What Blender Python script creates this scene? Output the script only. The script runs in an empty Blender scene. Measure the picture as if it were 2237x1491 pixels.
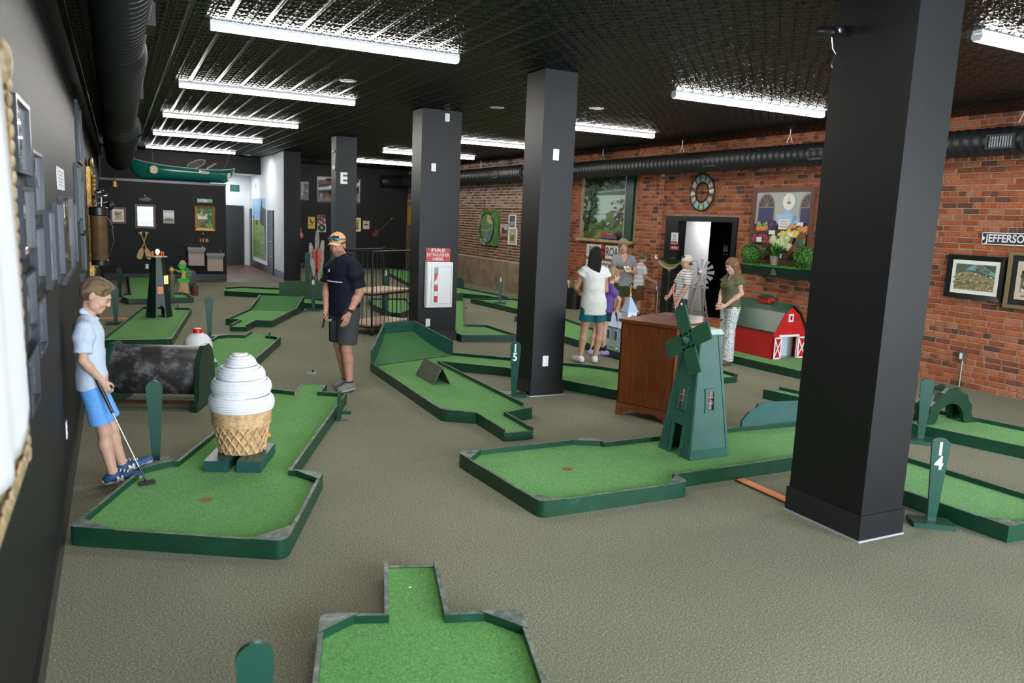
import bpy, bmesh, math, random
import numpy as np
from mathutils import Vector, Matrix, Euler

random.seed(7)
SC = bpy.context.scene
COL = SC.collection
PI = math.pi

# ------------------------------------------------------------------ camera
cam_d = bpy.data.cameras.new('camera'); cam = bpy.data.objects.new('camera', cam_d); COL.objects.link(cam)
cam_d.sensor_width = 36.0; cam_d.lens = 1705.0 / 2237.0 * 36.0
cam_d.clip_start = 0.05; cam_d.clip_end = 200
YAW, PIT, ROLL, CAMH = 0.4705, 0.1548, 0.0424, 1.95
fw = Vector((math.sin(YAW) * math.cos(PIT), math.cos(YAW) * math.cos(PIT), -math.sin(PIT)))
rt = Vector((math.cos(YAW), -math.sin(YAW), 0)); up = rt.cross(fw)
r2 = rt * math.cos(ROLL) + up * math.sin(ROLL); u2 = -rt * math.sin(ROLL) + up * math.cos(ROLL)
mw = Matrix((r2, u2, -fw)).transposed().to_4x4(); mw.translation = (0, 0, CAMH)
cam.matrix_world = mw
cam_d.dof.use_dof = True; cam_d.dof.focus_distance = 9.0; cam_d.dof.aperture_fstop = 2.6
SC.camera = cam

# ------------------------------------------------------------------ world, daylight, exposure
wld = bpy.data.worlds.new('sky'); SC.world = wld; wld.use_nodes = True
wld.node_tree.nodes['Background'].inputs[0].default_value = (0.75, 0.87, 1.0, 1)
wld.node_tree.nodes['Background'].inputs[1].default_value = 1.0
SC.view_settings.view_transform = 'Standard'; SC.view_settings.look = 'None'
SC.view_settings.gamma = 1.0; SC.view_settings.use_curve_mapping = False
SC.view_settings.exposure = 1.8
try: SC.cycles.use_denoising = True
except Exception: pass
def area(name, loc, rot, sx, sy, power, col):
    l = bpy.data.lights.new(name, 'AREA'); l.shape = 'RECTANGLE'; l.size = sx; l.size_y = sy
    l.energy = power; l.color = col
    o = bpy.data.objects.new(name, l); o.location = loc; o.rotation_euler = rot; COL.objects.link(o); return o
# daylight entering through the two shop windows in the street wall behind the viewer
DAY = (0.80, 0.90, 1.0)
area('window_daylight', (2.2, -3.12, 1.75), (PI / 2, 0, 0), 3.8, 2.3, 170, DAY)
area('window_daylight', (7.4, -3.12, 1.75), (PI / 2, 0, 0), 3.8, 2.3, 230, DAY)
LED = 19.0          # radiance of the ceiling strip diffusers

# ------------------------------------------------------------------ helpers
def RZ(a): return Matrix.Rotation(a, 4, 'Z')
def RX(a): return Matrix.Rotation(a, 4, 'X')
def RY(a): return Matrix.Rotation(a, 4, 'Y')
def T(x, y=0, z=0): return Matrix.Translation((x, y, z))

class MB:
    def __init__(s): s.v = []; s.f = []; s.m = []; s.c = []
    def add(s, vs, fs, m=0, M=None, c=None):
        b = len(s.v)
        for p in vs:
            p = Vector(p)
            s.v.append(tuple(M @ p) if M is not None else tuple(p))
        for i, f in enumerate(fs):
            s.f.append([b + j for j in f]); s.m.append(m[i] if isinstance(m, (list, tuple)) else m); s.c.append(c)
        return s
    def box(s, c, d, m=0, M=None, col=None):
        x, y, z = c; a, b, h = d[0] / 2, d[1] / 2, d[2] / 2
        vs = [(x + i * a, y + j * b, z + k * h) for k in (-1, 1) for j in (-1, 1) for i in (-1, 1)]
        return s.add(vs, [(0, 2, 3, 1), (4, 5, 7, 6), (0, 1, 5, 4), (2, 6, 7, 3), (0, 4, 6, 2), (1, 3, 7, 5)], m, M, col)
    def bb(s, lo, hi, m=0, M=None, col=None):
        return s.box([(a + b) / 2 for a, b in zip(lo, hi)], [abs(b - a) for a, b in zip(lo, hi)], m, M, col)
    def prism(s, poly, z0, z1, m=0, mtop=None, M=None, col=None):
        n = len(poly)
        vs = [(p[0], p[1], z0) for p in poly] + [(p[0], p[1], z1) for p in poly]
        fs = [tuple(range(n - 1, -1, -1)), tuple(range(n, 2 * n))] + [(i, (i + 1) % n, n + (i + 1) % n, n + i) for i in range(n)]
        ms = [m, m if mtop is None else mtop] + [m] * n
        return s.add(vs, fs, ms, M, col)
    def slab(s, poly, y0, y1, m=0, M=None, col=None):      # polygon in x,z extruded along y
        return s.prism([(p[0], p[1]) for p in poly], -y1, -y0, m, None, (M if M is not None else Matrix()) @ RX(PI / 2), col)
    def tube(s, pts, r, n=8, m=0, cap=True, M=None, col=None):
        pts = [Vector(p) for p in pts]; rs = r if isinstance(r, (list, tuple)) else [r] * len(pts)
        vs = []; fs = []; ref = None
        for i, p in enumerate(pts):
            t = (pts[min(i + 1, len(pts) - 1)] - pts[max(i - 1, 0)])
            t = t.normalized() if t.length > 1e-9 else Vector((0, 0, 1))
            if ref is None: ref = Vector((0, 0, 1)) if abs(t.z) < .9 else Vector((1, 0, 0))
            a = t.cross(ref).normalized(); b = a.cross(t).normalized(); ref = b
            for k in range(n):
                w = 2 * PI * k / n; vs.append(p + (a * math.cos(w) + b * math.sin(w)) * rs[i])
        for i in range(len(pts) - 1):
            for k in range(n):
                fs.append((i * n + k, i * n + (k + 1) % n, (i + 1) * n + (k + 1) % n, (i + 1) * n + k))
        if cap: fs.append(tuple(range(n - 1, -1, -1))); fs.append(tuple(range(len(vs) - n, len(vs))))
        return s.add(vs, fs, m, M, col)
    def lathe(s, prof, n=24, m=0, M=None, col=None, sx=1, sy=1):
        vs = []; fs = []
        for r, z in prof:
            for k in range(n):
                w = 2 * PI * k / n; vs.append((r * math.cos(w) * sx, r * math.sin(w) * sy, z))
        for i in range(len(prof) - 1):
            for k in range(n):
                fs.append((i * n + k, i * n + (k + 1) % n, (i + 1) * n + (k + 1) % n, (i + 1) * n + k))
        if prof[0][0] > 1e-6: fs.append(tuple(range(n - 1, -1, -1)))
        if prof[-1][0] > 1e-6: fs.append(tuple(range(len(vs) - n, len(vs))))
        return s.add(vs, fs, m, M, col)
    def ell(s, c, r, nu=16, nv=10, m=0, M=None, col=None):
        pr = [(max(math.sin(PI * i / nv), 1e-4), -math.cos(PI * i / nv)) for i in range(nv + 1)]
        A = T(*c) @ Matrix.Diagonal((r[0], r[1], r[2], 1))
        return s.lathe(pr, nu, m, (M @ A) if M is not None else A, col)
    def build(s, name, mats, parent=None, smooth=None, loc=None, recalc=True):
        me = bpy.data.meshes.new(name); me.from_pydata(s.v, [], s.f)
        mats = mats if isinstance(mats, (list, tuple)) else [mats]
        for q in mats: me.materials.append(q)
        me.polygons.foreach_set('material_index', s.m)
        if any(c is not None for c in s.c):
            at = me.color_attributes.new('Col', 'FLOAT_COLOR', 'CORNER'); arr = []
            for p in me.polygons:
                c = s.c[p.index] or (1, 1, 1); arr += [c[0], c[1], c[2], 1.0] * p.loop_total
            at.data.foreach_set('color', arr)
        if recalc:
            bm = bmesh.new(); bm.from_mesh(me); bmesh.ops.recalc_face_normals(bm, faces=bm.faces); bm.to_mesh(me); bm.free()
        if smooth is not None:
            me.polygons.foreach_set('use_smooth', [True] * len(me.polygons)); me.set_sharp_from_angle(angle=math.radians(smooth))
        me.update()
        o = bpy.data.objects.new(name, me); COL.objects.link(o)
        if parent is not None: o.parent = parent
        if loc is not None: o.location = loc
        return o

def tag(o, label=None, cat=None, group=None, kind=None):
    if label: o['label'] = label
    if cat: o['category'] = cat
    if group: o['group'] = group
    if kind: o['kind'] = kind
    return o
def thing(name, label, cat, loc=(0, 0, 0), rz=0.0, group=None):
    o = bpy.data.objects.new(name, None); COL.objects.link(o); o.empty_display_size = .1
    o.location = loc; o.rotation_euler = (0, 0, rz); return tag(o, label, cat, group)
def struct(name, mb, mats, smooth=None): return tag(mb.build(name, mats, None, smooth), kind='structure')
def dup(o, parent=None, loc=None):
    c = o.copy(); COL.objects.link(c)
    if parent is not None: c.parent = parent
    if loc is not None: c.location = loc
    return c
def text(s, size, mat, parent, x, z, y=-.002, ext=.001, bold=0.0, sx=1.0, name='lettering', align='CENTER', M=None, shear=0):
    cu = bpy.data.curves.new('t', 'FONT'); cu.body = s; cu.size = size; cu.align_x = align; cu.align_y = 'CENTER'
    cu.extrude = ext; cu.offset = bold; cu.shear = shear; cu.resolution_u = 3
    to = bpy.data.objects.new('t', cu); me = bpy.data.meshes.new_from_object(to)
    bpy.data.objects.remove(to); bpy.data.curves.remove(cu)
    A = T(x, y, z) @ RX(PI / 2) @ Matrix.Diagonal((sx, 1, 1, 1))
    me.transform(M @ A if M is not None else A); me.materials.clear(); me.materials.append(mat); me.name = name
    o = bpy.data.objects.new(name, me); COL.objects.link(o); o.parent = parent; return o

# ------------------------------------------------------------------ materials
MATS = {}
def nt(name):
    m = bpy.data.materials.new(name); m.use_nodes = True; t = m.node_tree
    return m, t, t.nodes['Principled BSDF']
def N(t, ty, **kw):
    n = t.nodes.new(ty)
    for k, v in kw.items(): setattr(n, k, v)
    return n
def ramp(t, src, stops, interp='LINEAR'):
    r = N(t, 'ShaderNodeValToRGB'); r.color_ramp.interpolation = interp
    e = r.color_ramp.elements
    while len(e) < len(stops): e.new(.5)
    for q, (p, c) in zip(e, stops): q.position = p; q.color = (c[0], c[1], c[2], 1)
    t.links.new(src, r.inputs[0]); return r.outputs[0]
def noise(t, scale, detail=2, rough=.5, vec=None, dist=0):
    n = N(t, 'ShaderNodeTexNoise'); n.inputs['Scale'].default_value = scale; n.inputs['Detail'].default_value = detail
    n.inputs['Roughness'].default_value = rough; n.inputs['Distortion'].default_value = dist
    if vec is None: vec = N(t, 'ShaderNodeTexCoord').outputs['Object']
    t.links.new(vec, n.inputs['Vector']); return n.outputs['Fac']
def addbump(t, b, h, strength=.3, dist=.01):
    n = N(t, 'ShaderNodeBump'); n.inputs['Strength'].default_value = strength; n.inputs['Distance'].default_value = dist
    t.links.new(h, n.inputs['Height']); t.links.new(n.outputs[0], b.inputs['Normal'])
def mix(t, a, b, fac, blend='MIX'):
    n = N(t, 'ShaderNodeMix', data_type='RGBA', blend_type=blend)
    for s, v in ((0, fac), (6, a), (7, b)):
        if hasattr(v, 'links') or hasattr(v, 'is_output'): t.links.new(v, n.inputs[s])
        elif s == 0: n.inputs[0].default_value = v
        else: n.inputs[s].default_value = (v[0], v[1], v[2], 1)
    return n.outputs[2]
def mapping(t, scale, coord='Object'):
    mp = N(t, 'ShaderNodeMapping'); mp.inputs['Scale'].default_value = scale
    t.links.new(N(t, 'ShaderNodeTexCoord').outputs[coord], mp.inputs['Vector']); return mp.outputs[0]
def mat(name, col, rough=.5, metal=0, var=0, vs=6, bump=0, bs=60, spec=.5, coat=0, stretch=None, bdist=.004):
    if name in MATS: return MATS[name]
    m, t, b = nt(name); b.inputs['Base Color'].default_value = (*col, 1)
    b.inputs['Roughness'].default_value = rough; b.inputs['Metallic'].default_value = metal
    b.inputs['Specular IOR Level'].default_value = spec; b.inputs['Coat Weight'].default_value = coat
    vec = mapping(t, stretch) if stretch else None
    if var:
        f = noise(t, vs, 4, .6, vec)
        c = ramp(t, f, [(.3, [x * (1 - var) for x in col]), (.7, [min(1, x * (1 + var)) for x in col])])
        t.links.new(c, b.inputs['Base Color'])
    if bump: addbump(t, b, noise(t, bs, 3, .6, vec), bump, bdist)
    MATS[name] = m; return m
def emit(name, col, s):
    if name in MATS: return MATS[name]
    m, t, b = nt(name); b.inputs['Base Color'].default_value = (*col, 1)
    b.inputs['Emission Color'].default_value = (*col, 1); b.inputs['Emission Strength'].default_value = s
    MATS[name] = m; return m
def vcmat(name, rough=.6, bump=0, bs=80, var=0, vs=20, spec=.4, coat=0, sss=0, bdist=.004):
    if name in MATS: return MATS[name]
    m, t, b = nt(name); a = N(t, 'ShaderNodeVertexColor'); a.layer_name = 'Col'
    b.inputs['Roughness'].default_value = rough; b.inputs['Specular IOR Level'].default_value = spec
    b.inputs['Coat Weight'].default_value = coat
    c = a.outputs[0]
    if var:
        g = ramp(t, noise(t, vs, 4, .65), [(.25, (1 - var,) * 3), (.75, (1 + var,) * 3)])
        c = mix(t, c, g, 1.0, 'MULTIPLY')
    t.links.new(c, b.inputs['Base Color'])
    if sss:
        b.inputs['Subsurface Weight'].default_value = sss; b.inputs['Subsurface Radius'].default_value = (.01, .004, .002)
    if bump: addbump(t, b, noise(t, bs, 3, .6), bump, bdist)
    MATS[name] = m; return m
def srgb(h):
    h = h.lstrip('#'); v = [int(h[i:i + 2], 16) / 255 for i in (0, 2, 4)]
    return tuple(x / 12.92 if x <= .04045 else ((x + .055) / 1.055) ** 2.4 for x in v)

# carpet: olive beige loop pile with fine two-tone speckle
m, t, b = nt('carpet')
f = noise(t, 120, 3, .7); big = noise(t, .7, 3, .5)
c = ramp(t, f, [(.32, (.050, .051, .034)), (.48, (.205, .206, .138)), (.56, (.255, .252, .176)), (.70, (.56, .55, .41))])
c = mix(t, c, ramp(t, big, [(.3, (.90, .90, .88)), (.7, (1.06, 1.06, 1.05))]), 1.0, 'MULTIPLY')
t.links.new(c, b.inputs['Base Color']); b.inputs['Roughness'].default_value = .95; b.inputs['Specular IOR Level'].default_value = .15
addbump(t, b, noise(t, 170, 2, .6), .55, .006); MATS['carpet'] = m
# putting turf
def turfmat(name, lo, mid, hi):
    m, t, b = nt(name); f = noise(t, 130, 3, .7); big = noise(t, 2.2, 3, .55)
    c = ramp(t, f, [(.3, lo), (.5, mid), (.72, hi)])
    c = mix(t, c, ramp(t, big, [(.3, (.88, .92, .86)), (.7, (1.1, 1.05, 1.1))]), 1.0, 'MULTIPLY')
    t.links.new(c, b.inputs['Base Color']); b.inputs['Roughness'].default_value = .9; b.inputs['Specular IOR Level'].default_value = .2
    b.inputs['Sheen Weight'].default_value = .15; b.inputs['Sheen Roughness'].default_value = .6
    addbump(t, b, noise(t, 210, 2, .7), .7, .006); MATS[name] = m; return m
TURF = turfmat('turf', (.028, .128, .018), (.088, .310, .050), (.22, .56, .13))
TURF2 = turfmat('turf_dark', (.014, .085, .016), (.030, .165, .030), (.065, .27, .060))
# painted rail with scuffs
m, t, b = nt('rail_paint')
g = ramp(t, noise(t, 9, 6, .7), [(.30, (.004, .038, .017)), (.60, (.006, .053, .025)), (.78, (.026, .092, .066))])
t.links.new(g, b.inputs['Base Color']); b.inputs['Roughness'].default_value = .38
addbump(t, b, noise(t, 30, 3), .08, .004); MATS['rail'] = m; RAIL = m
m, t, b = nt('rail_worn')
g = ramp(t, noise(t, 14, 5, .7), [(.36, (.03, .085, .065)), (.52, (.13, .155, .13)), (.70, (.30, .31, .27))])
t.links.new(g, b.inputs['Base Color']); b.inputs['Roughness'].default_value = .55; MATS['worn'] = m; WORN = m
GREEN = mat('green_paint', (.009, .060, .038), .36, var=.12, vs=8, bump=.05, bs=40)
TEAL = mat('teal_green_paint', (.014, .078, .058), .38, var=.12, vs=6, bump=.05, bs=30)
DGREEN = mat('dark_green_paint', (.006, .035, .018), .35, var=.25, vs=7)
BLACKW = mat('black_wall_paint', (.0078, .0074, .0076), .58, bump=.12, bs=120, spec=.28)
COLUMNM = mat('black_column_paint', (.0080, .0078, .0082), .45, bump=.10, bs=130, spec=.30)
BLACKTRIM = mat('black_trim_gloss', (.012, .012, .014), .28)
WHITEW = mat('white_wall_paint', (.74, .77, .79), .6)
WHITE = mat('white_enamel', (.82, .82, .82), .35)
PLASTICW = mat('white_plastic', (.8, .8, .78), .3)
BLACK = mat('black_plastic', (.012, .012, .012), .35)
CHROME = mat('chrome', (.75, .75, .77), .14, 1)
STEEL = mat('brushed_steel', (.55, .55, .56), .3, 1)
GALV = mat('galvanised_steel', (.50, .52, .54), .38, 1, var=.2, vs=30)
IRON = mat('black_iron_pipe', (.018, .018, .019), .38, .6)
GOLD = mat('gilt', (.46, .27, .075), .38, .75, var=.35, vs=25, bump=.5, bs=45, bdist=.01)
GOLDP = mat('pale_gilt', (.36, .26, .14), .5, .25, var=.4, vs=22, bump=.6, bs=38, bdist=.01)
def woodmat(name, a, b_, rough=.45, stretch=(6, 6, .7), coat=0, sc=5):
    m, t, b = nt(name); v = mapping(t, stretch)
    f = noise(t, sc, 5, .65, v, 1.2)
    t.links.new(ramp(t, f, [(.3, a), (.7, b_)]), b.inputs['Base Color']); b.inputs['Roughness'].default_value = rough
    b.inputs['Coat Weight'].default_value = coat; addbump(t, b, f, .08, .003); MATS[name] = m; return m
MAHOG = woodmat('mahogany', (.085, .017, .004), (.24, .058, .014), .33, (14, 14, .8), .25)
OAK = woodmat('oak_edge', (.30, .10, .035), (.46, .17, .06), .4)
PINE = woodmat('pine', (.46, .27, .11), (.66, .44, .22), .5, (5, 5, .8))
PLY = woodmat('pale_plywood', (.52, .33, .20), (.68, .47, .31), .5, (2, 9, 2))
DARKWOOD = woodmat('dark_wood_frame', (.030, .011, .005), (.085, .034, .015), .4, (8, 8, 1))
FLOORW = woodmat('plank_floor', (.055, .026, .015), (.17, .085, .05), .42, (12, .8, 3))
VC = vcmat('painted_picture', .45)
VCG = vcmat('glossy_print', .18)
VCM = vcmat('matt_print', .8, var=.12, vs=40)
BRICKM = vcmat('brick', .85, .55, 70, .28, 30, spec=.25, bdist=.008)
MORTAR = mat('mortar', (.33, .245, .165), .95, var=.25, vs=9, bump=.7, bs=60, bdist=.01)
MORTARL = mat('pale_mortar', (.50, .43, .33), .95, var=.25, vs=9, bump=.7, bs=60, bdist=.01)
CONC = mat('rough_concrete', (.27, .20, .125), .95, var=.35, vs=3, bump=.8, bs=22, bdist=.02)
GLASSD = mat('picture_glass', (.02, .022, .025), .06, spec=.8)
# ------------------------------------------------------------------ the room
CZ = 3.54
floor = struct('floor', MB().bb((-.46, -3.2, -.1), (10.3, 28.9, 0)), MATS['carpet'])
# plank floor of the back passage
pk = []
for i in range(10):
    x0 = 1.45 + i * .30
    y = 21.75 - (i * .37 % .5)
    if x0 < 2.45:
        pk.append((x0, 21.72, 22.30)); continue
    ys = [21.72] + [21.72 + (i * .43 % 1.1) + .4 + 1.3 * j for j in range(6) if 21.72 + (i * .43 % 1.1) + .4 + 1.3 * j < 28.4] + [28.5]
    for a, c in zip(ys[:-1], ys[1:]): pk.append((x0, a, c))
for (x0, a, c) in pk:
    x1 = min(x0 + .296, 4.139)
    if x1 - x0 < .05: continue
    MB().bb((x0, a, 0), (x1, c - .004, .006)).build('plank', FLOORW, floor)

wall_left = struct('wall_left', MB().bb((-.48, -3.2, 0), (-.34, 28.9, CZ + .1)), BLACKW)
struct('trim_1', MB().bb((-.339, -3.2, 3.05), (-.262, 22.5, 3.27)), BLACKTRIM)
def basebd(name, lo, hi):
    return struct(name, MB().bb(lo, hi), BLACKTRIM)
basebd('baseboard_left', (-.339, -3.2, 0), (-.322, 22.3, .14))
basebd('baseboard_back', (-.32, 22.281, 0), (2.60, 22.299, .17))
struct('wall_back', MB().bb((-.34, 22.3, 0), (2.62, 24.6, 2.53)), BLACKW)
struct('trim_2', MB().bb((-.34, 22.26, 2.50), (2.63, 24.62, 2.56)), BLACKTRIM)
struct('wall_back_upper', MB().bb((-.34, 26.2, 3.02), (4.139, 26.4, CZ)).bb((-.34, 26.2, 2.3), (2.62, 26.4, 3.02)), BLACKW)
wall_hall = struct('wall_hall', MB().bb((4.14, 22.32, 0), (4.57, 28.6, CZ), 0).bb((4.13, 22.28, 0), (4.58, 22.33, CZ), 1), [WHITEW, BLACKW])
struct('wall_hall_back', MB().bb((2.4, 28.5, 0), (4.14, 28.7, 3.05)), WHITEW)
struct('ceiling_hall', MB().bb((2.4, 26.41, 3.04), (4.139, 28.5, 3.10)), WHITEW)
basebd('baseboard_hall', (4.118, 22.29, .0), (4.138, 28.4, .22))
area('passage_fill', (3.3, 27.4, 3.02), (0, 0, 0), .5, 1.2, 9, (.95, .98, 1.0)); area('passage_fill', (3.35, 24.3, 3.50), (0, 0, 0), .3, .3, 9, (.95, .98, 1.0))  # added fill lamps without fixtures, brightening the white passage walls
d1 = struct('door_1', MB().bb((3.22, 28.44, 0), (3.86, 28.499, 1.97)), BLACKTRIM)
MB().bb((3.16, 28.43, 0), (3.22, 28.5, 2.03)).bb((3.86, 28.43, 0), (3.92, 28.5, 2.03)).bb((3.22, 28.43, 1.97), (3.86, 28.5, 2.03)).build('door_frame', BLACK, d1)
d2 = struct('door_2', MB().bb((4.10, 23.9, 0), (4.139, 24.85, 1.92)), BLACKTRIM)
for z in (.55, 1.0, 1.5): MB().lathe([(.02, 0), (.022, .01), (.012, .02), (.012, .1)], 10, 0, T(4.10, 24.0, z) @ RY(-PI / 2)).build('hinge', STEEL, d2, 40)
struct('door_3', MB().bb((4.10, 28.1, 0), (4.139, 28.45, 1.95)), BLACKTRIM)
struct('wall_back_right', MB().bb((4.57, 27.5, 0), (9.7, 27.7, CZ)), BLACKW)
basebd('baseboard_back_right', (4.6, 27.47, 0), (9.48, 27.499, .15))
m, t, b = nt('window_pane'); PANE = m; b.inputs['Transmission Weight'].default_value = 1.0; b.inputs['Roughness'].default_value = 0.0; b.inputs['IOR'].default_value = 1.02
# street wall behind the viewer with two shop windows
mb = MB(); Y0, Y1 = -3.3, -3.2
mb.bb((-.46, Y0, 0), (10.3, Y1, .55)); mb.bb((-.46, Y0, 2.95), (10.3, Y1, CZ))
mb.bb((-.46, Y0, .55), (.25, Y1, 2.95)); mb.bb((4.15, Y0, .55), (5.45, Y1, 2.95)); mb.bb((9.35, Y0, .55), (10.3, Y1, 2.95))
struct('wall_front', mb, BLACKW)
for i, (a, c) in enumerate(((.25, 4.15), (5.45, 9.35)), 1):
    mb = MB()
    for x in (a, (a + c) / 2 - .03, c - .06): mb.bb((x, -3.3, .55), (x + .06, -3.22, 2.95))
    mb.bb((a, -3.3, .55), (c, -3.22, .61)); mb.bb((a, -3.3, 2.89), (c, -3.22, 2.95))
    wn_ = struct('window_%d' % i, mb, STEEL)
    for (x0, x1) in ((a + .06, (a + c) / 2 - .03), ((a + c) / 2 + .03, c - .06)): MB().bb((x0, -3.265, .61), (x1, -3.255, 2.89)).build('pane', PANE, wn_)

# columns
def column(lo, hi, label, base=True):
    o = struct('column', MB().bb((lo[0], lo[1], 0), (hi[0], hi[1], CZ)), COLUMNM); o['label'] = label
    if base:
        MB().bb((lo[0] - .014, lo[1] - .014, 0), (hi[0] + .014, hi[1] + .014, .175)).build('base_board', BLACKTRIM, o)
        MB().bb((lo[0] - .02, lo[1] - .02, 0), (hi[0] + .02, hi[1] + .02, .012)).build('base_edge', mat('pale_caulk', (.35, .35, .38), .6), o)
    return o
c1 = column((4.19, 3.22), (4.58, 3.82), 'nearest large black square column')
c2 = column((4.085, 7.515), (4.485, 7.93), 'black square column beside the paddle sign fifteen')
c3 = column((4.12, 11.36), (4.76, 11.78), 'black square column carrying the fire extinguisher cabinet')
c4 = column((4.19, 16.8), (4.64, 17.2), 'far black square column behind the man in the tan cap')

# ------------------------------------------------------------------ brick wall on the right
PALN = [srgb(h) for h in ('a35a3a', 'ad6340', '98502f', 'b06b4a', '8f4a32', 'ad6645', '9c5535', '834a38', '9d6248', 'aa6f52', '6f4436', '5f4338')]
PALF = [srgb(h) for h in ('7c4f3a', '6e4532', '8a5a42', '5c3a2c', '93624a', '77503e', '6a3d2b', '82604c')]
def brick_pts(L, h, d):
    e = .008; a, b_ = L / 2, h / 2
    vs = [(0, -a, -b_), (0, a, -b_), (0, a, b_), (0, -a, b_), (-d + e, -a, -b_), (-d + e, a, -b_), (-d + e, a, b_), (-d + e, -a, b_),
          (-d, -a + e, -b_ + e), (-d, a - e, -b_ + e), (-d, a - e, b_ - e), (-d, -a + e, b_ - e)]
    fs = [(8, 11, 10, 9)] + [(i, (i + 1) % 4, 4 + (i + 1) % 4, 4 + i) for i in range(4)] + [(4 + i, 4 + (i + 1) % 4, 8 + (i + 1) % 4, 8 + i) for i in range(4)]
    return vs, fs
wall_right = struct('wall_right', MB().bb((10, -3.2, 0), (10.16, 10.95, CZ)).bb((10, 10.95, 2.14), (10.16, 12.9, CZ)).bb((10, 12.9, 0), (10.16, 14.1, CZ)).bb((9.90, 13.12, 0), (10, 13.88, CZ))
                    .bb((10, 14.1, 0), (10.16, 16.25, 1.57)).bb((10, 14.1, 3.12), (10.16, 16.25, CZ)).bb((10, 16.25, 0), (10.16, 17.1, CZ)).bb((10.11, 14.1, 1.57), (10.16, 16.25, 3.12)), MORTAR)
wall_far = struct('wall_right_far', MB().bb((9.5, 17.0, 0), (10.16, 27.6, CZ)), MORTARL)
meshes = {}
def bmesh_of(kind, ci):
    if (kind, ci) not in meshes:
        L = {0: .207, 1: .096}[kind]
        b_ = MB(); vs, fs = brick_pts(L, .063, .012); b_.add(vs, fs, 0, None, PALN[ci]); o = b_.build('brick', BRICKM); meshes[(kind, ci)] = o.data
        bpy.data.objects.remove(o)
    return meshes[(kind, ci)]
rest = MB(); PITCH = .0755; rb = random.Random(3); nind = 0
def spans(z):
    iv = [(4.6, 10.87 if z < 2.19 else 13.12, 10.0), (13.12, 13.88, 9.90)]
    if z < 2.19: iv.append((12.95, 13.12, 10.0))
    if 1.5 < z < 3.15: iv += [(13.88, 14.02, 10.0), (16.32, 17.02, 10.0)]
    else: iv.append((13.88, 17.02, 10.0))
    return iv
for k in range(47):
    z = .04 + k * PITCH; hdr = (k % 6 == 3)
    for (ya, yb, xw0) in spans(z):
        y = ya + .004 - rb.uniform(0, .1)
        while y < yb - .03:
            kind = 1 if (hdr or rb.random() < .13) else 0
            L = {0: .207, 1: .096}[kind]
            lo, hi = max(y, ya + .004), min(y + L, yb - .004); y += L + .012 + rb.uniform(-.003, .006)
            full = hi - lo > L - .004; yc = (lo + hi) / 2; L = hi - lo
            if L < .025: continue
            dz = rb.uniform(-.003, .003); ci = min(11, int(rb.random() ** 1.5 * 12)); xw = xw0 + rb.uniform(0, .005)
            if full and 5.42 < yc < 6.95 and .05 < z < 3.02 and nind < 300:
                o = bpy.data.objects.new('brick', bmesh_of(kind, ci)); COL.objects.link(o); o.parent = wall_right
                o.location = (xw, yc, z + dz); nind += 1
            else:
                vs, fs = brick_pts(L, .063, .012); rest.add(vs, fs, 0, T(xw, yc, z + dz), PALN[ci])
tag(rest.build('brick_field', BRICKM, wall_right), kind='stuff')
# pier return faces
rest = MB(); 
for k in range(47):
    rest.box((9.945, 13.125, .04 + k * PITCH), (.084, .02, .063), 0, None, PALN[(k * 5) % 12])
tag(rest.build('pier_brick_ends', BRICKM, wall_right), kind='stuff')
rest = MB(); k = 0
for k in range(47):
    z = .04 + k * PITCH; y = 17.02 + rb.uniform(0, .2)
    while y < 27.45:
        L = .088 if (rb.random() < .72) else .185
        yc = y + L / 2; y += L + .020
        if z < (.82 if yc < 24.2 else 1.62): continue
        cc = PALF[rb.randrange(8)]
        if z > 2.3 and rb.random() < .55: cc = tuple(min(1, q * 1.0 + .13) for q in cc)
        vs, fs = brick_pts(L, .053, .012); rest.add(vs, fs, 0, T(9.5, yc, z + rb.uniform(-.003, .003)), cc)
tag(rest.build('brick_field', BRICKM, wall_far), kind='stuff')
MB().bb((9.455, 17.0, 0), (9.5, 24.2, .80)).bb((9.455, 24.2, 0), (9.5, 27.5, 1.60)).build('concrete_dado', CONC, wall_far)

# ------------------------------------------------------------------ pressed tin ceiling
TIN = mat('tin_panel', (.0060, .0060, .0060), .30, spec=.38)
ceiling = struct('ceiling', MB().bb((-.46, -3.2, CZ + .012), (10.3, 28.9, CZ + .1)), BLACK)
PWX, PWY = .62, 1.295
def tin_height(X, Y):      # embossed scrolls: rings, crescents and petals on a 15.5 cm repeat
    c = .155; u = (X / c) % 1 - .5; v = (Y / c) % 1 - .5; r = np.hypot(u, v); w = np.arctan2(v, u)
    bump = lambda d, s_: np.exp(-(d / s_) ** 2)
    h = bump(r - .40, .045) + .8 * bump(r - .20, .05) * (.6 + .4 * np.cos(4 * w)) + bump(r, .07)
    u2 = ((X / c) + .5) % 1 - .5; v2 = ((Y / c) + .5) % 1 - .5; r2 = np.hypot(u2, v2); w2 = np.arctan2(v2, u2)
    h += .8 * bump(r2 - .16, .04) + .7 * bump(r2 - .29 - .04 * np.cos(8 * w2), .03) + .5 * bump(r2, .05)
    return h
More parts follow.
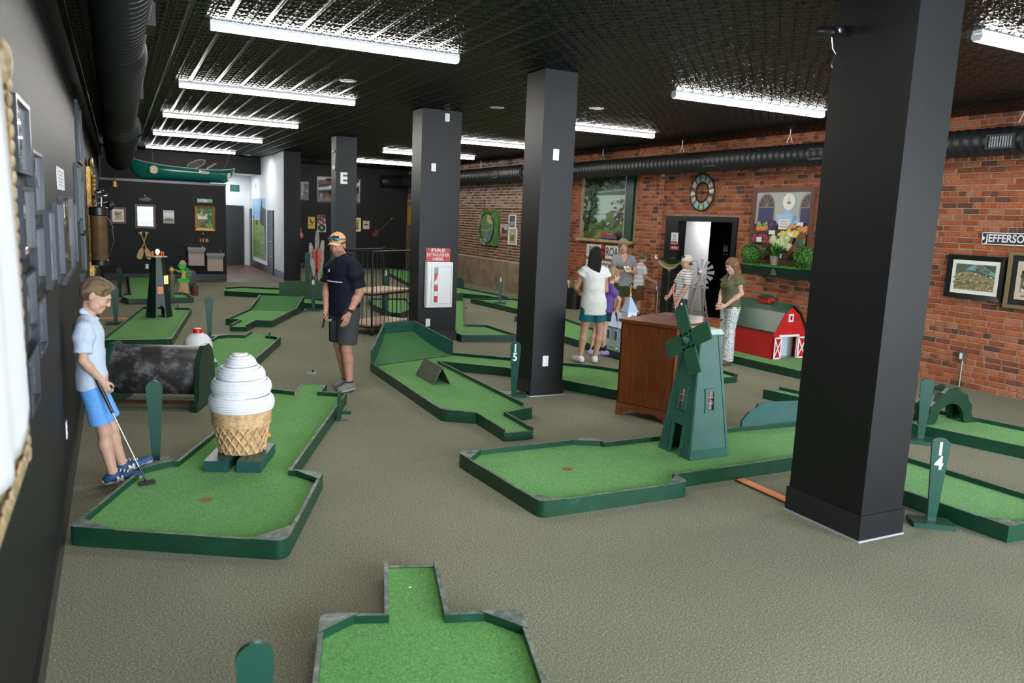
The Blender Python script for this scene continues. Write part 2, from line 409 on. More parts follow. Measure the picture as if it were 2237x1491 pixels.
def panel_grid(w, l, nx, ny):
    xs = np.linspace(-w / 2, w / 2, nx + 1); ys = np.linspace(-l / 2, l / 2, ny + 1); X, Y = np.meshgrid(xs, ys, indexing='ij')
    Hh = tin_height(X + w / 2, Y + l / 2); q = (np.abs(X) % (w / 2)); e = np.minimum(q, w / 2 - q)
    seam = np.exp(-((e - .011) / .006) ** 2); flat = np.clip((e - .018) / .01, 0, 1)
    Z = -(.0085 * Hh * flat + .009 * seam)
    vs = np.stack([X, Y, Z], -1).reshape(-1, 3); i, j = np.meshgrid(np.arange(nx), np.arange(ny), indexing='ij'); a = (i * (ny + 1) + j).ravel()
    q = np.stack([a, a + 1, a + ny + 2, a + ny + 1], 1); me = bpy.data.meshes.new('ceiling_panel'); me.from_pydata(vs.tolist(), [], q.tolist())
    me.materials.append(TIN); me.polygons.foreach_set('use_smooth', [True] * len(me.polygons)); me.update(); return me
p0 = bpy.data.objects.new('ceiling_panel', panel_grid(PWX - .002, PWY - .002, 80, 160)); COL.objects.link(p0); p0.parent = ceiling
first = True
for i in range(17):
    for j in range(17):
        loc = (-.34 + PWX * (i + .5), 3.0 + PWY * (j + .5), CZ)
        if first: p0.location = loc; first = False
        else: dup(p0, None, loc)
for nm, (a, c) in (('near', (-3.2, 3.0)), ('far', (3.0 + 17 * PWY, 27.5))):
    me = panel_grid(10.5, c - a, 300, 120); me.name = 'ceiling_panel_field'
    o = bpy.data.objects.new('ceiling_panel_field', me); COL.objects.link(o); o.parent = ceiling; o.location = (4.9, (a + c) / 2, CZ); tag(o, kind='stuff')

# ------------------------------------------------------------------ LED strip lights
DIFF = emit('led_diffuser', (1.0, .975, .925), LED)
HOUS = mat('lamp_housing_white', (.85, .86, .88), .4)
def strip(x0, x1, y, label):
    r = thing('strip_light', label, 'ceiling light', ((x0 + x1) / 2, y, CZ), 0, 'LED strip lights on the tin ceiling')
    L = (x1 - x0); mb = MB()
    q = [(-.035, -.002), (.035, -.002), (.042, -.035), (-.042, -.035)]
    mb.add([(-L / 2, a, c) for a, c in q] + [(L / 2, a, c) for a, c in q], [(0, 1, 2, 3), (7, 6, 5, 4), (0, 4, 5, 1), (1, 5, 6, 2), (3, 2, 6, 7), (0, 3, 7, 4)])
    mb.build('housing', HOUS, r)
    q = [(-.042, -.036), (.042, -.036), (.046, -.060), (.028, -.085), (-.028, -.085), (-.046, -.060)]
    mb = MB(); n = 6; e = .012
    mb.add([(-L / 2 + e, a, c) for a, c in q] + [(L / 2 - e, a, c) for a, c in q], [tuple(range(n)), tuple(range(2 * n - 1, n - 1, -1))] + [(i, n + i, n + (i + 1) % n, (i + 1) % n) for i in range(n)])
    mb.build('diffuser', DIFF, r)
    for s in (-1, 1):
        mb = MB(); mb.add([(s * (L / 2 - e), a * 1.02, c) for a, c in q] + [(s * L / 2, a * 1.02, c) for a, c in q], [tuple(range(n)), tuple(range(2 * n - 1, n - 1, -1))] + [(i, n + i, n + (i + 1) % n, (i + 1) % n) for i in range(n)])
        mb.build('end_cap', HOUS, r)
    return r
ords = ['above the street end of the left aisle', 'nearest in view over the left aisle', 'second from the viewer over the left aisle', 'third from the viewer over the left aisle', 'fourth from the viewer over the left aisle', 'farthest over the left aisle above the canoe']
for i, y in enumerate((3.6, 7.5, 11.3, 15.2, 19.25, 23.9)):
    strip(.77, 3.08, y, 'white strip light ' + ords[i])
ords = ['at the right edge beyond the nearest column', 'over the windmill side between the two nearest columns', 'second from the viewer along the brick wall side', 'third from the viewer along the brick wall side', 'fourth from the viewer along the brick wall side', 'farthest along the brick wall side']
for i, y in enumerate((4.05, 7.75, 11.45, 15.2, 19.2, 23.5)):
    strip(5.95, 8.42, y, 'white strip light ' + ords[i])
lens = emit('downlight_lens', (1, .98, .95), 40)
for i, (x, y, w) in enumerate(((2.57, 9.76, 'in front of the second strip light'), (4.96, 10.55, 'beside the extinguisher column'), (6.04, 9.58, 'between the two brick side strip lights'), (2.33, 25.3, 'above the middle of the canoe'), (3.59, 25.2, 'above the end of the canoe'), (1.96, 24.8, 'just beyond the farthest left strip light'))):
    r = thing('downlight', 'round white recessed ceiling light ' + w, 'ceiling light', (x, y, CZ), 0, 'round ceiling lights')
    MB().lathe([(.075, -.012), (.105, -.010), (.11, 0), (.075, 0)], 28).build('trim_ring', WHITE, r, 40)
    MB().lathe([(.074, -.008), (.05, -.011), (.0001, -.012)], 28).build('lens', lens if i > 2 else WHITE, r, 60)

# ------------------------------------------------------------------ ducts
DUCT = mat('black_duct_metal', (.013, .0135, .015), .48, 0, bump=.05, bs=30, spec=.4)
def duct_mesh(ctrl, y0, y1, n=28):
    # ctrl: list of (y, x, z, r) ; ribs every 12 cm
    mb = MB(); rings = []; y = y0
    def at(y):
        for a, c in zip(ctrl[:-1], ctrl[1:]):
            if y <= c[0]: w = max(0, (y - a[0]) / (c[0] - a[0])); return [a[i] + (c[i] - a[i]) * w for i in (1, 2, 3)]
        return ctrl[-1][1:]
    while y < y1:
        x, z, r = at(y)
        rings += [(x, y, z, r), (x, y + .10, z, r), (x, y + .106, z, r + .007), (x, y + .118, z, r + .007)]
        y += .124
    vs = []; fs = []
    for (x, yy, z, r) in rings:
        for k in range(n): w = 2 * PI * k / n; vs.append((x + r * math.cos(w), yy, z + r * math.sin(w)))
    for i in range(len(rings) - 1):
        for k in range(n): fs.append((i * n + k, i * n + (k + 1) % n, (i + 1) * n + (k + 1) % n, (i + 1) * n + k))
    fs.append(tuple(range(n))); fs.append(tuple(range(len(vs) - 1, len(vs) - n - 1, -1)))
    return mb.add(vs, fs)
r = thing('duct', 'long black spiral duct under the ceiling along the left wall', 'duct', (.1, -3, 3.1))
CL = [(-3, .06, 3.13, .165), (6.6, .06, 3.13, .165), (7.0, .07, 3.12, .19), (12.2, .08, 3.10, .20), (12.8, .10, 3.06, .255), (22, .11, 3.03, .285)]
o = duct_mesh(CL, -3, 21.9).build('pipe', DUCT, r, 50); o.location = (-.1, 3, -3.1)
for y, x, z in ((5.6, .235, 3.12), (9.3, .27, 3.10), (13.6, .36, 3.08), (17.5, .38, 3.06)):
    mb = MB().bb((x - .03, y, z - .07), (x + .025, y + .32, z + .07)); q = mb.build('vent', DUCT, r); q.location = (-.1, 3, -3.1)
r = thing('duct', 'long black spiral duct along the top of the brick wall', 'duct', (9.35, 4, 3.12))
CL = [(-3, 9.6, 3.10, .150), (16.6, 9.58, 3.11, .165), (17.0, 9.2, 3.12, .20), (27.0, 9.1, 3.12, .205)]
CL = [(-3, 9.55, 3.12, .155), (17.2, 9.45, 3.115, .18), (17.7, 9.2, 3.11, .205), (27.0, 9.05, 3.11, .21)]
o = duct_mesh(CL, -3, 26.3).build('pipe', DUCT, r, 50); o.location = (-9.35, -4, -3.12)
mb = MB().tube([(9.06, 26.2, 3.11), (9.05, 26.6, 3.11), (8.98, 26.9, 3.11), (8.82, 27.15, 3.11), (8.6, 27.3, 3.10), (8.45, 27.33, 3.09)], .212, 24); o = mb.build('elbow', DUCT, r, 50); o.location = (-9.35, -4, -3.12)
GRIL = mat('grille_slat', (.16, .19, .21), .4, .5)
for y in (5.9, 8.62, 11.0, 13.65, 19.05, 21.6, 25.6):
    x = 9.36 if y < 17 else 9.0; z = 3.10
    A = T(x - 9.35, y - 4, z - 3.12)
    mb = MB().bb((-.03, -.17, -.085), (.12, .17, -.065), 0, A).bb((-.03, -.17, .065), (.12, .17, .085), 0, A).bb((-.03, -.17, -.065), (.12, -.15, .065), 0, A).bb((-.03, .15, -.065), (.12, .17, .065), 0, A).bb((0, -.15, -.065), (.1, .15, .065), 0, A)
    v_ = mb.build('vent', DUCT, r)
    if y < 14:
        for k in range(9): MB().bb((-.02, -.135 + k * .0315, -.062), (.002, -.117 + k * .0315, .062), 0, A).build('slat', GRIL, v_)
for y in (5.75, 9.35, 12.0, 14.7, 20.3, 23.2):
    x = 9.5 if y < 17 else 9.12
    MB().tube([(x - 9.35, y - 4, CZ - 3.12), (x - 9.35, y - 4, .34), (x - 9.35, y - 4.06, .20), ], .005, 6).tube([(x - 9.35, y - 4, .34), (x - 9.35, y - 3.94, .20)], .005, 6).build('hanger', GALV, r)
# ------------------------------------------------------------------ putting greens
def rnd(poly, idx, r=.1, n=3):
    out = []
    for i, p in enumerate(poly):
        if i not in idx: out.append(p); continue
        p = Vector(p); a = Vector(poly[i - 1]); c = Vector(poly[(i + 1) % len(poly)])
        u = (a - p).normalized() * r; w = (c - p).normalized() * r
        for k in range(n + 1):
            s = k / n; q = (p + u) * (1 - s) ** 2 + p * 2 * s * (1 - s) + (p + w) * s ** 2; out.append((q.x, q.y))
    return out
def inset(poly, t):
    n = len(poly); P = [Vector(p) for p in poly]; out = []
    for i in range(n):
        a, p, c = P[i - 1], P[i], P[(i + 1) % n]
        d1 = (p - a).normalized(); d2 = (c - p).normalized()
        n1 = Vector((-d1.y, d1.x)); n2 = Vector((-d2.y, d2.x))
        m_ = (n1 + n2); k = m_.length
        m_ = m_ / k if k > 1e-6 else n1
        out.append(p + m_ * min(t / max(.35, m_.dot(n1)), 3 * t))
    return [(q.x, q.y) for q in out]
CUPM = mat('cup_clay', (.24, .075, .035), .6); CUPD = mat('cup_shade', (.01, .008, .006), .8)  # near-black cup floor paints in the shade at the bottom of the hole
def turf_obj(poly, z, holes, parent, matl, name='turf'):
    bm = bmesh.new(); vs = [bm.verts.new((p[0], p[1], z)) for p in poly]
    es = [bm.edges.new((vs[i], vs[(i + 1) % len(vs)])) for i in range(len(vs))]
    for (x, y, r) in holes:
        hv = [bm.verts.new((x + r * math.cos(2 * PI * k / 20), y + r * math.sin(2 * PI * k / 20), z)) for k in range(20)]
        es += [bm.edges.new((hv[i], hv[(i + 1) % 20])) for i in range(20)]
    bmesh.ops.triangle_fill(bm, edges=es, use_beauty=True)
    for f_ in bm.faces:
        if f_.normal.z < 0: f_.normal_flip()
    me = bpy.data.meshes.new(name); bm.to_mesh(me); bm.free(); me.materials.append(matl)
    o = bpy.data.objects.new(name, me); COL.objects.link(o); o.parent = parent; return o
def hole(label, poly, low=(), none=(), caps=(), cup=None, tz=.072, h=.112, t=.022, matl=None, cut=None):
    cx = sum(p[0] for p in poly) / len(poly); cy = sum(p[1] for p in poly) / len(poly)
    pair = [c_[0] for c_ in caps if len(c_) > 2]
    def arc(P, i, j):      # rounded outer corner between two chamfer points
        a, b_ = Vector(P[i]), Vector(P[j]); d1 = a - Vector(P[i - 1]); d2 = Vector(P[(j + 1) % len(P)]) - b_
        den = d1.cross(d2); c_ = a + d1 * ((b_ - a).cross(d2) / den) if abs(den) > 1e-6 else (a + b_) / 2
        return [tuple(a * (1 - q) ** 2 + c_ * 2 * q * (1 - q) + b_ * q * q) for q in [k / 6 for k in range(7)]]
    r = thing('putting_green', label, 'putting green', (cx, cy, 0), 0, 'mini golf greens')
    P = [(p[0] - cx, p[1] - cy) for p in poly]; Q = inset(P, t); n = len(P)
    for i in range(n):
        if i in none: continue
        j = (i + 1) % n; hh = tz + .004 if i in low else h
        MB().prism(arc(P, i, j) + [Q[j], Q[i]] if i in pair else [P[i], P[j], Q[j], Q[i]], 0, hh, 0, 1).build('rail', [RAIL, WORN], r, 30 if i in pair else None)
    for cp in caps:
        i, a = cp[0], cp[1]; j = (i + 1) % n if len(cp) > 2 else i
        p = Vector(P[i]); p2 = Vector(P[j]); u = (Vector(P[i - 1]) - p); w = (Vector(P[(j + 1) % n]) - p2)
        u = u.normalized() * min(a, u.length); w = w.normalized() * min(a, w.length)
        pts = [p + u] + [Vector(q) for q in arc(P, i, j)] + [p2 + w] if j != i else [p + u, p, p + w]
        cen = sum((Vector(q) for q in pts), Vector((0, 0))) / len(pts)
        pts = [tuple(q + (cen - q) * .012) for q in pts]
        if (Vector(pts[1]) - Vector(pts[0])).cross(Vector(pts[2]) - Vector(pts[0])) < 0: pts.reverse()
        MB().prism(pts, tz - .01, h + .004, 0, 1).build('corner_plate', [RAIL, WORN], r)
    cups = []
    if cup: cups = [(cup[0] - cx, cup[1] - cy, .043)]
    turf_obj(Q if not cut else [(p[0] - cx, p[1] - cy) for p in cut], tz, cups, r, matl or TURF)
    mb = MB(); mb.prism(inset(P, t * .5), .002, tz - .062); mb.build('deck', DGREEN, r)
    for c_ in cups:
        MB().lathe([(.043, .0), (.0418, .0), (.0418, -.045), (.0418, -.064)], 20, 0).lathe([(.0415, -.062), (.0001, -.062)], 20, 1).build('cup', [CUPM, CUPD], r, 30, (c_[0], c_[1], tz))
    return r, cx, cy
gA, ax_, ay_ = hole('large green with the ice cream cone, beside the leaning boy',
    [(-.29, 4.90), (-.18, 4.82), (.74, 4.28), (.84, 4.35), (1.26, 5.36), (1.20, 5.42), (1.07, 5.50), (2.07, 7.78), (1.82, 7.92), (2.02, 8.43), (1.75, 8.51), (1.57, 8.02), (1.36, 8.20), (.34, 5.98), (.16, 6.02)],
    low=(8, 9, 10), caps=((0, .13, 1), (2, .15, 1), (4, .15, 1), (14, .18)), cup=(.46, 5.19))
MB().bb((-.012, -.05, 0), (.012, .05, .27), 0, RZ(-.42)).bb((0, -.02, .06), (.11, .02, .09), 0, RZ(-.42)).build('bracket_post', GREEN, gA, None, (1.835 - ax_, 7.16 - ay_, 0))
g15, ax_, ay_ = hole('green with a banked far end and a small tent ramp',
    [(3.01, 6.00), (3.30, 5.99), (3.31, 6.56), (3.60, 6.63), (3.66, 6.72), (3.67, 9.22), (4.33, 8.60), (4.62, 7.78), (4.94, 7.10), (5.62, 7.32), (5.72, 8.15), (5.5, 8.5), (4.67, 9.28), (4.08, 9.80), (2.78, 9.32), (2.74, 6.88), (2.80, 6.78), (3.02, 6.63)],
    low=(0,), none=(13,), caps=((3, .13, 1), (15, .15, 1)), cup=(5.26, 7.95))
B = [(2.80 - ax_, 9.33 - ay_, .072), (4.07 - ax_, 9.80 - ay_, .072), (3.66 - ax_, 10.24 - ay_, .35), (3.20 - ax_, 10.10 - ay_, .35)]
mb = MB(); nn = 6; vs = []
for i in range(nn + 1):
    s = i / nn; zz = .072 + .278 * (s ** 1.5)
    for k in range(5):
        w = k / 4; a = Vector(B[0]).lerp(Vector(B[3]), s); c = Vector(B[1]).lerp(Vector(B[2]), s); q = a.lerp(c, w); vs.append((q.x, q.y, zz))
mb.add(vs, [(i * 5 + k, i * 5 + k + 1, (i + 1) * 5 + k + 1, (i + 1) * 5 + k) for i in range(nn) for k in range(4)]); mb.build('bank_turf', TURF2, g15, 60)
def plank(parent, a, c, za, zc, th=.022, z0=0.0, m_=TEAL, name='bank_board'):
    a = Vector(a); c = Vector(c); d = (c - a); nrm = Vector((d.y, -d.x, 0)).normalized() * th
    vs = [(a.x, a.y, z0), (c.x, c.y, z0), (c.x, c.y, zc), (a.x, a.y, za)]; vs += [(x + nrm.x, y + nrm.y, z) for x, y, z in vs]
    return MB().add(vs, [(0, 1, 2, 3), (7, 6, 5, 4), (0, 4, 5, 1), (1, 5, 6, 2), (2, 6, 7, 3), (3, 7, 4, 0)], [0, 0, 0, 0, 1, 0]).build(name, [m_, WORN], parent)
b3 = [Vector((p[0], p[1], 0)) for p in B]
plank(g15, b3[1], b3[2], .27, .50); plank(g15, b3[2], b3[3], .50, .50); plank(g15, b3[3], b3[0], .50, .27)
# tent ramp
tr = thing('tent_ramp', 'small two board tent ramp standing on the green beside sign fifteen', 'ramp', (3.235, 8.36, .073), -.01)
for s in (-1, 1):
    mb = MB().add([(s * .11, -.3, 0), (s * .11, .3, 0), (0, .3, .20), (0, -.3, .20), (s * .095, -.3, 0), (s * .095, .3, 0), (0, .3, .183), (0, -.3, .183)],
                  [(0, 1, 2, 3), (7, 6, 5, 4), (0, 4, 5, 1), (1, 5, 6, 2), (2, 6, 7, 3), (3, 7, 4, 0)])
    mb.build('board', mat('scuffed_olive_board', (.07, .085, .05), .5, var=.35, vs=14), tr)
gM, ax_, ay_ = hole('green under the tall teal windmill',
    [(2.36, 5.44), (2.44, 4.36), (2.52, 4.29), (3.62, 4.28), (3.68, 4.34), (3.70, 4.46), (6.2, 4.50), (6.2, 5.34), (5.17, 5.40), (3.66, 5.38), (3.60, 5.53), (2.44, 5.52)],
    caps=((1, .12, 1), (3, .14, 1), (10, .22), (11, .14, 1)), cup=(3.04, 4.95))
pts = [(-.42, .0), (.52, .0), (.52, .30), (.30, .315), (-.05, .325), (-.22, .32), (-.245, .28), (-.33, .25), (-.41, .17)]
MB().slab(pts, -.012, .012).build('side_board', mat('slate_teal_paint', (.038, .105, .098), .4, var=.12), gM, None, (5.62 - ax_, 5.40 - ay_, 0))
gN, *_ = hole('green behind sign fourteen at the right edge', [(5.13, 2.84), (5.95, 2.80), (5.90, 4.40), (5.05, 4.40)], caps=((0, .2), (1, .2)))
gR, *_ = hole('green with the scalloped arch by the brick wall', [(7.57, 3.0), (8.37, 3.2), (7.70, 6.00), (7.20, 5.98), (7.03, 6.72), (6.71, 6.65), (6.88, 5.93), (6.76, 5.88)], low=(4,))
gF, ax_, ay_ = hole('green at the bottom edge with its tee pad pointing away', [(.40, 2.05), (1.28, 1.80), (1.655, 3.02), (1.60, 3.09), (1.34, 3.17), (1.50, 3.74), (1.23, 3.83), (1.06, 3.28), (.84, 3.36), (.77, 3.33)],
    low=(5,), caps=((2, .13, 1), (8, .12, 1)))
MB().ell((0, 0, .002), (.008, .005, .003), 8, 6).build('tee_mark', WHITE, gF, None, (1.28 - ax_, 3.55 - ay_, .072))
hole('green under the dark lighthouse', [(-.25, 11.80), (-.18, 11.74), (.57, 11.66), (.64, 11.72), (1.18, 15.30), (.93, 15.36), (1.0, 15.98), (.78, 16.0), (.70, 15.45), (.37, 15.55)], low=(6,), caps=((0, .11, 1), (2, .11, 1)), cup=(.26, 12.25), matl=TURF)
hole('green by the black back wall with the painted turtle', [(.05, 17.3), (.16, 16.85), (1.36, 17.05), (1.26, 18.02), (1.06, 18.05), (1.10, 22.2), (.22, 22.2), (.21, 17.97), (.06, 17.85)], caps=((2, .12),))
hole('green with the red and white bobber', [(.16, 8.94), (1.02, 8.62), (2.10, 11.60), (1.93, 11.76), (2.05, 12.18), (1.78, 12.29), (1.62, 11.87), (1.29, 11.98)], low=(4,), caps=((2, .14), (7, .16)))
g8, ax_, ay_ = hole('jump ramp green beside sign eight', [(1.56, 13.02), (1.81, 12.93), (2.02, 13.45), (2.27, 13.34), (2.94, 14.85), (2.2, 15.17), (1.58, 13.72), (1.80, 13.60)], low=(0,), none=(4,), matl=TURF)
A_ = Vector((2.94 - ax_, 14.85 - ay_, .072)); B_ = Vector((2.2 - ax_, 15.17 - ay_, .072)); D_ = Vector((.30, .72, 0))
mb = MB(); vs = []
for i in range(7):
    s = i / 6; zz = .072 + .2 * s ** 1.6
    for k in range(3): q = A_.lerp(B_, k / 2) + D_ * s; vs.append((q.x, q.y, zz))
mb.add(vs, [(i * 3 + k, i * 3 + k + 1, (i + 1) * 3 + k + 1, (i + 1) * 3 + k) for i in range(6) for k in range(2)]); mb.build('ramp_turf', TURF2, g8, 60)
plank(g8, A_, A_ + D_, .115, .29, .03, 0, RAIL, 'ramp_side'); plank(g8, B_ + D_, B_, .29, .115, .03, 0, RAIL, 'ramp_side'); plank(g8, A_ + D_, B_ + D_, .268, .268, .02, 0, RAIL, 'ramp_end')
gb, ax_, ay_ = hole('landing green in front of the dented green backboard', [(2.75, 16.35), (3.5, 15.75), (3.72, 15.55), (3.98, 16.2), (3.70, 17.0), (3.1, 17.5)])
pts = [(-.50, 0), (.58, 0), (.58, .38), (.55, .42), (-.36, .43), (-.40, .40), (-.50, .38)]
MB().slab(pts, -.012, .012, 0, RZ(-.12)).build('backboard', mat('scratched_green_board', (.012, .060, .020), .5, var=.4, vs=9), gb, None, (3.55 - ax_, 17.0 - ay_, .03))
hole('low green behind the jump ramp by the passage', [(2.1, 18.38), (3.25, 17.62), (3.62, 18.9), (2.62, 19.45), (2.2, 19.2)])
gg, ax_, ay_ = hole('green fed by a narrow chute between the two middle columns', [(4.82, 11.25), (5.76, 11.06), (5.74, 12.3), (5.36, 12.43), (5.16, 12.44), (4.85, 12.4)], none=(3,), cup=(5.13, 11.82))
mb = MB()
a = Vector((5.26 - ax_, 12.44 - ay_, .072)); c = Vector((6.05 - ax_, 14.35 - ay_, .30)); sd = Vector((.10, -.04, 0))
mb.add([a - sd, a + sd, c + sd, c - sd], [(0, 1, 2, 3)]); mb.build('chute_turf', TURF, gg)
for s in (-1, 1):
    e = sd * 1.15 * s
    MB().tube([a + e + Vector((0, 0, .02)), c + e + Vector((0, 0, .02))], .018, 4).build('chute_rail', WORN, gg)
st = thing('chute_stand', 'dark green stand at the top of the narrow chute', 'stand', (6.07, 14.55, 0), .1)
MB().bb((-.16, -.03, .14), (.16, .03, .42)).build('panel', mat('scratched_green_board', (.01, .05, .018), .5), st)
for s in (-1, 1): MB().bb((s * .15 - .02, -.02, 0), (s * .15 + .02, .02, .44)).build('post', DGREEN, st)
MB().bb((-.2, -.05, .12), (.26, .05, .14)).build('shelf', DGREEN, st)
hole('first green beside paddle sign one', [(7.27, 16.5), (7.41, 14.6), (7.5, 14.05), (8.35, 14.1), (8.35, 16.4)])
hole('green with the pale blue church', [(6.46, 8.1), (6.78, 8.0), (6.79, 7.48), (7.07, 7.47), (7.08, 8.0), (7.35, 8.1), (7.4, 11.0), (7.75, 13.2), (6.85, 13.4), (6.46, 10.8)], low=(2,), caps=((0, .1),))
hole('green with the red barn along the brick wall', [(8.16, 6.6), (9.0, 6.7), (9.66, 8.9), (9.60, 9.6), (8.5, 9.85), (8.02, 8.75)])
gz, ax_, ay_ = hole('green against the concrete base beyond paddle sign one', [(7.42, 17.75), (7.95, 17.05), (8.0, 16.72), (8.35, 16.72), (8.40, 17.5), (8.15, 19.6), (7.6, 19.6)])
MB().slab([(-.5, 0), (.5, 0), (.5, .2), (.42, .28), (-.5, .3)], -.012, .012, 0, RZ(-.5)).build('backboard', GREEN, gz, None, (7.95 - ax_, 19.75 - ay_, .05))
hole('third green seen through the pipe cart', [(4.65, 15.45), (4.60, 14.16), (4.75, 14.05), (5.3, 14.85), (5.75, 16.6), (4.9, 16.7)])
hole('far green in front of the guitar wall', [(4.85, 22.0), (5.3, 21.9), (6.6, 24.2), (7.5, 26.2), (5.9, 26.3), (5.2, 23.5)])
gq, ax_, ay_ = hole('far green with a curved bank by the corner', [(7.1, 20.3), (7.6, 20.1), (8.9, 25.6), (8.4, 26.6), (7.72, 24.0)])
mb = MB(); vs = []
for i in range(9):
    s = i / 8; x = 7.95 + 1.0 * s; y = 20.9 + 4.6 * s
    for k in range(5): w = k / 4; vs.append((x + .45 * w - ax_, y - .12 * w - ay_, .075 + .6 * w ** 2))
mb.add(vs, [(i * 5 + k, i * 5 + k + 1, (i + 1) * 5 + k + 1, (i + 1) * 5 + k) for i in range(8) for k in range(4)]); mb.build('bank_turf', TURF, gq, 60)

# ------------------------------------------------------------------ paddle signs
NUMW = mat('sign_numeral_white', (.85, .85, .85), .5)
def paddle(label, x, y, rz, z=0.0, H=.62, num=None, back=None, base=(.27, .16), w=.058, grn=None, basem=None):
    r = thing('paddle_sign', label, 'sign', (x, y, z), rz, 'paddle signs marking the greens')
    grn = grn or GREEN
    pts = [(-.026, .03), (.026, .03), (w, H - w)] + [(w * math.cos(q), H - w + w * math.sin(q)) for q in [PI * k / 12 for k in range(1, 12)]] + [(-w, H - w)]
    MB().slab(pts, -.011, .011).build('paddle', grn, r)
    MB().bb((-base[0] / 2, -base[1] / 2, 0), (base[0] / 2, base[1] / 2, .034)).build('base', basem or grn, r)
    if num:
        n = len(num)
        for i, ch in enumerate(num): text(ch, .125, NUMW, r, -.002, H - .080 - i * .099, -.0125, .001, .0035, .85, 'numeral')
    return r
paddle('green paddle sign numbered fourteen, nearest on the right', 4.93, 3.24, -.62, num='14')
paddle('green paddle sign numbered fifteen beside the black column', 3.915, 7.60, -.55, num='15', w=.06)
paddle('green paddle sign numbered eight beside the jump ramp', 3.43, 15.48, -.25, num='8', H=.64, w=.070)
paddle('green paddle sign numbered one by the concrete wall', 7.62, 15.66, -.3, .073, num='1')
paddle('green paddle sign numbered three seen through the pipe cart', 4.42, 13.95, -.3, num='3', H=.95, w=.07)
paddle('dark paddle sign numbered seventeen behind the red barn', 9.40, 8.76, -.75, .073, num='17', H=.58, w=.07, grn=DGREEN)
paddle('plain paddle sign standing at the left corner of the cone green',   .21, 6.24, -.05, .0, base=(.24, .26), H=.66, basem=WORN)
paddle('plain paddle sign cut off at the bottom edge', .343, 2.35, -.1, base=(.22, .16))
paddle('plain paddle sign in front of the lighthouse green', -.06, 14.1, -.0, grn=GREEN)
paddle('plain paddle sign behind the red capped bobber', 1.20, 12.42, -.05, basem=WORN)
paddle('plain dark paddle sign near the black back wall',   .02, 18.3, -.1, grn=DGREEN)
paddle('plain paddle sign standing behind sign eight', 3.74, 17.45, -.3, H=1.05, w=.06)
paddle('plain paddle sign half hidden by the nearest column', 6.86, 4.72, -.8, base=(.26, .26))
# sticky guide strips on the carpet
TAPE = mat('orange_cable_cover', (.85, .27, .08), .5)
s1 = thing('cable_cover', 'orange floor strip running from the windmill green to the column', 'floor strip', (4.33, 4.11, 0), .0)
MB().add([(-.05, -.33, 0), (.05, -.33, 0), (.03, -.33, .014), (-.03, -.33, .014), (-.05, .33, 0), (.05, .33, 0), (.03, .33, .014), (-.03, .33, .014)], [(0, 1, 2, 3), (7, 6, 5, 4), (0, 4, 5, 1), (1, 5, 6, 2), (2, 6, 7, 3), (3, 7, 4, 0)]).build('cover', TAPE, s1)
MB().bb((-.062, -.33, 0), (-.05, .33, .010)).build('edge', BLACK, s1)
s1 = thing('cable_cover', 'orange floor strip by the left wall at the lighthouse green', 'floor strip', (-.06, 14.8, 0), -.2)
MB().add([(-.27, -.05, 0), (.2, -.05, 0), (.2, .05, 0), (-.27, .05, 0), (-.27, -.03, .014), (.2, -.03, .014), (.2, .03, .014), (-.27, .03, .014)], [(0, 1, 2, 3), (7, 6, 5, 4), (0, 4, 5, 1), (1, 5, 6, 2), (2, 6, 7, 3), (3, 7, 4, 0)]).build('cover', TAPE, s1)
# ------------------------------------------------------------------ windmill
r = thing('windmill', 'tall teal wooden windmill standing on the green beside the cabinet', 'windmill', (4.31, 5.0, .073), .0)
b0, b1, HW = .205, .098, 1.02
def fr(z): return b0 + (b1 - b0) * z / HW
# body: four tapered sides, door opening through the left and right faces
def trap(M_, holes_, th=.012):
    # face in local (u,z) with slope, outward -y ; holes_ = list of rect (u0,u1,z0,z1)
    xs = lambda z: fr(z)
    mb = MB(); zs = sorted(set([0, HW] + [q for h_ in holes_ for q in h_[2:]]))
    for za, zb in zip(zs[:-1], zs[1:]):
        hs = [h_ for h_ in holes_ if h_[2] <= za and h_[3] >= zb]
        segs = []
        if not hs: segs = [((-1, None), (1, None))]
        else: segs = [((-1, None), (None, hs[0][0])), ((None, hs[0][1]), (1, None))]
        for (l, rr) in segs:
            def X(s, z): return s[0] * xs(z) if s[1] is None else s[1]
            def X2(s, z): return s[0] * xs(z) if s[0] is not None else s[1]
            q = [(X2(l, za), -xs(za), za), (X2(rr, za), -xs(za), za), (X2(rr, zb), -xs(zb), zb), (X2(l, zb), -xs(zb), zb)]
            q2 = [(x, y + th, z) for x, y, z in q]
            mb.add(q + q2, [(0, 1, 2, 3), (7, 6, 5, 4), (0, 4, 5, 1), (1, 5, 6, 2), (2, 6, 7, 3), (3, 7, 4, 0)], 0, M_)
    return mb
DOOR = (-.055, .062, 0, .26); WIN = (-.03, .035, .40, .555)
MILLM = mat('windmill_paint', (.026, .100, .074), .40, var=.10, vs=6, bump=.05, bs=30)
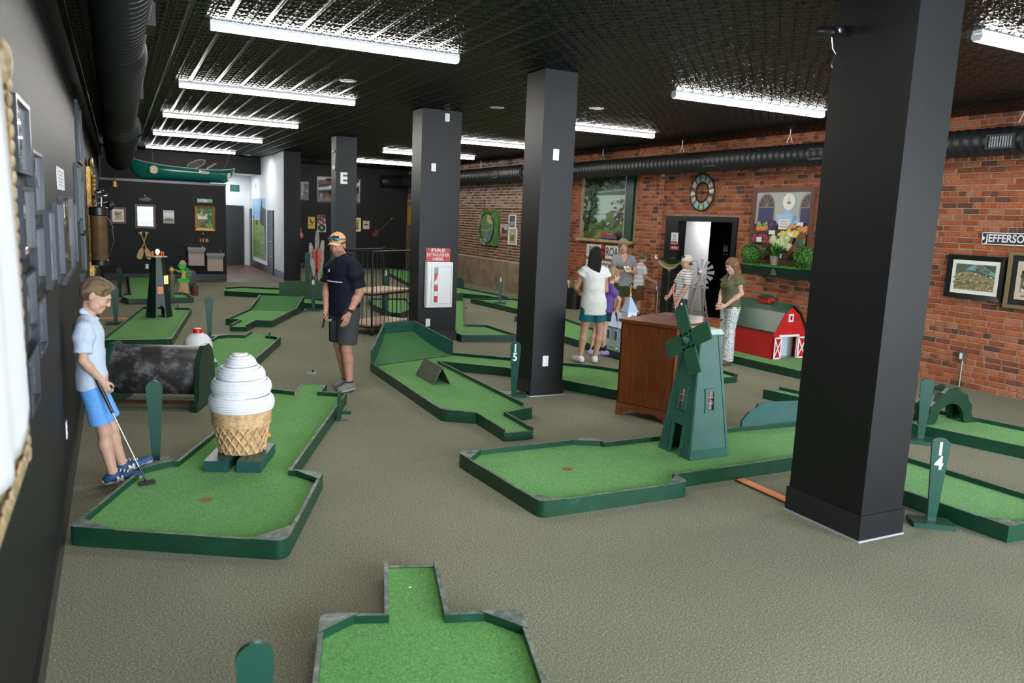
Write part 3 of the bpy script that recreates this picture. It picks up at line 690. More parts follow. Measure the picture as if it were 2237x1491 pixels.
for nm, ang, hs in (('front_side', 0, [WIN]), ('left_side', -PI / 2, [DOOR, WIN]), ('right_side', PI / 2, [DOOR]), ('back_side', PI, [])):
    o = trap(RZ(ang), hs).build(nm, MILLM, r)
    Ms = RZ(ang); mb = MB()
    sl = math.atan2(b0 - b1, HW)
    for s in (-1, 1):          # edge battens
        q = []
        for z in (0, HW): 
            xx = fr(z) * s; q += [(xx, -fr(z) - .006, z), (xx - s * .022, -fr(z) - .006, z), (xx - s * .022, -fr(z), z), (xx, -fr(z), z)]
        mb.add(q, [(0, 1, 5, 4), (1, 2, 6, 5), (3, 0, 4, 7), (0, 3, 2, 1), (4, 5, 6, 7)], 0, Ms)
    if DOOR not in hs: mb.bb((-fr(0) + .02, -fr(.03) - .006, .0), (fr(0) - .02, -fr(.03) + .003, .075), 0, Ms)
    else:
        mb.bb((-fr(0) + .02, -fr(.03) - .006, 0), (-.085, -fr(.03) + .003, .075), 0, Ms); mb.bb((.092, -fr(.03) - .006, 0), (fr(0) - .02, -fr(.03) + .003, .075), 0, Ms)
    mb.build('batten', MILLM, o)
    for (u0, u1, z0, z1) in hs:
        e = .022; mb = MB()
        def bar(ua, ub, za, zb): 
            y0 = -fr((za + zb) / 2) - .010
            mb.add([(ua, -fr(za) - .010, za), (ub, -fr(za) - .010, za), (ub, -fr(zb) - .010, zb), (ua, -fr(zb) - .010, zb), (ua, -fr(za) + .004, za), (ub, -fr(za) + .004, za), (ub, -fr(zb) + .004, zb), (ua, -fr(zb) + .004, zb)],
                   [(0, 1, 2, 3), (7, 6, 5, 4), (0, 4, 5, 1), (1, 5, 6, 2), (2, 6, 7, 3), (3, 7, 4, 0)], 0, Ms)
        bar(u0 - e, u0, z0, z1); bar(u1, u1 + e, z0, z1); bar(u0 - e - .006, u1 + e + .006, z1, z1 + e)
        if z0 > .1: bar(u0 - e - .006, u1 + e + .006, z0 - e, z0)
        mb.build('trim', MILLM, o)
        if z0 > .1:
            zc = (z0 + z1) / 2
            MB().bb((u0, -fr(zc) + .006, z0), (u1, -fr(zc) + .010, z1), 0, Ms).build('pane', mat('windmill_pane', (.16, .13, .14), .08, var=.8, vs=22, spec=.8), o)
            mb = MB()
            for k in (1, 2): mb.bb((u0, -fr(zc) - .002, z0 + (z1 - z0) * k / 3 - .003), (u1, -fr(zc) + .006, z0 + (z1 - z0) * k / 3 + .003), 0, Ms)
            mb.bb((-.0005, -fr(zc) - .002, z0), (.0055, -fr(zc) + .006, z1), 0, Ms); mb.build('muntin', mat('muntin_pink', (.55, .30, .24), .5), o)
MB().add([(-.125, -.125, HW), (.125, -.125, HW), (.125, .125, HW), (-.125, .125, HW), (-.105, -.105, HW + .04), (.105, -.105, HW + .04), (.105, .105, HW + .04), (-.105, .105, HW + .04)], [(3, 2, 1, 0), (4, 5, 6, 7), (0, 1, 5, 4), (1, 2, 6, 5), (2, 3, 7, 6), (3, 0, 4, 7)]).build('cap', mat('windmill_cap_paint', (.42, .55, .48), .4), r)
# sails on the left face
hub = MB().lathe([(.03, -.09), (.03, .06), (.016, .075), (.0001, .078)], 16, 0, T(-.19, -.09, .975) @ RY(-PI / 2)).build('hub', MILLM, r, 40)
for k in range(4):
    A = T(-.225, -.09, .975) @ RX(-.46 + k * PI / 2)
    MB().add([(-.008, -.072, .05), (-.008, .072, .05), (-.008, .072, .28), (-.008, -.072, .28), (.008, -.072, .05), (.008, .072, .05), (.008, .072, .28), (.008, -.072, .28)],
             [(0, 1, 2, 3), (7, 6, 5, 4), (0, 4, 5, 1), (1, 5, 6, 2), (2, 6, 7, 3), (3, 7, 4, 0)], 0, A).bb((-.008, -.03, -.03), (.008, .03, .06), 0, A).build('sail', mat('sail_paint', (.020, .100, .056), .42, var=.1), r)

# ------------------------------------------------------------------ cabinet
r = thing('cabinet', 'dark red mahogany display cabinet behind the windmill', 'cabinet', (4.83, 5.985, 0), .42)
CW, CD, CH_ = .96, .62, 1.0
mb = MB(); mb.bb((0, 0, .12), (.02, CD, CH_ - .03)).bb((CW - .02, 0, .12), (CW, CD, CH_ - .03)).bb((0, CD - .02, .12), (CW, CD, CH_ - .03)).bb((0, 0, .12), (CW, CD, .14)).bb((.02, .03, .50), (CW - .02, CD - .02, .52))
mb.build('body', MAHOG, r)
MB().bb((-.025, -.03, CH_ - .03), (CW + .025, CD + .02, CH_)).build('top', MAHOG, r)
def scallop(L):
    pts = [(0, .13), (0, 0), (.07, 0), (.09, .045), (.13, .05), (.16, .075)]; inner = [(x, z) for x, z in pts[2:]]
    m_ = [(L - x, z) for x, z in reversed(pts[2:])]
    return pts + [(L / 2 - .04, .075), (L / 2, .055), (L / 2 + .04, .075)] + m_ + [(L, 0), (L, .13)]
REDW = woodmat('red_mahogany', (.13, .030, .012), (.26, .070, .028), .35, (8, 8, 1.5), .2)
MB().slab(scallop(CW), -.02, .0).build('plinth', REDW, r)
MB().slab(scallop(CD), -.01, .01, 0, RZ(PI / 2)).build('plinth', REDW, r)
MB().slab(scallop(CD), -.01, .01, 0, T(CW, 0, 0) @ RZ(PI / 2)).build('plinth', REDW, r)
mb = MB().bb((0, -.008, .13), (.05, .015, CH_ - .03)).bb((CW - .05, -.008, .13), (CW, .015, CH_ - .03)).bb((.05, -.008, CH_ - .09), (CW - .05, .015, CH_ - .03)).bb((.05, -.008, .47), (CW - .05, .015, .52)).bb((.05, -.008, .13), (CW - .05, .015, .18))
mb.build('face_frame', REDW, r)
gd = MB().bb((.05, .002, .52), (CW - .05, .006, CH_ - .09)).build('glass_door', GLASSD, r)
rr = random.Random(5); mb = MB()
for k in range(34):
    x = .10 + rr.random() * .75; z = .56 + rr.random() * .27
    mb.bb((x, -.0005, z), (x + .012 + rr.random() * .03, .0015, z + .02 + rr.random() * .06), 0, None, rr.choice([(.55, .55, .58), (.75, .74, .78), (.3, .28, .34), (.15, .14, .17), (.6, .52, .62)]))
mb.build('printed_panel', VC, gd)
MB().bb((.05, .004, .18), (CW - .05, .009, .47)).build('cane_panel', mat('cane_weave', (.36, .20, .075), .6, var=.5, vs=70, bump=.8, bs=90), r)

# ------------------------------------------------------------------ ice cream cone
r = thing('ice_cream_cone', 'giant white soft ice cream in a woven wicker cone', 'ice cream', (.79, 5.95, .073), -.38)
for s in (-1, 1): MB().bb((s * .115 - .085, -.28, 0), (s * .115 + .085, .20, .082)).build('block', mat('block_teal_paint', (.014, .070, .058), .4, var=.15), r)
WICK = mat('wicker', (.60, .38, .19), .6, var=.3, vs=28, bump=.6, bs=60, bdist=.01)
MB().lathe([(.148, .082), (.156, .095), (.182, .26), (.194, .31), (.194, .40), (.185, .41)], 40).build('cone_core', WICK, r, 50)
mb = MB()   # diagonal lattice of the cone
for k in range(18):
    for s in (-1, 1):
        pts = []
        for i in range(13):
            z = .09 + .225 * i / 12; w = 2 * PI * k / 18 + s * i / 12 * .80; q = .154 + (z - .09) * .165 + .006 + (.003 if (i + (s > 0)) % 2 else 0)
            pts.append((q * math.cos(w), q * math.sin(w), z))
        mb.tube(pts, .0075, 5)
mb.build('lattice', WICK, r, 60)
mb = MB()   # woven rim bands
for j in range(9):
    z = .302 + j * .0125; q = .200 + .006 * j / 8
    n = 48; pts = [((q + (.005 if (i + j) % 2 else -.002)) * math.cos(2 * PI * i / n), (q + (.005 if (i + j) % 2 else -.002)) * math.sin(2 * PI * i / n), z) for i in range(n + 1)]
    mb.tube(pts, .0082, 6, 0, False)
mb.build('rim', WICK, r, 60)
CREAM = mat('white_rope', (.80, .80, .82), .75, var=.06, vs=30)
def scr(z, w=0):   # soft serve silhouette in three tiers, spiralling slightly
    z = z + .010 * math.sin(w)
    if z < .515: return .190 + .045 * math.sqrt(max(0, 1 - ((z - .455) / .066) ** 2))
    if z < .640: return .155 + .060 * math.sqrt(max(0, 1 - ((z - .575) / .068) ** 2))
    if z < .735: return .090 + .082 * math.sqrt(max(0, 1 - ((z - .66) / .078) ** 2))
    return .115 * math.sqrt(max(0, 1 - ((z - .72) / .105) ** 2))
turns = 23; N_ = turns * 40; rope = []
for i in range(N_ + 1):
    s = i / N_; z = .400 + .418 * s; w = s * turns * 2 * PI
    rope.append((max(.006, scr(z, w) - .009) * math.cos(w), max(.006, scr(z, w) - .009) * math.sin(w), z))
MB().tube(rope, .0115, 7).build('rope_coil', CREAM, r, 70)
MB().lathe([(max(.001, scr(.40 + .415 * i / 40) - .030), .40 + .415 * i / 40) for i in range(41)], 36).build('cream_core', CREAM, r, 80)

# ------------------------------------------------------------------ roller drum obstacle
r = thing('drum_obstacle', 'scuffed black roller drum between two green side boards', 'drum', (.345, 8.30, 0), -.36)
def side(y_shift=0):
    return [(-.36, 0), (.36, 0), (.36, .07), (.30, .11), (.275, .30), (.26, .42), (.19, .54), (.08, .605), (-.08, .605), (-.19, .54), (-.26, .42), (-.275, .30), (-.30, .11), (-.36, .07)]
for s in (-1, 1): MB().slab(side(), -.022, .022, 0, T(s * .42, 0, 0) @ RZ(PI / 2)).build('side_board', DGREEN if s > 0 else GREEN, r)
m, t, b = nt('scuffed_drum'); g = ramp(t, noise(t, 5, 8, .75), [(.30, (.012, .011, .010)), (.50, (.045, .042, .040)), (.64, (.20, .20, .21))])
t.links.new(g, b.inputs['Base Color']); b.inputs['Roughness'].default_value = .42; addbump(t, b, noise(t, 40, 4), .15, .004)
MB().lathe([(.0001, -.41), (.235, -.41), (.242, -.40), (.242, .40), (.235, .41), (.0001, .41)], 48, 0, T(0, 0, .345) @ RY(PI / 2)).build('drum', m, r, 40)
MB().bb((-.40, -.30, .07), (.40, -.26, .095)).build('lip', DARKWOOD, r)

# ------------------------------------------------------------------ bobber
r = thing('fishing_bobber', 'giant red and white fishing bobber on its small stand', 'bobber', (.82, 9.85, .073), 0)
MB().bb((-.03, -.15, 0), (.20, .12, .06)).build('block', GREEN, r)
pr = [(math.sin(PI * i / 24) * .165, .235 - math.cos(PI * i / 24) * .165) for i in range(25)]
WB = mat('bobber_white', (.82, .82, .82), .3); RB = mat('bobber_red', (.62, .02, .015), .3)
MB().lathe([(max(.001, q), z) for q, z in pr[9:]], 36).build('upper_ball', WB, r, 60)
MB().lathe([(max(.001, q), z) for q, z in pr[:10]], 36).build('lower_ball', RB, r, 60)
MB().lathe([(.05, .385), (.05, .44), (.046, .447), (.0001, .447)], 24).build('button', RB, r, 35)

# ------------------------------------------------------------------ lighthouse
r = thing('lighthouse', 'dark green octagonal lighthouse with a glowing lamp', 'lighthouse', (.60, 14.45, .073), .1)
mb = MB(); n = 8
for k in range(n):
    a0, a1 = 2 * PI * (k - .5) / n - PI / 2, 2 * PI * (k + .5) / n - PI / 2
    R0, R1 = .215, .105
    q = lambda w, R, z: (R * math.cos(w), R * math.sin(w), z)
    if k in (0, 4):     # arched tunnel in front and back faces
        def pt(u, z):
            R = R0 + (R1 - R0) * z / 1.0; A_ = Vector(q(a0, R, z)); B_ = Vector(q(a1, R, z)); return A_.lerp(B_, u)
        arch = [(.12, 0), (.12, .14), (.25, .19), (.5, .21), (.75, .19), (.88, .14), (.88, 0)]
        outer = [(0, 0), (0, 1.0), (1, 1.0), (1, 0)]
        vs = [pt(u, z) for u, z in outer[:1]] + [pt(u, z) for u, z in arch] + [pt(1, 0), pt(1, 1.0), pt(0, 1.0)]
        mb.add(vs, [tuple(range(len(vs)))])
    else:
        mb.add([q(a0, R0, 0), q(a1, R0, 0), q(a1, R1, 1.0), q(a0, R1, 1.0)], [(0, 1, 2, 3)])
LHM = mat('lighthouse_dark_green', (.006, .022, .014), .4, var=.3, vs=12, stretch=(20, 20, 1))
mb.build('tower', LHM, r)
MB().lathe([(.0001, 1.0), (.165, 1.0), (.165, 1.018), (.0001, 1.018)], 8, 0, RZ(PI / 8)).build('gallery', mat('gallery_grey', (.10, .12, .11), .4), r)
for k in range(8): MB().tube([(.095 * math.cos(k * PI / 4), .095 * math.sin(k * PI / 4), 1.018), (.095 * math.cos(k * PI / 4), .095 * math.sin(k * PI / 4), 1.10)], .006, 6).build('railing_post', OAK, r)
MB().lathe([(.03, 1.018), (.03, 1.04), (.018, 1.05), (.018, 1.06)], 12).build('lamp_socket', GOLD, r, 40)
MB().ell((0, 0, 1.095), (.033, .033, .042), 14, 10).build('bulb', emit('warm_bulb', (1.0, .55, .18), 9), r, 60)
wn = MB().add([(-.045, -.178, .40), (.045, -.178, .40), (.045, -.168, .52), (-.045, -.168, .52), (-.045, -.17, .40), (.045, -.17, .40), (.045, -.16, .52), (-.045, -.16, .52)], [(0, 1, 2, 3), (7, 6, 5, 4), (0, 4, 5, 1), (1, 5, 6, 2), (2, 6, 7, 3), (3, 7, 4, 0)]).build('copper_window', mat('hammered_copper', (.30, .09, .04), .35, .6, var=.5, vs=60), r)
A = RZ(PI / 4); fwn = MB().bb((-.045, -.156, .56), (.045, -.146, .70), 0, A).build('lit_window', emit('lit_window_glow', (1.0, .62, .30), .45), r)
mb = MB().bb((-.004, -.160, .56), (.004, -.155, .70), 0, A)
for z in (.605, .65): mb.bb((-.045, -.160, z - .003), (.045, -.155, z + .003), 0, A)
mb.build('muntin', OAK, fwn)

# ------------------------------------------------------------------ painted turtle cut-out and small figure
r = thing('turtle_cutout', 'bright green painted wooden turtle angler sitting on a post', 'wooden cutout', (1.27, 18.5, .0), 0)
TG = mat('turtle_green', (.03, .50, .03), .45); TY = mat('turtle_yellow', (.75, .45, .03), .45); SHELL = mat('turtle_shell_dark', (.01, .13, .02), .45)
def sl(name, pts, m_, y0, y1, par=r, S=1.0): return MB().slab([(x * S, z * S) for x, z in pts], y0, y1).build(name, m_, par)
sl('leg_post', [(-.10, .07), (.11, .07), (.09, .30), (-.07, .30)], PINE, -.03, .03)
sl('plank_base', [(-.12, .10), (.13, .05), (.13, .075), (-.12, .125)], PINE, -.10, -.02)
sl('legs', [(-.11, .30), (.10, .28), (.13, .33), (.06, .37), (-.04, .38), (-.13, .36)], TG, -.035, -.005)
sl('belly', [(-.06, .33), (.03, .36), (.05, .50), (.02, .58), (-.04, .55), (-.02, .45)], TY, -.030, 0)
sl('shell', [(.02, .34), (.14, .34), (.17, .42), (.19, .54), (.10, .60), (.05, .62), (.03, .5)], SHELL, -.028, .002)
for x, z in ((.06, .40), (.11, .38), (.09, .46), (.14, .46), (.06, .52), (.11, .53), (.15, .52), (.08, .58)): sl('shell_spot', [(x - .016, z - .014), (x + .016, z - .012), (x + .013, z + .016), (x - .013, z + .014)], TG, -.034, -.028)
sl('head', [(-.09, .62), (-.05, .57), (.03, .58), (.06, .64), (.05, .71), (-.01, .73), (-.07, .71), (-.10, .67)], TG, -.034, -.004)
sl('hat', [(-.08, .71), (.08, .68), (.05, .73), (.02, .775), (-.03, .77), (-.06, .735)], mat('straw_hat', (.62, .42, .24), .6), -.036, -.002)
sl('arm', [(.0, .50), (.03, .54), (-.10, .56), (-.16, .58), (-.17, .55), (-.09, .51)], TG, -.045, -.030)
MB().tube([(-.13, -.045, .53), (-.22, -.06, .62), (-.27, -.07, .66)], .008, 6).build('fishing_rod', OAK, r)
MB().ell((-.065, -.036, .675), (.010, .004, .012), 8, 6).build('eye', BLACK, r)
r = thing('bucket', 'small brown bait bucket beside the turtle', 'bucket', (1.50, 18.42, 0), 0)
MB().lathe([(.06, 0), (.07, .22), (.064, .22), (.055, .01)], 18).build('pail', mat('bucket_brown', (.14, .05, .03), .5), r, 40)
MB().tube([(-.066, 0, .2), (-.04, 0, .26), (0, 0, .28), (.04, 0, .26), (.066, 0, .2)], .004, 6).build('handle', IRON, r)
r = thing('bear_cutout', 'black wooden bear silhouette behind the turtle', 'wooden cutout', (1.45, 18.75, 0), 0)
sl('silhouette', [(-.08, 0), (.08, 0), (.09, .2), (.12, .36), (.10, .48), (.05, .54), (-.02, .52), (-.03, .4), (-.08, .3), (-.09, .15)], BLACK, -.015, .015, r)
r = thing('angler_figurine', 'small figurine in a yellow hat beside the lighthouse', 'figurine', (.98, 17.5, .073), 0)
MB().lathe([(.05, 0), (.055, .10), (.045, .22), (.05, .28), (.07, .38), (.055, .46), (.025, .49)], 16).build('body', mat('figurine_coat', (.13, .15, .09), .6), r, 50)
MB().ell((0, -.01, .53), (.038, .038, .045), 14, 10).build('head', mat('figurine_face', (.45, .25, .16), .6), r, 60)
MB().lathe([(.07, .555), (.04, .565), (.04, .60), (.0001, .615)], 16).build('hat', mat('figurine_yellow', (.75, .50, .03), .5), r, 50)

# ------------------------------------------------------------------ scalloped arch obstacle
r = thing('arch_obstacle', 'dark green scalloped arch standing across the right hand green', 'arch', (7.57, 4.93, .073), -.14)
out = []
for k in range(15):
    w = PI * (1 - k / 14); rr_ = .27 + (.022 if k % 2 == 0 else 0); out.append((rr_ * math.cos(w) * 1.05, .04 + rr_ * math.sin(w) * 1.15))
out = [(-.39, 0), (-.39, .035), (-.32, .055)] + out + [(.32, .055), (.39, .035), (.39, 0), (.20, 0)] + [(.17 * math.cos(PI * k / 10), .06 + .15 * math.sin(PI * k / 10)) for k in range(11)] + [(-.20, 0)]
MB().slab(out, -.02, .02).build('panel', DGREEN, r)
MB().slab([(x, z) for x, z in out], .16, .20).build('panel', DGREEN, r)
MB().slab([(.27 * math.cos(PI * k / 10), .04 + .30 * math.sin(PI * k / 10)) for k in range(11)] + [(.25 * math.cos(PI * k / 10), .04 + .28 * math.sin(PI * k / 10)) for k in range(10, -1, -1)], .02, .16).build('roof', DGREEN, r)

# ------------------------------------------------------------------ pipe cart
r = thing('pipe_cart', 'rolling cart of black iron pipes with wooden shelves', 'cart', (3.62, 12.12, 0), .62)
CWX, CWY = 1.10, .62   # along +x right edge, y depth (rotated)
for (x, y) in ((0, 0), (CWX, 0), (CWX, -CWY * 0 + CWY), (0, CWY)): pass
def cart(r):
    P = [(-.0, 0), (CWX, 0), (CWX, CWY), (0, CWY)]
    for (x, y) in P:
        MB().tube([(x, y, .12), (x, y, 1.36)], .016, 8).ell((x, y, 1.365), (.024, .024, .024), 10, 8).ell((x, y, .66), (.022, .022, .022), 10, 8).build('corner_post', IRON, r, 60)
        w = MB().lathe([(.0001, -.016), (.045, -.016), (.058, -.01), (.06, 0), (.058, .01), (.045, .016), (.0001, .016)], 20, 0, T(x, y, .062) @ RX(PI / 2)).build('caster_wheel', BLACK, r, 40)
        MB().bb((-.012, -.022, -.002), (.012, -.017, .06)).bb((-.012, .017, -.002), (.012, .022, .06)).bb((-.014, -.022, .055), (.014, .022, .065)).build('fork', STEEL, w, None, (x, y, .062))
    for z in (.13, .66, 1.35):
        for i in range(4):
            a, c = P[i], P[(i + 1) % 4]; MB().tube([(*a, z), (*c, z)], .013 if z < 1 else .016, 8).build('rail_pipe', IRON, r, 60)
    for z in (.155, .685):
        MB().bb((.01, .01, z), (CWX - .01, CWY - .01, z + .022), 0).build('shelf', PLY, r)
        MB().bb((.005, .002, z - .03), (CWX - .005, .012, z)).bb((.005, CWY - .012, z - .03), (CWX - .005, CWY - .002, z)).bb((.0, .005, z - .03), (.010, CWY - .005, z)).bb((CWX - .01, .005, z - .03), (CWX, CWY - .005, z)).build('shelf_edge', OAK, r)
    for i in range(4):
        a, c = Vector(P[i]), Vector(P[(i + 1) % 4]); n = 10 if (c - a).length > .8 else 6
        for k in range(1, n):
            q = a.lerp(c, k / n); MB().tube([(q.x, q.y, .13), (q.x, q.y, 1.35)], .0055, 6, 0, False).build('bar', IRON, r)
cart(r)
# ------------------------------------------------------------------ flat painted art: coloured polygons on a canvas
def art(parent, w, h, items, y=0.0, name='picture', m_=None, x0=None, z0=None):
    x0 = -w / 2 if x0 is None else x0; z0 = 0 if z0 is None else z0
    mb = MB()
    for i, (pts, col) in enumerate(items):
        d = y - .0002 * (i + 1)
        if isinstance(col, str): col = srgb(col)
        mb.add([(x0 + p[0] * w, d, z0 + p[1] * h) for p in pts], [tuple(range(len(pts)))], 0, None, col)
    return mb.build(name, m_ or VC, parent, recalc=False)
def rect(a, b_, c, d): return [(a, b_), (c, b_), (c, d), (a, d)]
def ellp(cx, cz, rx, rz, n=14, a0=0, a1=2 * PI):
    k = n if a1 - a0 > 6 else n + 1
    return [(cx + rx * math.cos(a0 + (a1 - a0) * i / n), cz + rz * math.sin(a0 + (a1 - a0) * i / n)) for i in range(k)]
def blobs(rn, n, x0, x1, z0, z1, r0, r1, cols, asp=1.0, k=7):
    out = []
    for _ in range(n):
        x, z, q = rn.uniform(x0, x1), rn.uniform(z0, z1), rn.uniform(r0, r1)
        out.append(([(min(1, max(0, x + q * math.cos(2 * PI * i / k) * rn.uniform(.7, 1.2))), min(1, max(0, z + q * asp * math.sin(2 * PI * i / k) * rn.uniform(.7, 1.2)))) for i in range(k)], rn.choice(cols)))
    return out
WALLROT = {'L': PI / 2, 'R': -PI / 2, 'B': 0.0}
def mitre(w, h, fw, d, d2=None):
    d2 = d if d2 is None else d2; mb = MB()
    o_ = [(-w / 2, 0), (w / 2, 0), (w / 2, h), (-w / 2, h)]; i_ = [(-w / 2 + fw, fw), (w / 2 - fw, fw), (w / 2 - fw, h - fw), (-w / 2 + fw, h - fw)]
    for k in range(4):
        a, c = o_[k], o_[(k + 1) % 4]; e, f_ = i_[(k + 1) % 4], i_[k]
        vs = [(p[0], 0, p[1]) for p in (a, c, e, f_)] + [(a[0], -d, a[1]), (c[0], -d, c[1]), (e[0], -d2, e[1]), (f_[0], -d2, f_[1])]
        mb.add(vs, [(0, 3, 2, 1), (4, 5, 6, 7), (0, 1, 5, 4), (1, 2, 6, 5), (2, 3, 7, 6), (3, 0, 4, 7)])
    return mb
def picture(label, wall, pos, w, h, items, fw=.03, fm=None, d=.03, mat_w=0, gloss=False, group=None, name='framed_picture', cat='picture', d2=None, gl=None, matc='e8e4da'):
    r = thing(name, label, cat, pos, WALLROT[wall], group)
    if fm is not None: mitre(w, h, fw, d, d2).build('frame', fm, r)
    iw, ih = w - 2 * fw, h - 2 * fw
    if mat_w:
        MB().bb((-iw / 2, -d * .55, fw), (iw / 2, -d * .3, h - fw)).build('mount', mat('mount_' + matc, srgb(matc), .8), r)
        art(r, iw - 2 * mat_w, ih - 2 * mat_w, items, -d * .56, 'print', GLZ if gloss else VC, None, fw + mat_w)
    else:
        MB().bb((-iw / 2, -d * .4, fw), (iw / 2, 0, h - fw)).build('backing', BLACK, r)
        art(r, iw, ih, items, -d * .41, 'print', GLZ if gloss else VC, None, fw)
    if gl is not None:
        MB().bb((-iw / 2, -d * .8, fw), (iw / 2, -d * .78, h - fw)).build('glass', gl, r)
    return r
GLZ = vcmat('glazed_print', .5, coat=1.0); GLZ.node_tree.nodes['Principled BSDF'].inputs['Coat Roughness'].default_value = .015
# ------------------------------------------------------------------ left wall: black framed prints
FRB = mat('blue_black_frame', (.014, .018, .028), .3)
FRL = [(3.42, 3.92, 2.045, 2.327, 'topmost of the nearer column of frames, by the gilt mirror'), (3.98, 4.49, 1.882, 2.162, 'topmost of the second column of frames'), (3.44, 3.94, 1.728, 1.996, 'second from the top beside the gilt mirror'), (3.93, 4.35, 1.575, 1.833, 'second from the top in the second column of frames'),
       (3.42, 3.83, 1.417, 1.670, 'third down beside the gilt mirror'), (3.86, 4.26, 1.272, 1.515, 'lowest in the second column of frames'), (3.38, 3.79, 1.125, 1.356, 'lowest of all beside the gilt mirror'), (4.69, 5.12, 1.487, 1.896, 'just before the pinned note'), (5.36, 5.93, 1.46, 1.937, 'below the pinned note'), (6.0, 7.35, 1.39, 1.98, 'widest of the row, past the pinned note'), (7.45, 7.95, 1.408, 1.932, 'at the far end of the lower row'), (9.16, 10.2, 2.34, 2.95, 'highest one near the cornice'), (8.4, 9.25, 1.76, 2.30, 'above the boy, second from the golf bag'), (9.3, 9.95, 1.62, 2.165, 'just before the golf bag'), (9.25, 10.0, 1.18, 1.60, 'lowest before the golf bag')]
rn = random.Random(11)
for i, (y0, y1, z0, z1, w_) in enumerate(FRL):
    W_, H_ = y1 - y0, z1 - z0; base = rn.choice(['2b3136', '3a4046', '23282c', '4a4f4c'])
    it = [(rect(0, 0, 1, 1), base)] + blobs(rn, 10, .1, .9, .1, .9, .05, .2, ['55605c', '1c2022', '6b6a60', '39453f', '88867c'])
    if i in (9, 7): it = [(rect(0, 0, 1, 1), '8f8d7c')] + blobs(rn, 12, .1, .9, .1, .9, .05, .2, ['a9a78f', '6f705f', '5d5a48', 'c3bda4'])
    picture('black framed print behind glass, ' + w_, 'L', (-.339, (y0 + y1) / 2, z0), W_, H_, it, .014, FRB, .030, gloss=True, group='black framed prints on the left wall')
picture('small dark framed tag on the left wall under the golf bag frames', 'L', (-.339, 9.0, 1.16), .4, .085, [(rect(0, 0, 1, 1), '14161a')], .015, FRB, .03)
r = thing('pinned_note', 'white paper note with rounded corners pinned above the row of frames', 'notice', (-.338, 6.34, 2.02), PI / 2)
MB().slab([(-.40, .02), (-.38, 0), (.38, 0), (.40, .02), (.40, .13), (.38, .15), (-.38, .15), (-.40, .13)], -.004, 0).build('sheet', mat('paper_white', (.72, .74, .76), .7), r)
mb = MB()
for k in range(5): mb.bb((-.30, -.0055, .03 + k * .022), (.28 - .1 * (k % 2), -.004, .036 + k * .022))
mb.build('print_lines', mat('grey_ink', (.3, .32, .36), .7), r)
# gilt mirror with white cloth at the left edge
r = thing('gilt_mirror', 'tall ornate gilt framed mirror on the left wall, partly covered by a cloth', 'mirror', (-.335, 2.15, 1.09), PI / 2)
mitre(1.62, 1.24, .10, .05, .03).build('frame', GOLDP, r)
MB().bb((-.72, -.02, .09), (.72, -.012, 1.15)).build('mirror_glass', mat('mirror_silver', (.8, .8, .8), .03, 1), r)
mb = MB(); 
for k in range(26): mb.ell((.76 + .012 * math.sin(k * 2.1), -.052, .03 + k * .047), (.022, .010, .024), 8, 6)
for k in range(33): mb.ell((-.77 + k * .048, -.052, .05 + .008 * math.sin(k * 1.7)), (.024, .010, .022), 8, 6)
mb.build('carved_beads', GOLDP, r, 60)
for k in range(9): q = (k - 4) / 4; MB().ell((q * .30, -.045, 1.30 + .12 * math.cos(q * PI / 2)), (.06, .025, .05), 10, 8).build('crest_leaf', GOLDP, r, 60)
MB().ell((0, -.05, 1.36), (.16, .03, .12), 14, 10).build('crest', GOLDP, r, 60); MB().ell((.75, -.04, 1.27), (.05, .03, .07), 10, 8).build('corner_finial', GOLDP, r, 60)
CLOTH = mat('white_cloth', (.62, .61, .60), .85, bump=.15, bs=14, bdist=.02)
r = thing('white_cloth', 'white sheet hanging down over the gilt mirror at the left edge', 'cloth', (-.258, 1.93, 2.28), PI / 2)
mb = MB(); nx, nz = 26, 30; vs = []
for i in range(nx + 1):
    u = i / nx; xx = -.9 + 1.34 * u
    bottom = .93 + .10 * u - (.16 * max(0, u - .90) / .10)
    for j in range(nz + 1):
        w = j / nz; xe = xx + (.18 * w * u * u) ; vs.append((xe, -.012 * math.sin(u * 26 + w * 2) - .010 * w, .02 - bottom * w))
mb.add(vs, [(i * (nz + 1) + j, (i + 1) * (nz + 1) + j, (i + 1) * (nz + 1) + j + 1, i * (nz + 1) + j + 1) for i in range(nx) for j in range(nz)])
o = mb.build('sheet', CLOTH, r, 80); so = o.modifiers.new('s', 'SOLIDIFY'); so.thickness = .004
r = thing('red_banner', 'red and gold embroidered hanging beside the white cloth', 'hanging', (-.325, 3.10, 1.36), PI / 2)
RED = mat('red_brocade', (.40, .035, .03), .7, var=.5, vs=25)
MB().slab([(-.20, 0), (.05, .02), (.10, .10), (.10, .38), (.04, .42), (-.20, .40)], -.012, 0).build('panel', RED, r)
MB().slab([(-.05, .58), (.13, .63), (.01, .72), (-.12, .70)], -.014, 0).build('corner_flap', mat('bright_red_cloth', (.55, .03, .02), .6), r)
mb = MB()
for k in range(12): mb.ell((.095, -.012, .03 + k * .033), (.012, .012, .018), 8, 6)
mb.build('gold_fringe', GOLD, r, 60)
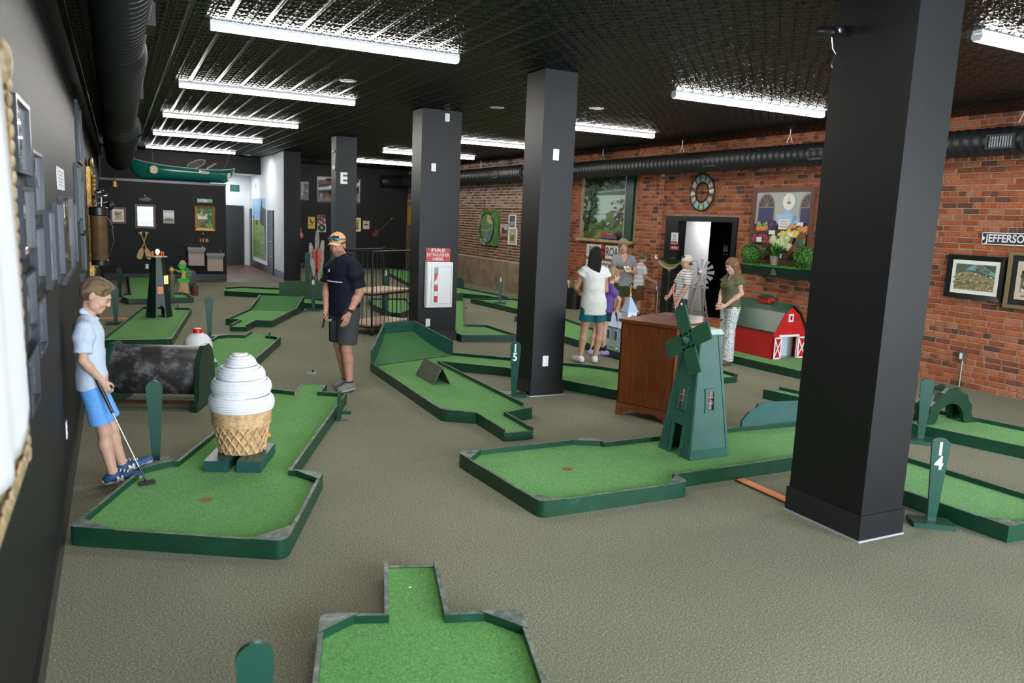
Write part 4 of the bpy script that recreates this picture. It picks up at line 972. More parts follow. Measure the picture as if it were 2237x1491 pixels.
# gilt panel and golf bag farther along
r = thing('gilt_mirror', 'tall narrow gilt mirror frame on the left wall behind the golf bag', 'mirror', (-.335, 12.3, .98), PI / 2)
mitre(1.1, 1.42, .16, .05, .02).build('frame', GOLD, r); MB().bb((-.42, -.02, .1), (.42, -.01, 1.3)).build('panel', GOLDP, r)
mb = MB()
for k in range(22): mb.ell((.47 + .02 * math.sin(k), -.055, .06 + k * .06), (.05, .03, .035), 8, 6)
mb.build('carving', GOLD, r, 60); mb = MB()
for k in range(7): mb.ell(((k - 3) * .1, -.05, 1.43 + .08 * math.cos((k - 3) / 3)), (.07, .03, .06), 8, 6)
mb.build('crest', GOLD, r, 60)
r = thing('golf_bag', 'old brown leather golf bag with clubs hung on the left wall', 'golf bag', (-.2, 11.25, 1.16), 0)
LEA = mat('brown_leather', (.13, .07, .03), .38, var=.35, vs=9, bump=.2, bs=30)
MB().lathe([(.085, .0), (.095, .02), (.095, .62), (.10, .64)], 24).build('barrel', LEA, r, 40)
MB().lathe([(.10, .0), (.102, .06), (.096, .065)], 24).build('bottom_band', BLACK, r, 40)
MB().lathe([(.098, .62), (.108, .63), (.108, .72), (.098, .73), (.085, .72)], 24).build('collar', BLACK, r, 40)
MB().tube([(.095, -.02, .60), (.15, -.03, .5), (.16, -.03, .3), (.10, -.02, .12)], .012, 8).build('strap', BLACK, r, 60)
for k, (x, y) in enumerate(((-.04, .03), (.03, -.03), (.04, .04), (-.02, -.05), (.0, .0))):
    MB().tube([(x, y, .6), (x * 1.3, y * 1.3, .84 + .02 * k)], .006, 6).ell((x * 1.3 + .03, y * 1.3, .85 + .02 * k), (.045, .03, .022), 10, 8).build('club', CHROME if k % 2 else BLACK, r, 60)
MB().bb((-.13, -.02, .62), (-.09, .02, .66)).build('wall_bracket', IRON, r)
r = thing('wall_lamp', 'small black wall lamp on an arm beside the golf bag', 'lamp', (-.335, 16.3, 1.92), PI / 2)
MB().tube([(0, 0, 0), (0, -.22, .04)], .01, 8).build('arm', STEEL, r, 60); MB().ell((0, -.24, -.03), (.07, .07, .08), 14, 10).build('shade', BLACK, r, 60)
r = thing('hanging_bell', 'small brass bell hanging on a chain below the left duct', 'bell', (-.02, 21.6, 2.33), 0)
MB().lathe([(.02, .16), (.06, .13), (.075, .04), (.085, 0), (.07, 0), (.0001, .02)], 18).build('bell', GOLD, r, 40)
MB().tube([(0, 0, .15), (.005, 0, .28), (0, 0, .42)], .009, 6).build('chain', IRON, r)

# ------------------------------------------------------------------ sockets, switches
def outlet(label, wall, pos, slots=True, w=.072, h=.118):
    r = thing('wall_outlet', label, 'outlet', pos, WALLROT[wall], 'white electrical plates')
    MB().slab([(-w / 2, .004), (-w / 2 + .004, 0), (w / 2 - .004, 0), (w / 2, .004), (w / 2, h - .004), (w / 2 - .004, h), (-w / 2 + .004, h), (-w / 2, h - .004)], -.006, 0).build('plate', PLASTICW, r)
    if slots:
        for z in (h * .3, h * .7): MB().slab(ellp(0, z, .016, .014, 12), -.008, -.005).build('receptacle', WHITE, r); 
        mb = MB()
        for z in (h * .3, h * .7): mb.bb((-.008, -.009, z), (-.006, -.008, z + .008)).bb((.006, -.009, z), (.008, -.008, z + .008))
        mb.build('slots', BLACK, r)
    return r
outlet('white outlet plate low on the column beside sign fifteen', 'B', (4.25, 7.513, .34))
outlet('white outlet plate high on the column beside sign fifteen', 'B', (4.255, 7.513, 2.60))
outlet('white outlet plate near the top of the extinguisher column', 'B', (4.52, 11.358, 3.37))
outlet('white outlet plate halfway up the extinguisher column', 'B', (4.32, 11.358, 2.62))
outlet('white outlet plate below the extinguisher cabinet', 'B', (4.29, 11.358, .25))
outlet('white outlet plate behind the lighthouse on the back wall', 'B', (.67, 22.298, .30))
outlet('white outlet plate on the left wall behind the boy', 'L', (-.338, 5.72, .41))
outlet('white outlet plate low on the far left wall', 'L', (-.338, 15.4, .84), False)
outlet('white outlet plate on the pale passage wall under the horse mural', 'R', (4.138, 25.0, .30))
outlet('white outlet plate near the corner of the pale passage wall', 'R', (4.138, 23.4, .30), False)
r = thing('speaker_plate', 'white plate with three black sockets on the far column', 'outlet', (4.36, 16.798, 2.55), 0)
MB().bb((-.075, -.012, 0), (.075, 0, .24)).build('plate', PLASTICW, r)
for z in (.05, .15): MB().bb((-.02, -.014, z), (.075, -.012, z + .045)).build('socket', BLACK, r)
r = thing('motion_sensor', 'white round sensor with a cable on the far column', 'sensor', (4.19, 16.9, 2.82), 0)
MB().ell((-.02, 0, .06), (.03, .06, .06), 14, 10).build('housing', PLASTICW, r, 60); MB().tube([(-.01, 0, .1), (-.012, 0, .35)], .006, 6).build('cable', PLASTICW, r)
MB().bb((-.05, -.12, .38), (0, .05, .42)).build('bracket', BLACK, r)
r = thing('security_camera', 'small black spot camera high on the nearest column', 'camera', (4.19, 3.78, 3.22), 0)
MB().lathe([(.0001, -.09), (.026, -.09), (.032, -.07), (.032, .01), (.02, .03), (.0001, .03)], 18, 0, T(-.06, .02, 0) @ RZ(.5) @ RX(-PI / 2 + .1) @ RX(PI)).build('body', BLACK, r, 40)
MB().tube([(0, 0, .03), (-.04, .01, .03), (-.06, .02, .0)], .012, 8).build('arm', BLACK, r, 60)
MB().ell((-.075, -.07, -.005), (.022, .008, .022), 14, 10, 0).build('lens', STEEL, r, 60)
MB().tube([(-.05, .02, -.03), (-.03, .02, -.1), (-.01, .01, -.13), (-.05, 0, -.2), (-.04, 0, -.22)], .003, 5).build('cable', GALV, r)

# ------------------------------------------------------------------ fire extinguisher cabinet and sign
r = thing('extinguisher_cabinet', 'white wall cabinet holding a red fire extinguisher', 'cabinet', (4.435, 11.358, .555), 0)
MB().bb((-.215, -.085, 0), (.215, 0, .70)).build('box', WHITE, r)
dr = MB().bb((-.205, -.105, .012), (.205, -.086, .688)).build('door', WHITE, r)
mitre(.33, .58, .006, .003).build('door_groove', mat('grey_line', (.45, .46, .48), .5), dr, None, (.02, -.105, .055))
wd = MB().bb((-.10, -.108, .08), (-.035, -.104, .62)).build('window_slot', mat('slot_grey', (.28, .30, .33), .2), dr)
MB().bb((-.095, -.1095, .085), (-.04, -.1085, .34)).build('cylinder', mat('extinguisher_red', (.55, .015, .015), .3), wd)
MB().bb((-.095, -.1100, .18), (-.04, -.1090, .255)).bb((-.095, -.1100, .36), (-.042, -.1090, .50)).build('label', WHITE, wd)
MB().add([(-.095, -.111, .40), (-.06, -.111, .44), (-.042, -.111, .53), (-.06, -.111, .54), (-.095, -.111, .5)], [(0, 1, 2, 3, 4)]).build('hose', mat('extinguisher_red', (.55, .015, .015), .3), wd)
MB().bb((-.145, -.125, .31), (-.135, -.105, .41)).build('handle', CHROME, dr)
r = thing('fire_sign', 'red sign reading FIRE EXTINGUISHER HERE above the white cabinet', 'sign', (4.43, 11.358, 1.262), 0)
MB().bb((-.20, -.006, 0), (.20, 0, .205)).build('board', mat('sign_red', (.50, .035, .03), .45, var=.15), r)
SW = mat('sign_cream', (.82, .74, .66), .6)
text('FIRE', .075, SW, r, 0, .165, -.0065, .0005, .0012, 1.75); text('EXTINGUISHER', .075, SW, r, 0, .098, -.0065, .0005, .0004, .72); text('HERE', .058, SW, r, 0, .035, -.0065, .0005, .001, 1.35)

# ------------------------------------------------------------------ back wall
rn = random.Random(4)
it = [(rect(0, 0, 1, 1), 'b9b29a'), (rect(0, .35, 1, 1), 'd8d8d0'), (rect(.1, .5, .9, .9), 'a07a44')] + blobs(rn, 16, .2, .8, .3, .9, .05, .15, ['8a6630', 'c59a55', '6f7f86', 'e2ddd0'])
picture('small dark framed print at the left end of the back wall', 'B', (.045, 22.299, 1.43), .36, .41, it, .045, DARKWOOD, .04, .04)
it = [(rect(0, 0, 1, 1), '9a9087'), (rect(0, .42, 1, .64), '8d8780'), (rect(0, .25, .45, .5), 'e6e4e2'), (rect(.42, .28, 1, .52), 'eceae8'), (rect(0, .8, .35, .95), 'e2e4e6'), (rect(.4, .82, 1, .97), 'e9eaec'), (rect(.36, .05, .44, .95), '76655c'), (rect(0, 0, 1, .24), '6f5c50')] + blobs(rn, 20, 0, 1, 0, .25, .03, .09, ['8a7669', '54453c', 'a39488'])  # white rectangles paint reflections on the glass into the print
picture('large dark framed picture with white reflections painted in, on the back wall', 'B', (.665, 22.299, 1.33), .48, .61, it, .055, DARKWOOD, .04, gloss=True)
it = [(rect(0, 0, 1, 1), 'e9ebee'), (rect(0, .3, 1, .5), 'c9cac6'), (rect(0, 0, 1, .28), '9aa08c'), ([(0, .28), (.5, .42), (1, .3), (1, .2), (0, .15)], '71705c'), (rect(0, .85, 1, .95), 'b9bbc8')]
picture('frameless white landscape print on the back wall', 'B', (1.215, 22.299, 1.48), .255, .33, it, .004, WHITE, .015)
it = [(rect(0, 0, 1, 1), '5d7a4c'), (rect(0, .45, .7, .78), 'd8dcd8'), ([(.1, 0), (.45, .42), (.6, .42), (.9, 0)], '5a4a44'), (rect(0, .3, .5, .45), '8c6a48')] + blobs(rn, 26, 0, 1, .7, 1, .06, .14, ['3c6b3a', '2b5030', '5f8f45', '88b048', '47753c']) + blobs(rn, 22, .62, 1, .05, .75, .06, .13, ['3f7a36', '6da03c', '9cc04e', '2f5c30'])
picture('gilt framed landscape painting under the CATFISH sign', 'B', (2.09, 22.299, 1.32), .50, .64, it, .07, GOLD, .06, d2=.03)
r = thing('street_sign', 'small green street sign reading CATFISH', 'sign', (2.095, 22.299, 2.045), 0)
MB().bb((-.19, -.006, 0), (.19, 0, .105)).build('plate', mat('street_sign_green', (.10, .26, .13), .4), r)
text('CATFISH', .085, mat('reflective_white', (.8, .85, .8), .4), r, -.045, .052, -.0065, .0005, .002, .82); text('DR', .035, MATS['reflective_white'], r, .145, .062, -.0065, .0005, .001, 1)
r = thing('fish_plaque', 'small wooden fish shaped plaque above the dark framed picture', 'plaque', (.67, 22.299, 2.0), 0)
MB().slab([(-.15, .0), (-.11, .05), (-.06, .03), (.02, .01), (.10, .03), (.16, .065), (.12, .10), (.04, .13), (-.04, .11), (-.10, .075), (-.15, .12), (-.135, .06)], -.012, 0).build('fish', DARKWOOD, r)
mb = MB().bb((-.04, -.014, .075), (.09, -.012, .085)).bb((-.04, -.014, .055), (.08, -.012, .065)); mb.build('lettering', BLACK, r); MB().ell((.0, -.012, .16), (.014, .01, .014), 8, 6).build('nail', WHITE, r)
for k, (s, lab) in enumerate(((1, 'wooden paddle leaning to the left of the crossed pair'), (-1, 'wooden paddle leaning to the right of the crossed pair'))):
    r = thing('canoe_paddle', lab, 'paddle', (.615 + s * -.0, 22.28 - .03 * k, .53), 0, 'crossed wooden paddles')
    A = T(0, 0, .45) @ RY(s * .29) @ T(0, 0, -.45)
    MB().slab([(-.02, .30), (-.055, .24), (-.07, .12), (-.062, .03), (-.03, .0), (.03, .0), (.062, .03), (.07, .12), (.055, .24), (.02, .30)], -.012, .0, 0, A).build('blade', PINE, r)
    MB().tube([A @ Vector((0, -.006, .27)), A @ Vector((0, -.006, .66))], .014, 8).build('shaft', PINE, r, 60)
    MB().slab([(-.015, .65), (.015, .65), (.05, .72), (-.05, .72)], -.018, .006, 0, A).build('grip', PINE, r)
r = thing('fish_stringer', 'row of little wooden fish hanging above the drinking fountains', 'decoration', (2.06, 22.299, 1.0), 0)
MB().tube([(-.12, -.01, .16), (.05, -.01, .165), (.24, -.01, .13)], .005, 6).build('rod', DARKWOOD, r)
for k, x in enumerate((-.09, -.02, .05, .09)): MB().slab([(x - .012, .02), (x + .012, .02), (x + .02, .07), (x + .006, .12), (x - .014, .11), (x - .018, .06)], -.012, -.002).build('fish', mat('tan_fish', (.42, .24, .13), .5), r)
MB().ell((-.02, -.01, .24), (.014, .01, .014), 8, 6).build('nail', WHITE, r)
for lab, x, z in (('higher stainless drinking fountain on the back wall', 1.84, .41), ('lower stainless drinking fountain on the back wall', 2.30, .27)):
    r = thing('drinking_fountain', lab, 'drinking fountain', (x, 22.298, z), 0, 'pair of drinking fountains')
    MB().bb((-.195, -.28, 0), (.195, 0, .36)).build('body', mat('fountain_taupe', (.36, .28, .22), .4), r)
    MB().add([(-.215, -.36, .40), (.215, -.36, .40), (.215, 0, .36), (-.215, 0, .36), (-.225, -.37, .48), (.225, -.37, .48), (.225, 0, .50), (-.225, 0, .50)], [(0, 1, 2, 3), (7, 6, 5, 4), (0, 4, 5, 1), (1, 5, 6, 2), (2, 6, 7, 3), (3, 7, 4, 0)]).build('basin', STEEL, r)
    MB().bb((-.20, -.34, .36), (.20, 0, .395)).build('skirt', mat('fountain_grey', (.12, .12, .13), .35, .5), r)
    MB().tube([(.16, -.12, .49), (.165, -.12, .53), (.12, -.16, .545)], .010, 8).build('spout', CHROME, r, 60)

# canoe on the ledge
r = thing('canoe', 'green canoe hanging above the black back wall', 'canoe', (1.62, 22.75, 2.59), .02)
mb = MB(); n = 28; mseg = 12; L2 = 1.30; vs = []
for i in range(n + 1):
    u = -1 + 2 * i / n; a = abs(u)
    bw = .36 * max(0.012, (1 - a ** 2.6)) ** .75
    sheer = .33 + .13 * a ** 3 + (.05 if u < 0 else -.04) * a ** 1.2 - u * .02; keel = .0 + (.20 * max(0, (a - .80) / .20) ** 1.6)
    x = u * L2 + (.02 * 0)
    for k in range(mseg + 1):
        w = PI * k / mseg; c_, s_ = math.cos(w), math.sin(w)
        yy = -bw * (abs(c_) ** .55) * (1 if c_ > 0 else -1); zz = sheer - (sheer - keel) * (s_ ** .75)
        xx = x * (1 - .05 * (s_ ** 2) * a ** 4); vs.append((xx, yy, zz))
mb.add(vs, [(i * (mseg + 1) + k, (i + 1) * (mseg + 1) + k, (i + 1) * (mseg + 1) + k + 1, i * (mseg + 1) + k + 1) for i in range(n) for k in range(mseg)])
CAN = mat('canoe_green', (.008, .145, .105), .22, coat=.5)
o = mb.build('hull', CAN, r, 60); so = o.modifiers.new('s', 'SOLIDIFY'); so.thickness = .012
for k in (0, mseg):
    MB().tube([vs[i * (mseg + 1) + k] for i in range(n + 1)], .014, 6).build('gunwale', mat('gunwale_grey', (.32, .36, .36), .4), r, 60)
MB().slab(ellp(0, 0, .105, .105, 28), -.004, 0).build('round_decal', BLACK, r, None, (-.73, -.352, .235))
dc = MB().slab(ellp(0, 0, .078, .078, 28), -.008, -.004).build('decal_yellow', mat('decal_yellow', (.85, .50, .06), .4), r, None, (-.73, -.352, .235))
MB().slab(ellp(0, 0, .05, .05, 20), -.010, -.008).build('decal_centre', mat('decal_pale', (.70, .62, .22), .4), r, None, (-.73, -.352, .235)); MB().slab(ellp(.005, 0, .022, .022, 12), -.012, -.010).build('decal_dot', mat('decal_green', (.15, .38, .16), .4), r, None, (-.73, -.352, .235))
for i, ch in enumerate('BLACK RIVER'):
    w = PI * (.86 - .072 * i); text(ch, .032, WHITE, r, 0, 0, 0, .0005, .001, 1, 'lettering', 'CENTER', T(-.73 + .091 * math.cos(w), -.358, .235 + .091 * math.sin(w)) @ RY(PI / 2 - w))
for i, ch in enumerate('OUTFITTERS'):
    w = PI * (1.18 + .071 * i); text(ch, .028, WHITE, r, 0, 0, 0, .0005, .001, 1, 'lettering', 'CENTER', T(-.73 + .091 * math.cos(w), -.358, .235 + .091 * math.sin(w)) @ RY(-PI / 2 - w))
text('Pelican', .115, WHITE, r, .47, .25, -.352, .001, .002, .8, 'lettering', 'CENTER', None, .15)
MB().slab([(.33, .265), (.37, .27), (.40, .295), (.405, .25), (.38, .235), (.36, .25)], -.355, -.352).build('bird_logo', WHITE, r)
MB().slab(ellp(1.12, .17, .045, .105, 20), -.185, -.15).build('oval_decal', WHITE, r); MB().bb((1.085, -.190, .145), (1.155, -.185, .165)).build('decal_band', mat('decal_red', (.45, .05, .05), .5), r); MB().slab([(1.11, .20), (1.13, .20), (1.12, .24)], -.19, -.185).build('decal_mark', MATS['decal_red'], r)
for x, dx in ((-.72, -.04), (1.02, .22)): MB().tube([(x, -.1, .40), (x + dx, 0, .93)], .006, 6).build('rope', mat('hemp_rope', (.25, .20, .13), .8), r)
for lab, x, a, S in (('pale snowshoe propped up in the middle of the canoe', 1.72, 1.15, 1.0), ('thin pale snowshoe end sticking out of the canoe', 2.20, 1.0, .6)):
    q = thing('snowshoe', lab, 'snowshoe', (x, 22.72, 2.95), 0, 'snowshoes in the canoe')
    pts = [(.09 * S * math.sin(w) * (1 if S > .9 else .25), 0, .24 * S * (1 - math.cos(w))) for w in [2 * PI * k / 24 for k in range(25)]]
    A = RY(a); MB().tube([A @ Vector(p) for p in pts], .012, 6).build('rim', mat('snowshoe_wood', (.60, .50, .40), .6), q, 60)
    if S > .9:
        mb = MB()
        for k in range(1, 12): z = .04 * k; ww = .09 * math.sqrt(max(0, 1 - ((z - .24) / .24) ** 2)); mb.tube([A @ Vector((-ww, 0, z)), A @ Vector((ww, 0, z))], .004, 4)
        mb.build('webbing', mat('snowshoe_wood', (.6, .5, .4), .6), q)
r = thing('exit_plate', 'small dark green plate high on the pale passage wall', 'sign', (3.64, 28.499, 2.50), 0)
MB().bb((-.15, -.02, 0), (.15, 0, .22)).build('plate', mat('plate_green', (.02, .10, .07), .4), r); MB().bb((-.06, -.022, .07), (.06, -.02, .18)).build('inset', mat('plate_inset', (.03, .16, .11), .4), r)
r = thing('smoke_alarm', 'white smoke alarm on the passage wall', 'alarm', (4.138, 27.2, 2.72), -PI / 2)
MB().lathe([(.09, 0), (.09, .03), (.06, .05), (.0001, .05)], 20, 0, RX(PI / 2)).build('case', PLASTICW, r, 40)
# horse mural on the passage wall
it = [(rect(0, 0, 1, 1), '8fb4d6'), (rect(0, .62, 1, .68), '9fc0da'), (rect(0, 0, 1, .64), '7f9a4a'), (rect(0, 0, 1, .3), '66853c')] + blobs(random.Random(2), 40, 0, 1, 0, .6, .03, .08, ['7c9648', '8fa656', '6a873e', '93a85e'], .4)
it += [([(.56, .62), (.62, .86), (.68, .93), (.74, .86), (1, .82), (1, .12), (.94, .10), (.93, .40), (.84, .56), (.7, .56)], '1b2026'), ([(.66, .92), (.70, 1.0), (.73, .9)], '1b2026'), ([(.92, .1), (.96, .1), (.95, .32)], '3a3e44'), (rect(.28, .56, .36, .64), '2a3020'), (rect(.05, .66, .10, .70), '2b3324')]
picture('large horse and meadow photo mural on the pale passage wall', 'R', (4.139, 26.55, .36), 2.7, 1.92, it, .002, WHITE, .012, name='photo_mural', cat='mural')

# ------------------------------------------------------------------ guitar wall
rn = random.Random(8)
r = thing('interior_window', 'wide framed interior window high on the far black wall', 'window', (6.97, 27.499, 2.26), 0)
mitre(1.56, .88, .06, .05).build('frame', BLACKTRIM, r)

MB().bb((-.72, -.02, .06), (.72, -.015, .82)).build('glass', mat('mirror_silver', (.8, .8, .8), .03, 1), r)
picture('grey photo print left of the interior window', 'B', (5.77, 27.499, 2.31), .30, .62, [(rect(0, 0, 1, 1), '8d949a'), ([(.1, 0), (1, 0), (1, .5), (.5, .6)], '5e666e'), (rect(.45, .5, 1, .9), '4a525c')] + blobs(rn, 20, .2, 1, 0, .8, .03, .08, ['aeb4b8', '6d747c', '454c56']), .02, BLACKTRIM, .02)
def poster(cols, rn):
    it = [(rect(0, 0, 1, 1), cols[0]), (rect(.05, .86, .95, .96), cols[1])] + blobs(rn, 9, .2, .85, .35, .75, .06, .14, [cols[2], '2a2418'], 1.0) + [(rect(.08, .28, .6, .34), cols[2]), (rect(.08, .18, .9, .22), cols[1]), (rect(.08, .06, .8, .1), cols[1])]
    return it
picture('yellow band poster beside the framed record', 'B', (6.02, 27.499, 1.34), .25, .42, poster(('e8b93a', 'c79a28', '3a2f18'), rn), .012, BLACKTRIM, .02)
picture('yellow poster in a white mount right of the far column', 'B', (7.60, 27.499, 1.30), .31, .48, [(rect(0, 0, 1, 1), 'e9bf3c'), (rect(.1, .85, .9, .93), 'b98d24'), ([(.5, .05), (.85, .05), (.7, .35), (.75, .7), (.6, .78), (.55, .5)], '3c3420'), (rect(.05, .2, .4, .24), '8a6c20')], .006, WHITE, .02, .04)
picture('red framed cream poster beside the bass guitar', 'B', (7.95, 27.499, 1.38), .28, .33, [(rect(0, 0, 1, 1), 'd8d2c4'), (rect(.3, .8, .7, .88), '403a34'), (rect(.15, .42, .85, .6), '2a2a28'), (rect(.45, .62, .55, .78), '2a2a28'), (rect(.2, .2, .8, .26), '8a8478')], .03, mat('red_frame', (.28, .02, .025), .4), .03)
picture('small red album cover framed above the record', 'B', (6.36, 27.499, 1.55), .30, .29, [(rect(0, 0, 1, 1), '6d3230')] + blobs(rn, 22, 0, 1, 0, 1, .06, .16, ['a5403a', 'c98a84', '3b2422', 'd8c8c2', '8c2e2c']), .006, BLACKTRIM, .02)
picture('vinyl record mounted on a cream square', 'B', (6.37, 27.499, 1.24), .31, .30, [(rect(0, 0, 1, 1), 'd6cfb4'), (ellp(.5, .5, .44, .44, 28), '141414'), (ellp(.5, .5, .30, .30, 24), '2c2c2c'), (ellp(.5, .5, .28, .28, 24), '161616'), (ellp(.5, .5, .15, .15, 18), 'b9b38c'), (ellp(.5, .5, .03, .03, 10), '3a3a30')], .004, BLACKTRIM, .02)
def guitar(label, pos, ang, bodym, guardm, L=.95, basslike=False):
    r = thing('electric_guitar', label, 'guitar', pos, 0); A = RY(ang)
    bodyp = [(-.02, .0), (.08, -.02), (.15, .04), (.16, .12), (.12, .19), (.13, .27), (.14, .34), (.10, .35), (.06, .30), (.03, .31), (-.03, .31), (-.06, .29), (-.11, .37), (-.15, .36), (-.14, .26), (-.115, .19), (-.155, .11), (-.14, .03), (-.08, -.02)]
    MB().slab(bodyp, -.045, 0, 0, A).build('body', bodym, r)
    MB().slab([(-.05, .05), (.07, .06), (.10, .16), (.06, .27), (-.06, .27), (-.10, .20), (-.03, .14)], -.048, -.045, 0, A).build('pickguard', guardm, r)
    MB().slab([(-.025, .27), (.025, .27), (.02, L - .15), (-.02, L - .15)], -.062, -.042, 0, A).build('neck', DARKWOOD if basslike else BLACK, r)
    MB().slab([(-.02, L - .15), (.02, L - .15), (.035, L - .05), (.0, L), (-.04, L - .02)], -.06, -.045, 0, A).build('headstock', DARKWOOD if basslike else BLACK, r)
    mb = MB()
    for k in range(4): mb.ell(A @ Vector((-.045 + .0 * k, -.055, L - .13 + .032 * k)), (.012, .012, .012), 8, 6)
    mb.build('tuning_pegs', CHROME, r); MB().slab([(-.04, .06), (.04, .06), (.04, .09), (-.04, .09)], -.054, -.047, 0, A).build('bridge', CHROME, r); return r
guitar('dark red bass guitar hung slanting on the far black wall', (8.16, 27.495, 1.16), .87, mat('bass_red', (.07, .008, .008), .25), DARKWOOD, 1.06, True)
guitar('red and white electric guitar half hidden by the passage wall', (5.60, 27.495, 1.00), -.22, mat('guitar_red', (.55, .015, .015), .25), WHITE, .95)
# paddle bundle sculpture
r = thing('oar_sculpture', 'standing bundle of grey and red painted oars', 'sculpture', (4.78, 21.25, 0), 0)
for k, (x, z0, z1, lean, c_) in enumerate(((0, .1, 1.45, .02, (.25, .24, .24)), (-.12, .15, 1.12, -.10, (.33, .33, .34)), (.11, .15, 1.2, .10, (.36, .35, .35)), (-.05, .2, .95, -.05, (.5, .06, .03)), (.07, .1, .85, .14, (.36, .36, .37)), (-.10, .1, .72, -.16, (.33, .32, .33)), (.02, .3, .98, .05, (.55, .10, .05)))):
    A = T(x * .4, -.03 * k, 0) @ RY(lean); h_ = z1 - z0
    mb = MB().slab([(-.02, z0), (.02, z0), (.05, z0 + h_ * .55), (.06, z0 + h_ * .8), (.035, z1 - .02), (0, z1), (-.035, z1 - .02), (-.06, z0 + h_ * .8), (-.05, z0 + h_ * .55)], -.012, .012, 0, A)
    mb.build('oar', mat('oar_%d' % k, c_, .5, var=.3, vs=15), r)
for a in (0, 2.1, 4.2): MB().tube([(0, -.1, .42), (.32 * math.cos(a), -.1 + .25 * math.sin(a), 0.01)], .012, 6).build('tripod_leg', IRON, r)
# ------------------------------------------------------------------ doorway in the brick wall
mb = MB().bb((9.97, 10.88, 0), (10.16, 11.0, 2.16)).bb((9.97, 12.82, 0), (10.16, 12.94, 2.16)).bb((9.97, 11.0, 2.06), (10.16, 12.82, 2.16))
dw = struct('door_4', mb, BLACKTRIM)
struct('wall_restroom', MB().bb((10.16, 10.6, 0), (13.0, 10.75, 2.4)).bb((12.9, 10.75, 0), (13.0, 15.5, 2.4)).bb((10.16, 12.95, 0), (10.3, 15.5, 2.4)).bb((10.16, 15.4, 0), (13.0, 15.5, 2.4)).bb((10.16, 10.6, 2.4), (13.0, 15.5, 2.45)).bb((10.16, 10.6, -.1), (13.0, 15.5, -.001)), BLACKW)
struct('wall_restroom_white', MB().bb((11.0, 12.85, 0), (11.06, 14.2, 2.39)), mat('passage_white', (.72, .74, .76), .6))
area('restroom_fill', (10.75, 12.6, 2.36), (0, 0, 0), .4, .6, 13, (1, .98, .95))  # added fill with no fixture, lights up the white panel behind the doorway
leaf = thing('open_door', 'black door leaf standing open inside the brick doorway', 'door', (10.18, 11.06, 0), 0)
MB().bb((0, -.045, .01), (.80, 0, 2.04)).build('leaf', BLACKTRIM, leaf); MB().tube([(.70, -.045, 1.0), (.70, -.09, 1.0), (.60, -.09, 1.0)], .011, 8).build('handle', STEEL, leaf, 60)
r = thing('wall_notice', 'white notice with a blue wifi symbol on the door post', 'notice', (9.968, 12.62, 1.60), -PI / 2)
MB().bb((-.11, -.004, 0), (.11, 0, .23)).build('sheet', PLASTICW, r)
mb = MB()
for q in (.02, .04, .06): mb.tube([(q * math.sin(a), -.005, .12 + q * math.cos(a)) for a in [-.8 + .2 * k for k in range(9)]], .005, 5)
mb.ell((0, -.005, .12), (.009, .003, .009), 8, 6); mb.build('wifi_symbol', mat('notice_blue', (.10, .18, .40), .5), r)
text('Wi-Fi', .05, MATS['notice_blue'], r, 0, .085, -.0045, .0003, .001); MB().bb((-.10, -.005, .01), (.10, -.004, .055)).build('red_band', mat('notice_red', (.45, .04, .04), .5), r)
r = thing('wall_notice', 'small red strip notice under the wifi notice', 'notice', (9.968, 12.60, 1.49), -PI / 2)
MB().bb((-.14, -.004, 0), (.14, 0, .075)).build('strip', MATS['notice_red'], r); text('NOTICE', .045, WHITE, r, 0, .038, -.0045, .0003, .001)
post = MB().bb((9.969, 12.54, .0), (10.17, 12.83, 2.07)).build('side_panel', BLACKTRIM, dw)
r = thing('restroom_sign', 'small white restroom symbol on the dark side of the doorway', 'sign', (12.895, 14.37, 1.38), -PI / 2)
RSM = mat('restroom_white', (.8, .8, .8), .5)
for k, x in enumerate((-.05, .03)):
    MB().slab(ellp(x, .17, .018, .018, 10), -.012, -.008).slab([(x - .03, .03), (x + .03, .03), (x + .022, .14), (x - .022, .14)], -.012, -.008).build('figure', RSM, r)
MB().bb((-.10, -.008, -.08), (.12, 0, .22)).build('plate', BLACK, r); text('RESTROOM', .032, RSM, r, .0, -.035, -.0085, .0003, .0006)

# ------------------------------------------------------------------ clock
r = thing('wall_clock', 'large round skeleton clock with coloured number plates on the brick wall', 'clock', (9.975, 11.895, 2.61), -PI / 2)
for R_ in (.345, .185): MB().tube([(R_ * math.cos(2 * PI * k / 48), -.012, R_ * math.sin(2 * PI * k / 48)) for k in range(49)], .012, 6, 0, False).build('ring', IRON, r, 60)
CC = {12: '5c7a55', 1: '5a7f83', 2: '8f7d70', 3: 'd8d0bf', 4: 'a08a7a', 5: '88aeb4', 6: '87986a', 7: '82a9b4', 8: '9c8878', 9: 'd6cebd', 10: '8f7d6f', 11: '547a80'}
for h_ in range(1, 13):
    w = PI / 2 - h_ * PI / 6; da = PI / 12 * .84
    o = MB().slab([(R_ * math.cos(w + s), R_ * math.sin(w + s)) for R_, s in ((.19, -da), (.335, -da), (.337, -da / 2), (.337, 0), (.337, da / 2), (.335, da), (.19, da))], -.010, -.004).build('number_plate', mat('clock_' + CC[h_], srgb(CC[h_]), .5), r)
    if h_ in (3, 9):
        MB().slab([(R_ * math.cos(w + s), R_ * math.sin(w + s)) for R_, s in ((.19, -da), (.335, -da), (.337, -da / 2), (.337, 0), (.19, 0))], -.0115, -.0101).build('dark_half', mat('clock_brown', srgb('4a3a34'), .5), o)
    text(str(h_), .125, mat('clock_cream', srgb('e6ddc0'), .5), o, 0, 0, 0, .0004, .001, .72, 'numeral', 'CENTER', T(.262 * math.cos(w), -.0122, .262 * math.sin(w)) @ RY(PI / 2 - w if not 3 < h_ < 9 else -PI / 2 - w))
